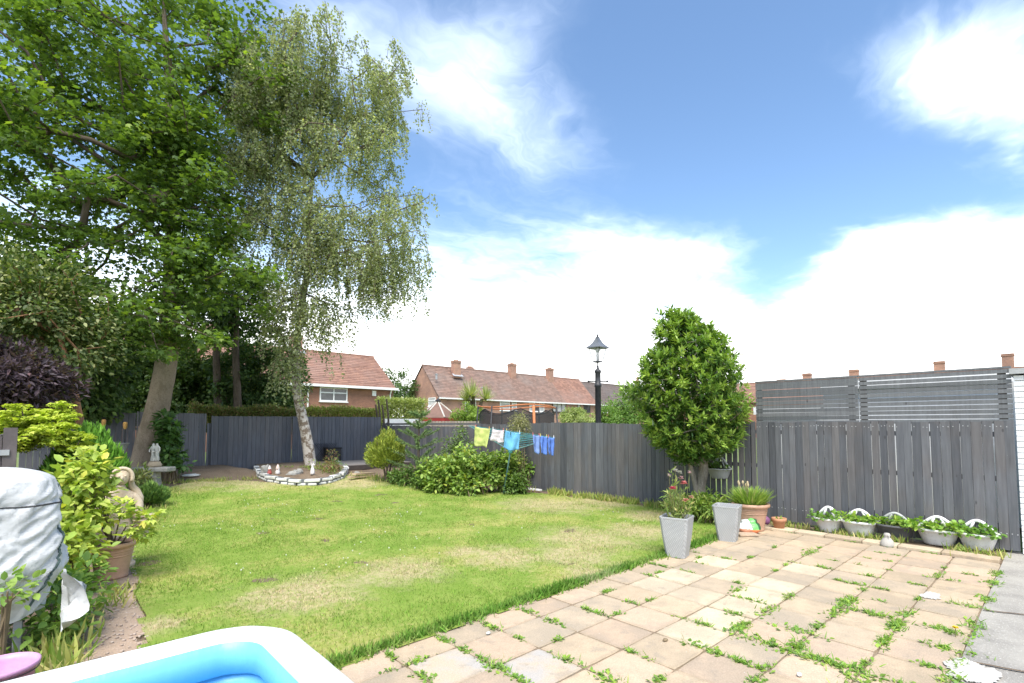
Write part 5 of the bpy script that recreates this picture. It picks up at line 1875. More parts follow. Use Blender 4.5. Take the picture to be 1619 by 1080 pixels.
def rockery():
    c = D(478, 752, 15.6)
    t = thing('rockery_bed', 'curved raised bed edged with white painted stones round the birch', 'flower bed', V3(c, hz(c.x, c.y)))
    # outline followed on the ground: front arc from left end to right end
    line = [(404, 752), (410, 761), (424, 765), (445, 767), (470, 768), (495, 767), (520, 764), (540, 759), (547, 752), (540, 746), (530, 742)]
    pts = [ground_pt(x, y, .16) for x, y in line]
    for k in range(len(pts)):
        pts[k].z = hz(pts[k].x, pts[k].y)
    # resample
    dense = []
    for a, b in zip(pts[:-1], pts[1:]):
        for s in range(10):
            dense.append(a.lerp(b, s / 10))
    cum = [0]
    for a, b in zip(dense[:-1], dense[1:]):
        cum.append(cum[-1] + (b - a).length)

    def at(s):
        k = max(i for i in range(len(cum)) if cum[i] <= max(0, min(s, cum[-1] - .001)))
        k = min(k, len(dense) - 2)
        f = (s - cum[k]) / max(1e-6, cum[k + 1] - cum[k])
        return dense[k].lerp(dense[k + 1], f), (dense[k + 1] - dense[k]).normalized()
    s = 0.0
    for course, (z, h, L0) in enumerate([(0.035, .085, .26), (0.13, .105, .46)]):
        s = .05 + .12 * course
        while s < cum[-1] - .1:
            L = L0 * random.uniform(.85, 1.15)
            p, d = at(s + L / 2)
            rot = Matrix.Rotation(math.atan2(d.y, d.x), 3, 'Z')
            mb = MB().box((0, 0, 0), (L - .05, .15, h - .022))
            for q in range(8):
                v = Vector(mb.v[q]); mb.v[q] = tuple(v * random.uniform(.9, 1.06))
            o = place(mb.mesh('edging_stone', STONE_WHITE), 'edging_stone', t, bevel=.02)
            o.matrix_parent_inverse = Matrix.Translation(-Vector(t.location))
            o.location = (p.x, p.y, p.z + z + random.uniform(-.008, .008))
            o.rotation_euler = rot.to_euler()
            s += L
    mo = MB()
    w = [(p.x, p.y, p.z) for p in dense]
    for k in range(len(w) - 1):
        a, b = Vector(w[k]), Vector(w[k + 1])
        d = (b - a).normalized(); nrm = Vector((-d.y, d.x, 0)) * .055
        mo.add([a + nrm - Vector((0, 0, .05)), a - nrm - Vector((0, 0, .05)), b - nrm - Vector((0, 0, .05)), b + nrm - Vector((0, 0, .05)), a + nrm + Vector((0, 0, .17)), a - nrm + Vector((0, 0, .17)), b - nrm + Vector((0, 0, .17)), b + nrm + Vector((0, 0, .17))],
               [(4, 5, 6, 7), (0, 4, 7, 3), (1, 2, 6, 5)])
    mo.build('mortar', MORTAR, t)
    # soil fill
    poly = [(p.x, p.y) for p in dense] + [(dense[-1].x - .4, dense[-1].y + 1.2), (dense[0].x + .3, dense[0].y + 1.0)]
    cx, cy = sum(p[0] for p in poly) / len(poly), sum(p[1] for p in poly) / len(poly)
    mb = MB()
    vs = [(cx, cy, hz(cx, cy) + .22)]
    for f in (.5, 1.0):
        for x, y in poly:
            vs.append((cx + (x - cx) * f, cy + (y - cy) * f, hz(x, y) + .2 - .05 * (f > .9) + .03 * noise.noise(Vector((x * 5, y * 5, 0)))))
    m = len(poly)
    fs = [(0, 1 + k, 1 + (k + 1) % m) for k in range(m)] + [(1 + k, 1 + m + k, 1 + m + (k + 1) % m, 1 + (k + 1) % m) for k in range(m)]
    mb.add(vs, fs).build('soil', SOIL, t, True)


rockery()
RZ = .46


def bedpt(px, py, dep):
    p = D(px, py, dep)
    return p


# figurines on the rockery
def gnome(px, py, dep, h, label, body, cap):
    p = D(px, py, dep)
    t = thing('figurine', label, 'figurine', p)
    MB().lathe([(0, 0), (h * .2, 0), (h * .23, h * .12), (h * .21, h * .3), (h * .15, h * .42), (h * .16, h * .5), (h * .17, h * .58), (h * .12, h * .66)], 12, p).build('body', body, t, True)
    MB().lathe([(h * .18, h * .6), (h * .15, h * .72), (h * .09, h * .88), (h * .03, h * .97), (0, h)], 12, p).build('cap', cap, t, True)
    MB().ball((p.x - .1 * h, p.y - .12 * h, p.z + h * .52), h * .07, 6, 4).build('face', mat('figurine_pink', (.6, .36, .28)), t, True)
    return t


fig_white = mat('figurine_white', (.72, .69, .66), (.62, .58, .55), scale=12, rough=.6)
fig_red = mat('figurine_red', (.48, .10, .08), (.36, .10, .09), scale=12, rough=.5)
gnome(426, 750, 14.0, .25, 'small red and white figurine at the end of the rockery', fig_red, fig_white)
gnome(439, 750, 14.0, .28, 'small pale pink and white figurine on the rockery', fig_white, mat('figurine_cream', (.74, .62, .55), (.66, .5, .44), rough=.6))
t = thing('garden_rock', 'dark grey upright rock behind the red and white figurine', 'rock', D(420, 750, 14.2))
MB().ball(D(420, 745, 14.2), .17, 9, 7, (.8, .6, 1.1), .5).build('stone', STONE_GREY, t)
t = thing('garden_rock', 'low grey rocks in the middle of the rockery', 'rock', D(470, 750, 14.2))
MB().ball(D(464, 750, 14.1), .15, 9, 6, (1.3, .8, .6), .5).build('stone', STONE_GREY, t)
MB().ball(D(473, 746, 14.3), .12, 9, 6, (1.0, .8, .8), .5).build('stone', STONE_GREY, t)
# white heron-like ornament
p = D(494, 750, 14.2)
t = thing('animal_ornament', 'small white animal ornament sitting upright before the birch', 'ornament', p)
MB().lathe([(0, 0), (.06, 0), (.064, .04), (.056, .11), (.042, .17), (.032, .20), (.035, .23), (.038, .26), (.02, .285), (0, .29)], 12, p).build('body', fig_white, t, True)
MB().ball((p.x + .02, p.y - .04, p.z + .26), .025, 7, 5, (1, 1.6, .8)).build('muzzle', fig_white, t, True)
for s in (-1, 1):
    MB().tube([(p.x + s * .02, p.y, p.z + .28), (p.x + s * .03, p.y, p.z + .33)], [.012, .003], 5).build('ear', fig_white, t)
thicket('rockery_plant', 'reddish heather clump on the rockery right of the birch', [(D(520, 745, 15.0), (.28, .2), 14), (D(523, 728, 15.2), (.12, .25), 6)], [(.20, .12, .07), (.14, .19, .05), (.28, .17, .10)], 40, T_LANCE, .09, 'plant')
thicket('rockery_plant', 'green fern-like tufts at the foot of the birch', [(D(502, 745, 15.0), (.2, .14), 8), (D(485, 748, 15.1), (.2, .1), 6), (D(458, 748, 15.2), (.25, .1), 6)], [(.20, .26, .06), (.15, .21, .04)], 30, T_LANCE, .11, 'plant')
thicket('rockery_plant', 'sprig of green leaves at the deck end of the rockery', [(D(532, 735, 15.2), (.18, .1), 6), (D(520, 760, 14.7), (.12, .14), 6)], [(.14, .22, .05), (.10, .16, .035)], 26, T_LANCE, .10, 'plant')

# wooden deck and planks
p0 = D(575, 742, 16.2)
t = thing('wooden_deck', 'weathered grey wooden deck in the back corner', 'deck', V3(p0, .3))
x0, x1, y0, y1 = 7.1, 9.6, 15.7, 17.6
k = 0
y = y0
while y < y1:
    o = MB().box(((x0 + x1) / 2, y + .06, .44 + random.uniform(-.003, .003)), (x1 - x0 + random.uniform(-.03, .03), .115, .028)).build('plank', mat('deck_wood', (.27, .245, .22), (.21, .19, .17), scale=3, fine=50, stretch=(.3, 3, 3), objvar=.12), t)
    y += .125
MB().box(((x0 + x1) / 2, y0 + .03, .355), (x1 - x0, .05, .14)).build('joist', DARK_WOOD, t)
MB().box(((x0 + x1) / 2, y1 - .1, .355), (x1 - x0, .05, .14)).build('joist', DARK_WOOD, t)
plank = mat('new_plank', (.48, .38, .25), (.40, .31, .20), scale=4, fine=40)
pp = D(572, 752, 14.9)
for k, (dx, dz, a, L, lb) in enumerate([(0, .10, .30, .95, 'pale sawn plank lying lowest by the deck'), (.08, .17, .42, .85, 'pale sawn plank lying across the other by the deck')]):
    o = MB().box((0, 0, 0), (L, .14, .05)).build('timber_plank', plank)
    tag(o, lb, 'plank')
    q = pp + Vector((dx, dx * .5, 0))
    o.location = (q.x, q.y, hz(q.x, q.y) + dz - .03)
    o.rotation_euler = (0, .05, a)
t = thing('garden_rock', 'round grey stone on the planks beside the deck', 'rock', D(564, 750, 14.9))
MB().ball(D(564, 748, 14.9), .075, 8, 6, (1.2, 1, .8), .3).build('stone', STONE_GREY, t)
# dark box against the fence
p = D(572, 730, 16.7)
t = thing('storage_box', 'black storage box on the deck against the back fence', 'box', p)
MB().box((p.x, BY - .28, .46 + .22), (.5, .4, .44)).build('box_body', mat('black_plastic', (.035, .035, .037), rough=.6), t, bevel=.02)
MB().box((p.x, BY - .28, .46 + .462), (.54, .44, .04)).build('lid', MATS['black_plastic'], t, bevel=.015)
p = D(556, 730, 16.9)
t = thing('trellis_panel', 'dark lattice panel leaning on the back fence beside the black box', 'trellis', p)
for k in range(7):
    for s in (-1, 1):
        a = Vector((p.x - .26 + k * .087, BY - .06, .47)); L = .55
        MB().box((p.x - .2 + k * .067, BY - .06 - .012 * s, .47 + .33), (.018, .008, .72), Matrix.Rotation(s * R(35), 3, 'Y')).build('lath', mat('fence_dark_lath', (.07, .07, .085)), t)
# flat white stone on the lawn edge
t = thing('garden_rock', 'flat white slab lying at the back lawn edge', 'rock', ground_pt(302, 764, .2))
q = ground_pt(302, 764, .2)
MB().ball((q.x, q.y, q.z + .03), .18, 9, 5, (1.2, .8, .22), .25).build('stone', STONE_WHITE, t)

# ------------------------------------------------------------------ figures in stone


def skin_figure(name, verts, edges, parent, material, root=0, levels=2):
    """one continuous surface grown round a skeleton: verts = (point, radius)"""
    me = bpy.data.meshes.new(name)
    me.from_pydata([tuple(v[0]) for v in verts], edges, [])
    me.materials.append(material)
    o = place(me, name, parent)
    m = o.modifiers.new('skin', 'SKIN')
    sk = me.skin_vertices[0].data
    for q in sk:
        q.use_root = False
    for i, v in enumerate(verts):
        r = v[1]
        sk[i].radius = (r, r) if not hasattr(r, '__len__') else r
    sk[root].use_root = True
    m.use_smooth_shade = True
    s = o.modifiers.new('subsurf', 'SUBSURF')
    s.levels = s.render_levels = levels
    return o


def cream_statue():
    b = D(183, 880, 6.35)
    b.z = bedz(b.x, b.y)
    t = thing('garden_statue', 'cream stone statue of a bonneted figure carrying baskets behind the potted plant', 'statue', b)
    f = Vector((-b.x, -b.y, 0)).normalized()            # faces the camera
    r = Vector((-f.y, f.x, 0))

    def q(x, y, z):
        return b + r * x + f * y + Vector((0, 0, z))
    MB().lathe([(0, 0), (.20, 0), (.20, .05), (.17, .08), (.16, .12), (0, .12)], 16, b).build('plinth', STONE_PALE, t)
    vs = [(q(0, 0, .55), (.13, .10)), (q(0, 0, .72), (.115, .085)), (q(.01, 0, .88), (.125, .085)), (q(.02, .01, .97), (.05, .05)), (q(.03, .02, 1.03), (.055, .055)),
          (q(-.07, .01, .36), (.085, .085)), (q(-.075, .02, .20), (.065, .065)), (q(-.075, .03, .11), (.05, .06)), (q(.07, 0, .36), (.085, .085)), (q(.075, .01, .20), (.06, .06)), (q(.075, .04, .11), (.05, .06)),
          (q(-.14, 0, .88), (.055, .055)), (q(-.20, .04, .72), (.048, .048)), (q(-.13, .13, .66), (.04, .04)), (q(-.08, .16, .68), (.035, .035)),
          (q(.16, 0, .88), (.055, .055)), (q(.22, .05, .76), (.048, .048)), (q(.20, .12, .64), (.04, .04)), (q(.19, .14, .60), (.034, .034))]
    es = [(0, 1), (1, 2), (2, 3), (3, 4), (0, 5), (5, 6), (6, 7), (0, 8), (8, 9), (9, 10), (2, 11), (11, 12), (12, 13), (13, 14), (2, 15), (15, 16), (16, 17), (17, 18)]
    skin_figure('body', vs, es, t, STONE_PALE)
    hd = q(.03, .03, 1.11)
    h = MB().ball(hd, .085, 14, 10, (.9, .95, 1.12))
    h.build('head', STONE_PALE, t, True)
    MB().ball(hd + f * .085 + Vector((0, 0, -.005)), .020, 6, 5, (.8, 1.2, 1.5)).build('nose', STONE_PALE, t, True)
    for s in (-1, 1):
        MB().ball(hd + f * .074 + r * .03 * s + Vector((0, 0, .02)), .011, 6, 4).build('eye', STONE_PALE, t, True)
        MB().ball(hd + r * .078 * s, .02, 6, 4, (.6, 1, 1.3)).build('ear', STONE_PALE, t, True)
    MB().ball(hd + f * .076 + Vector((0, 0, -.042)), .014, 6, 4, (1.6, .8, .6)).build('mouth', STONE_PALE, t, True)
    # bonnet with a broad rolled brim and a scarf falling over the shoulder
    MB().ball(hd + Vector((0, 0, .035)) - f * .035, .10, 14, 8, (1.05, 1.0, .95)).build('bonnet', STONE_PALE, t, True)
    MB().tube([hd + f * .035 + r * (.105 * math.cos(a_)) + Vector((0, 0, .115 * math.sin(a_) + .0)) for a_ in np.linspace(-.5, math.pi + .5, 15)], .022, 8).build('bonnet_brim', STONE_PALE, t, True)
    MB().tube([hd + r * .09 + Vector((0, 0, -.04)), q(.13, -.01, 1.0), q(.18, -.01, .93), q(.215, -.0, .84), q(.225, .02, .76)], [.028, .036, .042, .044, .03], 10).build('scarf', STONE_PALE, t, True)
    # skirt folds
    MB().lathe([(.12, .62), (.15, .52), (.185, .40), (.19, .30), (.175, .27), (.13, .27)], 22, b, wob=lambda a, z: 1 + .06 * math.sin(a * 7)).build('tunic', STONE_PALE, t, True)
    # fish-trap baskets carried at both sides
    for x, z, w in ((.26, .52, .11), (-.19, .50, .09)):
        c = q(x, .08, z)
        bk = MB().lathe([(w * .35, -.16), (w * .7, -.02), (w, .10), (w * 1.08, .12), (w * .85, .10), (0, .08)], 14, c)
        for k in range(4):
            rr_ = w * (.5 + .15 * k)
            bk.tube([(c.x + rr_ * math.cos(a), c.y + rr_ * math.sin(a), c.z - .11 + .055 * k) for a in np.linspace(0, 6.283, 14)[:-1]], .010, 5, True)
        bk.build('basket', STONE_PALE, t, True)


cream_statue()


def stone_table():
    dep = 12.2
    c = D(243, 742, dep)
    gz = bedz(c.x, c.y)
    t = thing('stone_table', 'low grey stone table with thick slab top below the sycamore', 'table', V3(c, gz))
    rot = Matrix.Rotation(AZ - R(90), 3, 'Z')
    MB().box((c.x, c.y, c.z), (.86, .34, .11), rot).build('table_top', STONE_GREY, t, bevel=.025)
    MB().box((c.x, c.y, (gz + c.z - .055) / 2), (.30, .22, c.z - .055 - gz), rot, .8).build('pedestal', STONE_GREY, t, bevel=.02)
    z0 = c.z + .055
    b = Vector((c.x, c.y, z0)) + RGT * .02
    s = thing('small_statue', 'weathered pale statuette of two standing figures on the stone table', 'statue', b)
    MB().lathe([(0, 0), (.15, 0), (.15, .06), (.12, .10), (.11, .13), (0, .13)], 14, b).build('plinth', mat('stone_brown', (.34, .28, .2), (.26, .21, .15)), s, True)
    for k, (dx, tilt) in enumerate([(-.055, .02), (.055, -.02)]):
        def q(x, y, z, dx=dx, tilt=tilt):
            return b + RGT * (x + dx + tilt * z * 1.2) - HF * y + Vector((0, 0, z))
        vs = [(q(0, 0, .30), (.05, .04)), (q(0, 0, .40), (.045, .036)), (q(0, 0, .47), (.052, .036)), (q(0, .005, .52), (.02, .02)), (q(0, .006, .57), (.034, .036)),
              (q(-.02, 0, .22), (.036, .036)), (q(-.02, .01, .13), (.025, .03)), (q(.025, 0, .22), (.036, .036)), (q(.025, .01, .13), (.025, .03)),
              (q(-.06, 0, .46), (.02, .02)), (q(-.075, .03, .38), (.018, .018)), (q(-.04, .06, .36), (.014, .014)), (q(.06, 0, .46), (.02, .02)), (q(.075, .03, .38), (.018, .018)), (q(.04, .06, .36), (.014, .014))]
        es = [(0, 1), (1, 2), (2, 3), (3, 4), (0, 5), (5, 6), (0, 7), (7, 8), (2, 9), (9, 10), (10, 11), (2, 12), (12, 13), (13, 14)]
        skin_figure('figure', vs, es, s, mat('stone_light', (.50, .50, .47), (.34, .34, .31), (.24, .24, .22), scale=14, fine=60), levels=1)


stone_table()

# torches and urn at the shaded fence
for px, py, lb in [(164, 671, 'bamboo garden torch with orange tip, left one on the shaded fence'), (198, 675, 'bamboo garden torch with orange tip, right one near the sycamore trunk')]:
    q = D(px, py, 13.4)
    t = thing('garden_torch', lb, 'torch', V3(q, bedz(q.x, q.y)))
    MB().tube([(q.x, q.y, bedz(q.x, q.y) - .1), (q.x, q.y, q.z - .05)], .018, 6).build('pole', BLACK_METAL, t)
    MB().lathe([(.025, -.06), (.045, .0), (.05, .10), (.035, .13), (0, .13)], 10, q).build('torch_head', mat('bamboo_orange', (.58, .33, .10), (.46, .26, .08)), t, True)
q = D(188, 715, 12.4)
t = thing('garden_urn', 'grey footed urn half hidden behind the conifer bush', 'urn', V3(q, bedz(q.x, q.y)))
MB().lathe([(0, -.35), (.10, -.35), (.11, -.3), (.05, -.24), (.05, -.15), (.11, -.04), (.16, .10), (.19, .20), (.21, .22), (.18, .22), (.12, .05)], 18, q).build('bowl', STONE_GREY, t, True)
MB().lathe([(.16, -.8), (.14, -.36), (0, -.36)], 12, q).build('plinth', STONE_GREY, t)

# ------------------------------------------------------------------ terracotta pot with shrub


def lathe_pot(parent, c, r, h, material, bands=3, rim=.05, seg=28, foot=.68):
    prof = [(0, 0), (r * foot, 0), (r * (foot + .04), h * .05)]
    for k in range(9):
        f = .08 + .72 * k / 8
        rr = r * (foot + (1 - foot - .06) * f)
        prof.append((rr, h * f))
    for k in range(bands):
        f = .60 + k * .075
        rr = r * (foot + (1 - foot - .06) * f)
        prof += [(rr, h * f), (rr + .008, h * (f + .02)), (rr + .008, h * (f + .045)), (rr, h * (f + .06))]
    prof = sorted(prof, key=lambda p: p[1])
    prof += [(r * .95, h * .87), (r * 1.03, h * .885), (r * 1.05, h * .93), (r * 1.04, h * .98), (r * 1.0, h), (r * .92, h), (r * .88, h * .9)]
    o = MB().lathe(prof, seg, c).build('pot', material, parent, True)
    MB().lathe([(0, h * .89), (r * .5, h * .895), (r * .9, h * .875)], seg, c).build('soil', POT_SOIL, parent, True)
    return o


b = ground_pt(177, 913)
t = thing('potted_shrub', 'tall yellow-green leafy shrub in a terracotta pot by the path', 'potted plant', b)
lathe_pot(t, b, .215, .40, TERRA_PLASTIC, 3)
tips = []
st = MB()
for px, py, dd in [(128, 730, .0), (150, 735, -.05), (165, 755, .1), (168, 790, -.05), (140, 770, .1), (198, 806, -.1), (215, 830, 0), (230, 842, .05), (150, 800, 0), (166, 818, -.1), (130, 800, .1), (140, 715 + 10, 0), (235, 815, 0)]:
    q = D(px, py, 5.75 + dd)
    tips.append(tuple(q))
    s = b + Vector((random.uniform(-.06, .06), random.uniform(-.06, .06), .34))
    st.tube([s, s.lerp(q, .55) + Vector((0, 0, .1)), q], [.009, .007, .004], 5)
st.build('stem', STEM_BROWN, t)
P, d, i = scatter_clumps(np.array(tips), rng.uniform(.08, .15, len(tips)), 42, .9)
n = len(P)
place(leaf_mesh('foliage', P, d + rand_unit(n) * .5 + np.array([0, 0, -.2]), np.array([0, 0, .8]) + d * .6 + rand_unit(n) * .3, rng.uniform(.055, .10, n), T_MAPLE, tints(n, [(.33, .40, .07), (.24, .33, .055), (.42, .46, .11), (.50, .44, .08)], .2, [.4, .34, .2, .06]), LEAF), 'foliage', t)

# ------------------------------------------------------------------ covered barbecue


def bbq():
    bx0, bx1, by0, by1 = -1.05, 0.09, 5.25, 5.90
    cx, cy = (bx0 + bx1) / 2, (by0 + by1) / 2
    t = thing('covered_barbecue', 'barbecue under a crumpled pale grey tarpaulin cover', 'barbecue', (cx, cy, 0))
    hw, hd = (bx1 - bx0) / 2, (by1 - by0) / 2
    nseg, rows = 280, 90
    top = 1.40
    vs = []

    def ring(a, k):                   # rounded rectangle
        c, s = math.cos(a), math.sin(a)
        e = 4.5
        r = (abs(c) ** e + abs(s) ** e) ** (-1 / e)
        return c * r * k, s * r * k
    for j in range(rows + 1):
        f = j / rows
        for i in range(nseg):
            a = 2 * math.pi * i / nseg
            if f < .22:               # top, slightly crowned
                k = f / .22
                x, y = ring(a, .96 * k)
                z = top + .0 - .07 * k ** 5
                fold = .02 * noise.noise(Vector((x * 3, y * 3, 2)))
                z += fold + .02 * (1 - k)
                px_, py_ = x * hw, y * hd
            else:
                g = (f - .22) / .78
                bul = 1 - .08 * math.sin(g * 3.1) * (.5 + noise.noise(Vector((math.cos(a) * 2, math.sin(a) * 2, g * 2)))) + (.05 * math.exp(-((g - .66) / .12) ** 2)) - .16 * max(0, g - .72) / .28
                x, y = ring(a, .96 + .05 * min(1, g * 8))
                ca, sa = math.cos(a) * hw * 2, math.sin(a) * hd * 2
                wx = .35 * noise.noise(Vector((ca * 1.5, sa * 1.5, g * 2)))
                crease = 0
                for fr, am in ((2.6, .046), (5.2, .042), (10.5, .027), (21.0, .013)):      # sharp drag folds running down and across
                    v = noise.noise(Vector((ca * fr + g * fr * .9 + wx, sa * fr + g * fr * .9, g * fr * .55 + wx)))
                    crease += am * (1 - 2.6 * abs(v))
                k = bul + crease * min(1, g * 5 + .15)
                k -= .03 * math.exp(-((g - .20 - .03 * math.sin(a * 3)) / .018) ** 2)
                px_, py_ = x * hw * k, y * hd * k
                hem = .34 + .16 * noise.noise(Vector((math.cos(a) * 2.2, math.sin(a) * 2.2, 8)))
                z = (top - .05) + (hem - top + .05) * g ** 1.05 + .25 * crease * g
                z -= .02
            vs.append((cx + px_, cy + py_, z))
    fs = []
    for j in range(rows):
        for i in range(nseg):
            l = (i + 1) % nseg
            fs.append((j * nseg + i, (j + 1) * nseg + i, (j + 1) * nseg + l, j * nseg + l))
    cov = mat('tarpaulin', (.55, .56, .56), (.48, .49, .49), (.42, .43, .43), scale=3.5, fine=26, rough=.6, bump=.5, bdist=.012)
    o = MB().add(vs, fs).build('cover', cov, t, True)
    # dark zip and cord down the corner facing the lawn
    def on(a_, j, off=1.012):
        i = int(round(a_ / (2 * math.pi) * nseg)) % nseg
        v = Vector(vs[j * nseg + i])
        return Vector((cx + (v.x - cx) * off, cy + (v.y - cy) * off, v.z))
    a0 = 2 * math.pi - .30
    MB().tube([on(a0 - .008 * k, 24 + k) for k in range(0, 62)], .009, 6).build('zip', mat('zip_dark', (.08, .12, .11)), t)
    MB().tube([on(a0 - .9 + .03 * k, 34, 1.0) for k in range(0, 32)], .007, 6).build('seam', mat('zip_black', (.06, .06, .06)), t)
    # loose bunched flap
    fl = MB()
    p0 = on(a0 - .35, 83, 1.0)
    grid = []
    for u in range(11):
        for v in range(9):
            f, g = u / 10, v / 8
            q = p0 + Vector((.10, -.10, .16)) * 1.0 + Vector((.02 + .16 * g * math.sin(f * 3.14), -.16 * g, -.34 * f + .06 * math.sin(g * 8 + f * 5)))
            q += Vector((.035 * noise.noise(Vector((f * 4, g * 4, 3))), .04 * noise.noise(Vector((f * 4, g * 4, 6))), 0))
            grid.append(q)
    fl.add(grid, [(u * 9 + v, u * 9 + v + 1, (u + 1) * 9 + v + 1, (u + 1) * 9 + v) for u in range(10) for v in range(8)])
    fl.build('flap', cov, t, True)
    for x, y in ((bx1 - .18, by0 + .12), (bx1 - .18, by1 - .12), (bx0 + .15, by0 + .12), (bx0 + .15, by1 - .12)):
        MB().box((x, y, .34), (.05, .05, .68)).build('leg', ZINC, t, bevel=.006)
    MB().box((cx, cy, .28), (hw * 1.5, hd * 1.4, .02)).build('shelf', BLACK_METAL, t)
    MB().box((cx, cy, .85), (hw * 1.4, hd * 1.3, .3)).build('grill_body', BLACK_METAL, t, bevel=.03)


bbq()

# ------------------------------------------------------------------ pink bucket
b = G(0, 1052, .30)
b = Vector((b.x, b.y, 0))
t = thing('bucket', 'pink and lilac plastic bucket beside the paddling pool', 'bucket', b)
pink = mat('pink_plastic', (.56, .30, .46), (.50, .27, .46), scale=3, rough=.4, bump=0)
MB().lathe([(0, .01), (.115, .0), (.13, .02), (.165, .27), (.182, .275), (.185, .30), (.172, .305), (.158, .27), (.12, .03), (0, .025)], 32, b).build('bucket_body', pink, t, True)
MB().tube([(b.x + .178 * math.cos(a), b.y + .178 * math.sin(a), .262) for a in np.linspace(0, 6.283, 33)[:-1]], .004, 5, True).build('rim_line', BLACK_METAL, t)

# ------------------------------------------------------------------ inflatable pool


def pool():
    x1, y1 = 1.18, 3.52
    x0, y0 = -1.75, 1.70
    t = thing('paddling_pool', 'inflatable paddling pool with white rim and bright blue inside', 'pool', ((x0 + x1) / 2, (y0 + y1) / 2, 0))
    cx, cy = (x0 + x1) / 2, (y0 + y1) / 2

    def path(inset, rad):
        pts = []
        ax, ay = (x1 - x0) / 2 - inset, (y1 - y0) / 2 - inset
        for k, (sx, sy) in enumerate([(1, 1), (-1, 1), (-1, -1), (1, -1)]):
            for s in range(13):
                a = R(90) * k + R(90) * s / 12
                pts.append((cx + sx * (ax - rad) + rad * math.cos(a), cy + sy * (ay - rad) + rad * math.sin(a), math.cos(a), math.sin(a)))
            nx_ = [(-1, 1), (-1, -1), (1, -1), (1, 1)][k]
            pa, pb = pts[-1], (cx + nx_[0] * (ax - rad) + rad * math.cos(R(90) * (k + 1)), cy + nx_[1] * (ay - rad) + rad * math.sin(R(90) * (k + 1)))
            for s in range(1, 14):
                f = s / 14
                pts.append((pa[0] + (pb[0] - pa[0]) * f, pa[1] + (pb[1] - pa[1]) * f, pa[2], pa[3]))
        return pts

    def band(inset, rad, r, zc, a0, a1, n, squash=1.0, crease=0.0):
        pts = path(inset, rad)
        vs, fs = [], []
        for q, (x, y, nx, ny) in enumerate(pts):
            w = 1 + crease * noise.noise(Vector((x * 9, y * 9, zc * 4)))
            for k in range(n + 1):
                a = a0 + (a1 - a0) * k / n
                d = r * math.cos(a) * w
                vs.append((x + nx * d, y + ny * d, zc + r * squash * math.sin(a) * w))
        m = len(pts)
        for q in range(m):
            l = (q + 1) % m
            for k in range(n):
                fs.append((q * (n + 1) + k, l * (n + 1) + k, l * (n + 1) + k + 1, q * (n + 1) + k + 1))
        return vs, fs
    white = mat('vinyl_white', (.86, .86, .85), (.82, .82, .81), rough=.32, bump=0, spec=.5)
    m, nt, bb, out = principled('vinyl_blue')
    v = pos(nt)
    n1 = noise_(nt, pos(nt, (1, 1, .25)), 16.0, 4.0, .6)
    col = mixc(nt, noise_(nt, v, 3.0), (.13, .42, .66), (.16, .46, .70))
    nt.links.new(col, bb.inputs['Base Color'])
    bb.inputs['Roughness'].default_value = .42
    bb.inputs['Specular IOR Level'].default_value = .5
    bump_(nt, bb, n1, .3, .012)
    blue = m
    r = .135
    zt = .55 - r * .92
    for k, zc in enumerate([zt, zt - .18, zt - .34]):
        rr = r if k == 0 else .088
        ins = .135 if k == 0 else .14
        sq = .92
        a_in = R(136) if k == 0 else R(88)
        vs, fs = band(ins, .30, rr, zc, -R(92), a_in, 14, sq, .02)
        MB().add(vs, fs).build('outer_ring', white, t, True)
        vs, fs = band(ins, .30, rr, zc, a_in, R(268), 14, sq, .02)
        MB().add(vs, fs).build('inner_ring', blue, t, True)
    vs, fs = band(.12, .30, .01, .02, 0, R(360), 4)
    pts = path(.18, .26)
    MB().add([(p[0], p[1], .03) for p in pts], [tuple(range(len(pts)))]).build('pool_floor', blue, t)


pool()

# ------------------------------------------------------------------ rotary clothes airer and washing


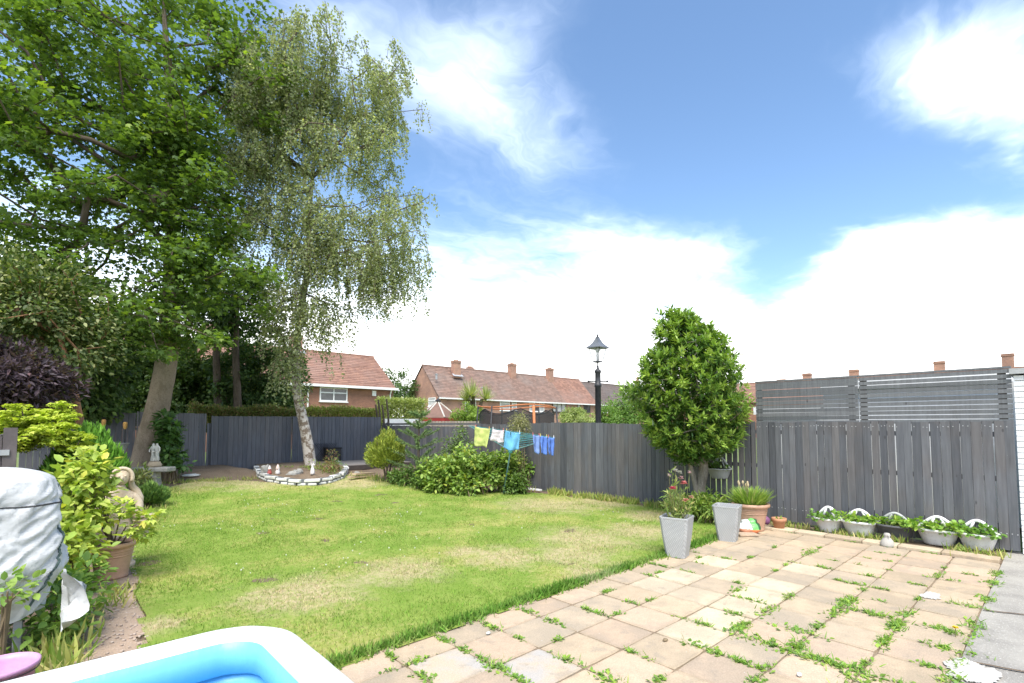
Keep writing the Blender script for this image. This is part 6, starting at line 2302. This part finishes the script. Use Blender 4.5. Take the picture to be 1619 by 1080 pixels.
def airer():
    b = ground_pt(795, 782)
    hub = D(807, 713, 12.75)
    A, B_ = D(741, 673, 13.0), D(877, 692, 12.5)
    mid = (A + B_) / 2
    fw = Vector((HF.x, HF.y, 0))
    Cc = mid - fw * 1.05 + Vector((0, 0, .02))
    Dd = mid + fw * 0.95 + Vector((0, 0, -.06))
    t = thing('clothes_airer', 'teal rotary clothes airer leaning on a thin pole', 'clothes airer', b)
    MB().tube([b - Vector((0, 0, .1)), hub, hub.lerp(mid, .25)], [.02, .02, .018], 10).build('pole', TEAL_POLE, t, True)
    MB().lathe([(.03, -.06), (.05, -.05), (.05, .04), (.03, .06)], 12, hub).build('hub', TEAL, t, True)
    for p in (A, B_, Cc, Dd):
        MB().tube([hub, p], [.013, .011], 6).build('arm', TEAL_POLE, t)
    for f in (.35, .45, .55, .65, .75, .85, .93, 1.0):
        q = [hub.lerp(p, f) for p in (A, Cc, B_, Dd)]
        MB().tube(q, .0045, 4, True).build('line', TEAL, t)
    # washing hung on the outer line between A-C-B
    cen = EYE

    def on_line(px):
        best = None
        for (p, q) in ((A, Cc), (Cc, B_)):
            for k in range(401):
                r_ = p.lerp(q, k / 400)
                v = r_ - EYE
                x = CX + FPX * v.dot(RGT) / v.dot(FWD)
                if best is None or abs(x - px) < best[0]:
                    best = (abs(x - px), r_, (q - p).normalized())
        return best[1], best[2]

    def cloth(name, label, cat, px0, px1, drop, material, skew=0.0, legs=False):
        p, d0 = on_line(px0)
        q, d1 = on_line(px1)
        nx, nz = 16, 14
        side = (q - p).cross(Vector((0, 0, 1))).normalized()
        vs = []
        for j in range(nz + 1):
            for i in range(nx + 1):
                f, g = i / nx, j / nz
                base = p.lerp(q, f)
                sag = -.02 * math.sin(f * math.pi)
                wave = .028 * math.sin(f * 9 + g * 2 + px0) * (0.3 + g) + .015 * noise.noise(Vector((f * 5, g * 5, px0)))
                vs.append(base + Vector((0, 0, sag - drop * g * (1 - .04 * math.sin(f * 7 + px0)))) + side * wave + (q - p) * (skew * g))
        fs = [(j * (nx + 1) + i, j * (nx + 1) + i + 1, (j + 1) * (nx + 1) + i + 1, (j + 1) * (nx + 1) + i) for j in range(nz) for i in range(nx) if not (legs and j > nz * .45 and i == nx // 2)]
        o = MB().add(vs, fs).build(name, material, None, True)
        s = o.modifiers.new('solid', 'SOLIDIFY'); s.thickness = .006
        tag(o, label, cat, 'washing on the airer')
        return o, p, q
    lime = mat('cloth_lime', (.60, .66, .22), (.54, .60, .20), fine=120, rough=.9, bump=.4)
    pinkw = mat('cloth_pinkish', (.74, .66, .70), (.68, .60, .65), fine=120, rough=.9, bump=.4)
    sky_ = mat('cloth_sky', (.15, .42, .66), (.12, .36, .62), fine=120, rough=.9, bump=.4)
    roy = mat('cloth_royal', (.11, .22, .60), (.09, .18, .52), fine=120, rough=.9, bump=.4)
    denim = mat('cloth_denim', (.20, .30, .60), (.16, .25, .52), fine=120, rough=.9, bump=.4)
    pegc = {'red': mat('peg_red', (.55, .16, .13)), 'orange': mat('peg_orange', (.62, .32, .10)), 'yellow': mat('peg_yellow', (.60, .52, .16)), 'white': mat('peg_white', (.7, .7, .7))}
    specs = [('hand_towel', 'lime yellow cloth hanging at the end of the airer', 'cloth', 751, 775, .46, lime, -.14, False, ('red', 'orange')),
             ('face_cloth', 'small pinkish white cloth hanging beside the lime one', 'cloth', 778.5, 797, .28, pinkw, -.10, False, ('white', 'red')),
             ('towel', 'sky blue towel hanging in the middle of the airer', 'towel', 799.5, 823, .42, sky_, -.14, False, ('yellow', 'white')),
             ('shorts', 'faded blue shorts hanging next to the teal lines', 'shorts', 842, 853, .42, denim, .12, False, ('red', 'red')),
             ('shorts', 'royal blue shorts hanging in the middle of the blue ones', 'shorts', 854, 865, .42, roy, .05, False, ('yellow', 'yellow')),
             ('shorts', 'royal blue shorts hanging last at the airer tip', 'shorts', 866.5, 876, .42, roy, -.05, True, ('red', 'white'))]
    for name, lb, cat, a, b2, drop, mm, sk, lg, pg in specs:
        o, p, q = cloth(name, lb, cat, a, b2, drop, mm, sk, lg)
        for w, e, col in ((p.lerp(q, .06), 'left', pg[0]), (p.lerp(q, .94), 'right', pg[1])):
            short = lb.split(' hanging')[0]
            extra = lb.split(' hanging')[1].strip() if name == 'shorts' else ''
            k = thing('clothes_peg', f'{col} peg on the {e} corner of the {short} {extra}'.strip().replace('hanging ', '').replace(' in the middle of the blue ones', ' in the middle'), 'peg', w, 'clothes pegs')
            rot = Matrix.Rotation(AZ - R(90), 3, 'Z')
            for s in (-1, 1):
                MB().box(w + Vector((RGT.x, RGT.y, 0)) * .0 + Vector((HF.x, HF.y, 0)) * (.009 * s) + Vector((0, 0, .012)), (.014, .008, .075), rot @ Matrix.Rotation(s * .10, 3, 'X')).build('jaw', pegc[col], k)


airer()

# ------------------------------------------------------------------ beyond the side fence


def trampoline():
    c = D(817, 672, 20.0)
    c.z = 0
    t = thing('trampoline', 'garden trampoline with black net and orange top ring over the fence', 'trampoline', c)
    r, zt, zm = 1.53, 2.46, .85
    ring = [(c.x + r * math.cos(a), c.y + r * math.sin(a), zt + .05 * math.sin(a * 3 + 1)) for a in np.linspace(0, 2 * math.pi, 37)[:-1]]
    MB().tube(ring, .026, 8, True).build('top_ring', ORANGE, t, True)
    net = MB()
    n = 48
    vs = []
    for k in range(n):
        a = 2 * math.pi * k / n
        sg = .22 * abs(math.sin(a * 3 + .5)) ** 1.0
        for z in (zm, (zm + zt) / 2, zt - .08 - sg):
            vs.append((c.x + (r - .05) * math.cos(a), c.y + (r - .05) * math.sin(a), z))
    fs = []
    for k in range(n):
        l = (k + 1) % n
        for q in range(2):
            fs.append((k * 3 + q, l * 3 + q, l * 3 + q + 1, k * 3 + q + 1))
    net.add(vs, fs).build('net', NET, t, True)
    MB().tube([(vs[k * 3 + 2]) for k in range(n)], .018, 5, True).build('net_hem', BLACK_METAL, t)
    MB().tube([(c.x + r * math.cos(a), c.y + r * math.sin(a), zm) for a in np.linspace(0, 2 * math.pi, 37)[:-1]], .06, 8, True).build('bed_rim', ORANGE, t, True)
    MB().lathe([(0, zm - .03), (r - .06, zm - .02)], 36, (c.x, c.y, 0)).build('jump_bed', BLACK_METAL, t)
    for k in range(6):
        a = k * math.pi / 3 + .18
        d = Vector((math.cos(a), math.sin(a), 0))
        vis = d.dot(HF) < -.85
        MB().tube([c + d * (r + .12), c + d * (r + .14) + Vector((0, 0, zm)), c + d * (r + .02) + Vector((0, 0, zt))], .05 if k == 4 else .03, 8).build('pole', ORANGE if k == 4 else BLACK_METAL, t, True)


trampoline()


def gazebo():
    c = D(692, 672, 30)
    c.z = 0
    t = thing('gazebo', 'dark red wooden gazebo with brown hipped roof and pale ribs', 'gazebo', c)
    n, r, ze, za = 6, 1.08, 2.18, 3.15
    red = mat('gazebo_red', (.30, .035, .03), (.24, .03, .028), rough=.5)
    felt = mat('gazebo_felt', (.20, .12, .095), (.16, .10, .08), scale=5, fine=30)
    pale_ = mat('gazebo_rib', (.58, .55, .50))
    P = [Vector((c.x + r * 1.12 * math.cos(k * 2 * math.pi / n + .25), c.y + r * 1.12 * math.sin(k * 2 * math.pi / n + .25), ze)) for k in range(n)]
    ap = Vector((c.x, c.y, za))
    for k in range(n):
        a, b = P[k], P[(k + 1) % n]
        MB().add([a, b, ap, a - Vector((0, 0, .03)), b - Vector((0, 0, .03)), ap - Vector((0, 0, .03))], [(0, 1, 2), (5, 4, 3), (0, 3, 4, 1)]).build('roof_panel', felt, t)
        MB().tube([a + Vector((0, 0, .02)), ap + Vector((0, 0, .02))], .045, 5).build('rib', pale_, t)
        f0, f1 = a + Vector((0, 0, -.03)), b + Vector((0, 0, -.03))
        d = (f1 - f0); ang = math.atan2(d.y, d.x)
        MB().box((f0 + f1) / 2 - Vector((0, 0, .12)), (d.length, .05, .22), Matrix.Rotation(ang, 3, 'Z')).build('fascia', red, t)
        q = Vector((c.x + r * math.cos(k * 2 * math.pi / n + .25), c.y + r * math.sin(k * 2 * math.pi / n + .25), 0))
        MB().box(q + Vector((0, 0, 1.0)), (.1, .1, 2.0)).build('post', red, t)
    MB().lathe([(.16, za - .02), (.18, za + .05), (.05, za + .12), (.05, za + .16), (0, za + .2)], 8, (c.x, c.y, 0)).build('finial', BLACK_METAL, t)


gazebo()
a, b2 = D(607, 667, 23.2), D(664, 667, 24.0)
d = b2 - a
o = MB().box((0, 0, 0), (d.length, .05, .55)).build('white_hoarding', WHITE_PAINT)
o.location = ((a.x + b2.x) / 2, (a.y + b2.y) / 2, 1.76); o.rotation_euler = (0, 0, math.atan2(d.y, d.x))
tag(o, 'white board panel showing above the fence corner', 'panel')
t = thing('picket_fence', 'pale weathered neighbour fence behind the dark corner fence', 'fence', D(705, 690, 22.5))
a, b2 = D(655, 668, 22), D(760, 668, 22.6)
d = b2 - a
for k in range(22):
    q = a.lerp(b2, k / 21)
    o = MB().box((0, 0, 0), (d.length / 22 - .012, .02, 1.98)).build('board', mat('pale_wood', (.42, .36, .29), (.36, .31, .25), objvar=.12), t)
    o.matrix_parent_inverse = Matrix.Translation(-Vector(t.location))
    o.location = (q.x, q.y, .93); o.rotation_euler = (0, 0, math.atan2(d.y, d.x))


def lamp_post():
    dep = 15.0
    s = dep / FPX
    c = D(946, 672, dep)
    x, y = c.x, c.y

    def z(py):
        return D(946, py, dep).z
    t = thing('lamp_post', 'black cast iron lamp post with pyramid lantern rising behind the fence', 'street lamp', (x, y, 0))
    w = 4.6 * s
    MB().lathe([(w * 1.5, -.05), (w * 1.5, .5), (w * 1.1, .6), (w, .7), (w, z(612)), (w * 1.25, z(611)), (w * 1.25, z(608)), (w, z(607)), (w * .95, z(590)), (w * 1.15, z(589)), (w * 1.15, z(586)), (w * .6, z(584)), (w * .35, z(581)), (w * .35, z(579)), (w * .2, z(578)), (w * .2, z(573))], 16, (x, y, 0)).build('post', BLACK_METAL, t, True)
    zb = z(603)
    MB().tube([Vector((x, y, zb)) - RGT * (15 * s), Vector((x, y, zb)) + RGT * (15 * s)], .018, 8).build('ladder_bar', BLACK_METAL, t)
    for k in (-1, 1):
        MB().ball(Vector((x, y, zb)) + RGT * (15 * s * k), .035, 8, 6).build('bar_end', BLACK_METAL, t, True)
    zl, zr_ = z(572), z(550)
    rot = Matrix.Rotation(AZ + R(45), 3, 'Z')
    rb, rt = 8.0 * s, 14 * s
    MB().box((x, y, zl), (rb * 1.5, rb * 1.5, .035), rot, .85).build('lantern_base', BLACK_METAL, t)
    cor = []
    for k in range(4):
        a = AZ + k * R(90)
        lo = Vector((x + rb * math.cos(a), y + rb * math.sin(a), zl + .02))
        hi = Vector((x + rt * math.cos(a), y + rt * math.sin(a), zr_))
        cor.append((lo, hi))
        MB().tube([lo, hi], .010, 5).build('glazing_bar', BLACK_METAL, t)
    for k in range(4):
        (a, b_), (c_, d_) = cor[k], cor[(k + 1) % 4]
        MB().add([a, c_, d_, b_], [(0, 1, 2, 3)]).build('pane', LAMP_GLASS, t)
    # concave pyramid roof
    prof = [(18.5, 551), (18.5, 549.5), (13, 546), (8, 541.5), (5, 537), (4, 536), (3.6, 534), (1.6, 533)]
    vs, fs = [], []
    for r_, py in prof:
        for k in range(4):
            a = AZ + k * R(90)
            vs.append((x + r_ * s * math.cos(a), y + r_ * s * math.sin(a), z(py)))
    for i in range(len(prof) - 1):
        for k in range(4):
            l = (k + 1) % 4
            fs.append((i * 4 + k, i * 4 + l, i * 4 + 4 + l, i * 4 + 4 + k))
    fs.append((3, 2, 1, 0))
    MB().add(vs, fs).build('lantern_roof', mat('lantern_grey', (.10, .11, .125), (.14, .15, .165), rough=.4), t)
    MB().lathe([(.02, z(534)), (.05, z(533)), (.02, z(531.5)), (.035, z(530.5)), (.015, z(529.5)), (0, z(526))], 8, (x, y, 0)).build('finial', BLACK_METAL, t, True)
    MB().tube([(x, y, zl), (x, y, z(548))], .014, 6).build('stem', BLACK_METAL, t)
    MB().ball((x, y, z(553)), .07, 8, 6, (1, 1, 1.3)).build('bulb', WHITE_PVC, t, True)


lamp_post()

# ------------------------------------------------------------------ containers on the patio


def weave_mat():
    m, nt, b, out = principled('planter_weave')
    g = N(nt, 'ShaderNodeNewGeometry')
    s = N(nt, 'ShaderNodeSeparateXYZ', {0: g.outputs['Position']})
    h = math_(nt, 'ADD', s.outputs[0], s.outputs[1])
    d = math_(nt, 'SUBTRACT', s.outputs[0], s.outputs[1])
    row = math_(nt, 'FLOOR', math_(nt, 'MULTIPLY', s.outputs[2], 62.0))
    off = math_(nt, 'MULTIPLY', math_(nt, 'MODULO', row, 2.0), .5)
    u = math_(nt, 'FRACT', math_(nt, 'ADD', math_(nt, 'MULTIPLY', h, 54.0), off))
    zf = math_(nt, 'FRACT', math_(nt, 'MULTIPLY', s.outputs[2], 62.0))
    bumpv = math_(nt, 'MULTIPLY', math_(nt, 'SINE', math_(nt, 'MULTIPLY', u, math.pi)), math_(nt, 'SINE', math_(nt, 'MULTIPLY', zf, math.pi)))
    col = mixc(nt, mapr(nt, bumpv, 0, .8), (.27, .28, .285), (.42, .43, .43))
    col = mixc(nt, mapr(nt, noise_(nt, pos(nt), 5.0), .35, .7), col, mixc(nt, mapr(nt, bumpv, 0, .8), (.30, .31, .31), (.45, .46, .46)))
    nt.links.new(col, b.inputs['Base Color'])
    b.inputs['Roughness'].default_value = .55
    bump_(nt, b, bumpv, .5, .006)
    return m


WEAVE = weave_mat()


def tall_planter(label, px, py, rz):
    b = G(px, py)
    t = thing('tall_planter', label, 'planter', b, 'tall grey woven planters')
    hh, wt, wb = .53, .37, .25
    rot = Matrix.Rotation(rz, 3, 'Z')

    def ringv(w, z, ch=.03):
        out = []
        for sx, sy in ((1, 1), (-1, 1), (-1, -1), (1, -1)):
            for dx, dy in (((0, -ch), (-ch, 0)) if sx * sy > 0 else ((-ch, 0), (0, -ch))):
                out.append(rot @ Vector((sx * (w / 2 + dx), sy * (w / 2 + dy), z)) + b)
        return out
    lev = [ringv(wb, 0.004), ringv(wb * 1.01, .02), ringv((wb + wt) / 2 + .012, hh * .5), ringv(wt, hh - .03), ringv(wt + .008, hh - .02), ringv(wt + .008, hh), ringv(wt - .03, hh), ringv(wt - .05, hh - .07)]
    vs = [p for l in lev for p in l]
    fs = [tuple(range(8))[::-1]]
    for i in range(len(lev) - 1):
        for k in range(8):
            l = (k + 1) % 8
            fs.append((i * 8 + k, i * 8 + l, i * 8 + 8 + l, i * 8 + 8 + k))
    MB().add(vs, fs).build('pot', WEAVE, t)
    MB().add([p - Vector((0, 0, .0)) for p in ringv(wt - .045, hh - .055)], [tuple(range(8))]).build('soil', POT_SOIL, t)
    return t, b


def flower_head(mb, c, r, col, n=7):
    for k in range(n):
        a = 2 * math.pi * k / n
        d = Vector((math.cos(a), math.sin(a), random.uniform(-.1, .5)))
        u = d.cross(Vector((0, 0, 1))).normalized()
        mb.add([c, c + d * r * .6 + u * r * .45, c + d * r, c + d * r * .6 - u * r * .45], [(0, 1, 2, 3)], col)


t, b = tall_planter('tall grey woven planter of pink flowers, nearest the camera', 1071, 879, R(14))
P, Dv, S, st, fl = [], [], [], MB(), MB()
for k in range(24):
    a = random.uniform(0, 6.28)
    hgt = random.uniform(.22, .42) if k > 2 else (.55, .66, .50)[k]
    lean = Vector((math.cos(a) * .13, math.sin(a) * .13, 0)) if k > 2 else Vector((random.uniform(-.06, .04), random.uniform(-.05, .05), 0))
    s = b + Vector((random.uniform(-.06, .06), random.uniform(-.06, .06), .47))
    e = s + lean + Vector((0, 0, hgt))
    st.tube([s, s.lerp(e, .5) + lean * .1, e], [.006, .005, .003], 4)
    for q in range(16 if k > 2 else 26):
        f = random.random()
        P.append(tuple(s.lerp(e, f) + Vector(rand_unit(1)[0]) * .03)); dd = Vector(rand_unit(1)[0]); dd.z = abs(dd.z) + .3; Dv.append(tuple(dd)); S.append(random.uniform(.04, .10))
    if k in (0, 1, 2):
        pass
for px, py, r_, col in [(1064, 773, .055, (.62, .06, .16)), (1081, 765, .055, (.66, .22, .20)), (1084, 792, .05, (.68, .36, .26)), (1093, 787, .04, (.70, .42, .32)), (1077, 757, .04, (.70, .45, .45)), (1068, 745, .04, (.62, .60, .52)), (1075, 748, .035, (.60, .60, .50)), (1058, 753, .03, (.65, .5, .48)), (1090, 748, .03, (.7, .5, .5))]:
    c = D(px, py, 6.75)
    st.tube([c - Vector((0, 0, .2)) + (b + Vector((0, 0, .5)) - c) * .25, c], [.004, .003], 4)
    fl = MB()
    for z_ in (0, .012, .024):
        flower_head(fl, c + Vector((0, 0, z_)), r_ * (1 - z_ * 12), col)
    fl.build('flower', PETAL, t)
st.build('stem', STEM_GREEN, t)
n = len(P)
place(leaf_mesh('foliage', np.array(P), np.array(Dv), rand_unit(n), np.array(S), T_LANCE, tints(n, [(.18, .26, .07), (.24, .30, .08), (.36, .33, .13), (.14, .21, .06)], .2), LEAF), 'foliage', t)
tall_planter('tall grey woven planter holding only bare soil', 1151, 854, R(14))

b = G(1190, 838)
b = b + HF * .05
b.z = 0
t = thing('terracotta_planter', 'wide terracotta planter filled with grassy green leaves', 'planter', b)
lathe_pot(t, b, .285, .44, TERRA_PLASTIC, 3)
n = 900
a = rng.uniform(0, 6.283, n)
rr = rng.random(n) ** .6 * .20
P = np.column_stack([b.x + rr * np.cos(a), b.y + rr * np.sin(a), np.full(n, .39)])
Dv = np.column_stack([np.cos(a) * rr * 3.2 + rng.normal(0, .22, n), np.sin(a) * rr * 3.2 + rng.normal(0, .22, n), np.ones(n)])
place(leaf_mesh('foliage', P, Dv, np.column_stack([np.cos(a), np.sin(a), np.full(n, -.2)]), rng.uniform(.18, .38, n), T_BLADE, tints(n, [(.18, .29, .05), (.13, .22, .04), (.26, .35, .07), (.40, .38, .15)], .2, [.35, .3, .28, .07]), GRASSB, np.full(n, .85)), 'foliage', t)
st = MB()
for k in range(6):
    a_ = random.uniform(0, 6.28)
    e = Vector((b.x - .15 + random.uniform(-.08, .12), b.y + random.uniform(-.1, .15), .39 + random.uniform(.36, .44)))
    st.tube([(b.x - .08, b.y, .39), e], [.006, .004], 4)
    st.ball(e, .022, 6, 5, (.8, .8, 1.5))
st.build('seed_heads', mat('straw', (.50, .42, .27), (.42, .34, .2)), t)

# compost bag
def bag():
    c = G(1184, 843)
    t = thing('compost_bag', 'half empty plastic compost bag printed white, green and orange red', 'bag', c)
    rot = Matrix.Rotation(AZ - R(90) - .1, 3, 'Z')
    w, d, h = .36, .26, .22
    nx, nz = 28, 16
    m, nt, bb, out = principled('bag_print')
    oc = N(nt, 'ShaderNodeSeparateXYZ', {0: N(nt, 'ShaderNodeTexCoord').outputs['Object']})
    wv = math_(nt, 'MULTIPLY', math_(nt, 'SUBTRACT', noise_(nt, objc(nt), 6.0), .5), .08)
    zc = math_(nt, 'ADD', oc.outputs[2], wv)
    xc = math_(nt, 'ADD', oc.outputs[0], math_(nt, 'ADD', wv, math_(nt, 'MULTIPLY', oc.outputs[2], .4)))
    col = mixc(nt, mapr(nt, xc, .055, .06), (.70, .72, .70), (.14, .46, .12))
    col = mixc(nt, mapr(nt, xc, .165, .17), col, (.03, .10, .04))
    low = mixc(nt, mapr(nt, xc, .045, .05), (.50, .22, .13), (.66, .20, .08))
    col = mixc(nt, mapr(nt, zc, .085, .08), col, low)
    nt.links.new(col, bb.inputs['Base Color'])
    bb.inputs['Roughness'].default_value = .35
    vs, fs = [], []
    for j in range(nz + 1):
        f = j / nz
        for i in range(nx):
            a = 2 * math.pi * i / nx
            e = 3.0
            cs, sn = math.cos(a), math.sin(a)
            r_ = (abs(cs) ** e + abs(sn) ** e) ** (-1 / e)
            k = (math.sin(min(1, f * 1.15 + .14) * math.pi * .86) ** .5) * (1 if f < .97 else .2)
            k *= 1 + .16 * noise.noise(Vector((cs * 2.2, sn * 2.2, f * 4)))
            vs.append((cs * r_ * w / 2 * k, sn * r_ * d / 2 * k * (1 - .25 * f), h * f * (1 + .14 * noise.noise(Vector((cs * 1.5, sn * 1.5, 4)))) + .004))
    for j in range(nz):
        for i in range(nx):
            l = (i + 1) % nx
            fs.append((j * nx + i, j * nx + l, (j + 1) * nx + l, (j + 1) * nx + i))
    fs.append(tuple(range(nx))[::-1]); fs.append(tuple(nz * nx + i for i in range(nx)))
    o = MB().add(vs, fs).build('sack', m, t, True)
    o.matrix_parent_inverse = Matrix.Identity(4)
    o.rotation_euler = rot.to_euler()


bag()
c = G(1215, 833) + HF * .12
t = thing('play_ball', 'dull purple ball beside the terracotta planter', 'ball', (c.x, c.y, 0))
MB().ball((c.x, c.y, .085), .085, 16, 12, (1, 1, .97)).build('ball_skin', mat('ball_purple', (.22, .08, .19), (.30, .14, .26), scale=9, rough=.5), t, True)
b = G(1232, 838)
t = thing('small_pot', 'small plain terracotta pot standing alone near the fence', 'pot', b)
MB().lathe([(0, 0), (.07, 0), (.098, .14), (.112, .145), (.118, .20), (.104, .2), (.09, .15)], 24, b).build('pot', TERRACOTTA, t, True)
MB().lathe([(0, .165), (.10, .16)], 20, b).build('soil', POT_SOIL, t)
P, d, i = scatter_clumps(np.array([[b.x, b.y, .19]]), np.array([.04]), 14, .5)
place(leaf_mesh('sprout', P, d + np.array([0, 0, .7]), rand_unit(14), np.full(14, .045), T_OVAL, tints(14, [(.18, .26, .06)], .2), LEAF), 'sprout', t)
c = G(1181, 848)
o = MB().box((0, 0, 0), (.30, .2, .03)).build('loose_tile', SLABS['rose'], None, bevel=.005)
o.location = (c.x + .05, c.y + .02, .022); o.rotation_euler = (0, 0, AZ - R(90))
tag(o, 'loose terracotta tile lying in front of the compost bag', 'tile')


# half-round wall baskets with strawberry plants
def basket_parts(t, b, face, w, dpt, h, material, plant_cols, per, white_flower=False, back=.15, soilc=True, tuft=1.0, back_material=None):
    """b: middle of the flat back at the foot; face: unit vector pointing away from the wall"""
    along = Vector((-face.y, face.x, 0))
    back_material = back_material or material

    def q(u, v, z):
        return b + along * u + face * v + Vector((0, 0, z))
    prof = [(.62, 0.0), (.66, .02), (.80, h * .45), (.93, h * .82), (.95, h * .84), (1.03, h * .86), (1.05, h * .93), (1.02, h), (.95, h), (.9, h * .9)]
    seg = 22
    vs, fs = [], []
    for k_, z in prof:
        for s in range(seg + 1):
            a = math.pi * s / seg
            e = 2.6
            cs, sn = math.cos(a), math.sin(a)
            r_ = (abs(cs) ** e + abs(sn) ** e) ** (-1 / e)
            rib = 1 + (.012 * math.sin(a * 10) if z < h * .8 else 0)
            vs.append(q(cs * r_ * w / 2 * k_ * rib, sn * r_ * dpt * k_ * rib, z))
    m = seg + 1
    for i in range(len(prof) - 1):
        for s in range(seg):
            fs.append((i * m + s, (i + 1) * m + s, (i + 1) * m + s + 1, i * m + s + 1))
        fs.append((i * m, i * m + seg, (i + 1) * m + seg, (i + 1) * m))
    fs.append(tuple(range(m)))
    MB().add(vs, fs).build('bowl', material, t, True)
    o = MB()
    sv = [q(math.cos(math.pi * s / 16) * w * .46, math.sin(math.pi * s / 16) * dpt * .9, h * .9) for s in range(17)]
    o.add(sv, [tuple(range(17))]).build('soil', POT_SOIL, t)
    # scrolled back: arch with fan spokes
    arch = []
    for s in range(19):
        f = -1 + 2 * s / 18
        arch.append(q(f * w * .48, .012, h * .95 + back * math.cos(f * math.pi / 2) ** 1.5))
    mb = MB().tube(arch, .022, 8)
    mb.build('back_arch', back_material, t, True)
    for f in (-.42, .42):
        MB().tube([q(f * w * .55, .012, h * .9), q(f * w * .30, .012, h * .95 + back * .55), q(f * w * .16, .012, h * .95 + back * .97)], [.024, .018, .02], 8).build('back_spoke', back_material, t, True)
    # plant
    tips = np.array([tuple(q(random.uniform(-.48, .48) * w, random.uniform(.2, 1.0) * dpt, h + random.uniform(.0, .09) * tuft)) for _ in range(int(15 * tuft))])
    P, d, i = scatter_clumps(tips, np.full(len(tips), .055), per, .6)
    n = len(P)
    place(leaf_mesh('foliage', P, d * .9 + np.array([face.x, face.y, .2]) * .4, np.array([0, 0, 1.]) + rand_unit(n) * .5, rng.uniform(.04, .075, n), T_OVAL, tints(n, plant_cols, .2), LEAF, np.full(n, 1.5)), 'foliage', t)
    st = MB()
    for k in range(10):
        e = Vector(tips[k % len(tips)])
        st.tube([q(random.uniform(-.1, .1), dpt * .5, h * .85), e], [.004, .003], 3)
    st.build('stem', STEM_GREEN, t)
    if white_flower:
        for k in range(3):
            fl = MB()
            flower_head(fl, q(-.12 + .1 * k, dpt * .6, h + .10), .035, (.78, .78, .74), 5)
            fl.build('flower', PETAL, t)


green1 = [(.16, .29, .045), (.11, .22, .04), (.23, .36, .07), (.30, .38, .08)]
green2 = [(.13, .24, .05), (.09, .18, .04), (.17, .29, .06)]
FACE = Vector((-1, 0, 0))
bk = [(1304, 845, .40, 'pale grey wall basket of small dark leaves, first by the small pot', WHITE_GREY_PLASTIC, green2, 10, False, .8, WHITE_PVC),
      (1354, 851, .50, 'pale grey wall basket with bright trailing strawberry leaves, second in the row', WHITE_GREY_PLASTIC, green1, 14, False, 1.0, WHITE_PVC),
      (1411, 858, .50, 'charcoal wall basket of strawberry plants behind the white figurine', CHARCOAL_PLASTIC, green1, 12, False, 1.0, GREY_PLASTIC),
      (1480, 866, .52, 'pale grey wall basket with strawberry plant and white flowers', WHITE_GREY_PLASTIC, green1, 16, True, 1.2, WHITE_PVC),
      (1544, 874, .46, 'pale grey wall basket last in the row near the white building', WHITE_GREY_PLASTIC, green2, 12, False, .9, WHITE_PVC)]
for px, py, w, lb, mm, cols, per, wf, tu, bm in bk:
    g_ = G(px, py - 2, .0)
    b = Vector((g_.x + .24, g_.y, .0))
    t = thing('wall_basket', lb, 'planter', b, 'half-round wall baskets along the fence')
    basket_parts(t, b, FACE, w, .26, .235, mm, cols, per, wf, .17, True, tu, bm)
p = PX(1139, 756, FX - .03)
t = thing('wall_basket', 'grey wall basket hung on the fence beside the bay tree', 'planter', p, 'half-round wall baskets along the fence')
basket_parts(t, Vector((FX - .03, p.y, p.z)), FACE, .46, .25, .20, GREY_PLASTIC, [(.09, .16, .035), (.12, .21, .045)], 12, False, .22, True, .8)

# little pale bird-like figurine
c = G(1403, 864)
t = thing('garden_figurine', 'small pale stone bird figurine in front of the charcoal basket', 'figurine', c)
MB().lathe([(0, 0), (.085, 0), (.09, .03), (.075, .08), (.05, .115), (.036, .13), (.04, .15), (.045, .165), (.03, .19), (0, .195)], 16, c).build('body', mat('figurine_stone', (.42, .40, .36), (.33, .32, .29)), t, True)
MB().tube([c + Vector((-.03, -.02, .16)), c + Vector((-.075, -.045, .15))], [.014, .003], 6).build('beak', MATS['figurine_stone'], t)

# odds and ends at the fence foot
q = G(1042, 797) + HF * .0
t = thing('rubble_stone', 'buff broken slab lying at the fence foot left of the flowers', 'stone', q)
MB().ball((q.x, q.y, .06), .22, 9, 5, (1.2, .7, .38), .35).build('stone', SLABS['buff'], t)
q = PX(838, 771, FX - .35)
o = MB().box((0, 0, 0), (.10, .55, .05)).build('white_board', WHITE_PAINT, None, bevel=.006)
o.location = (FX - .25, q.y, hz(FX, q.y) + .05); o.rotation_euler = (0, .1, .1)
tag(o, 'short white board lying at the fence foot behind the airer', 'board')
for px, py, lb in [(852, 895 + 54, 'small white pebble on the slabs near the lawn edge')]:
    pass
for px, py, r_, lb in [(772, 1003, .018, 'white pebble on the slab beside the lawn-edge weeds'), (1052, 1014, .022, 'brown stone chip on a buff slab in the middle of the patio'), (1264, 1069, .02, 'white pebble near the bottom of the patio')]:
    q = G(px, py)
    t = thing('pebble', lb, 'pebble', (q.x, q.y, 0))
    MB().ball((q.x, q.y, .012), r_, 7, 5, (1.3, .9, .6), .3).build('stone', STEM_BROWN if 'brown' in lb else STONE_WHITE, t, True)
q = G(1511, 1008)
t = thing('dandelion', 'single yellow dandelion among weeds at the concrete edge', 'flower', (q.x, q.y, 0))
MB().tube([(q.x, q.y, 0), (q.x, q.y, .08)], .003, 4).build('stem', STEM_GREEN, t)
fl = MB()
flower_head(fl, Vector((q.x, q.y, .08)), .026, (.75, .55, .02), 12)
flower_head(fl, Vector((q.x, q.y, .086)), .017, (.75, .58, .03), 10)
fl.build('flower', PETAL, t)
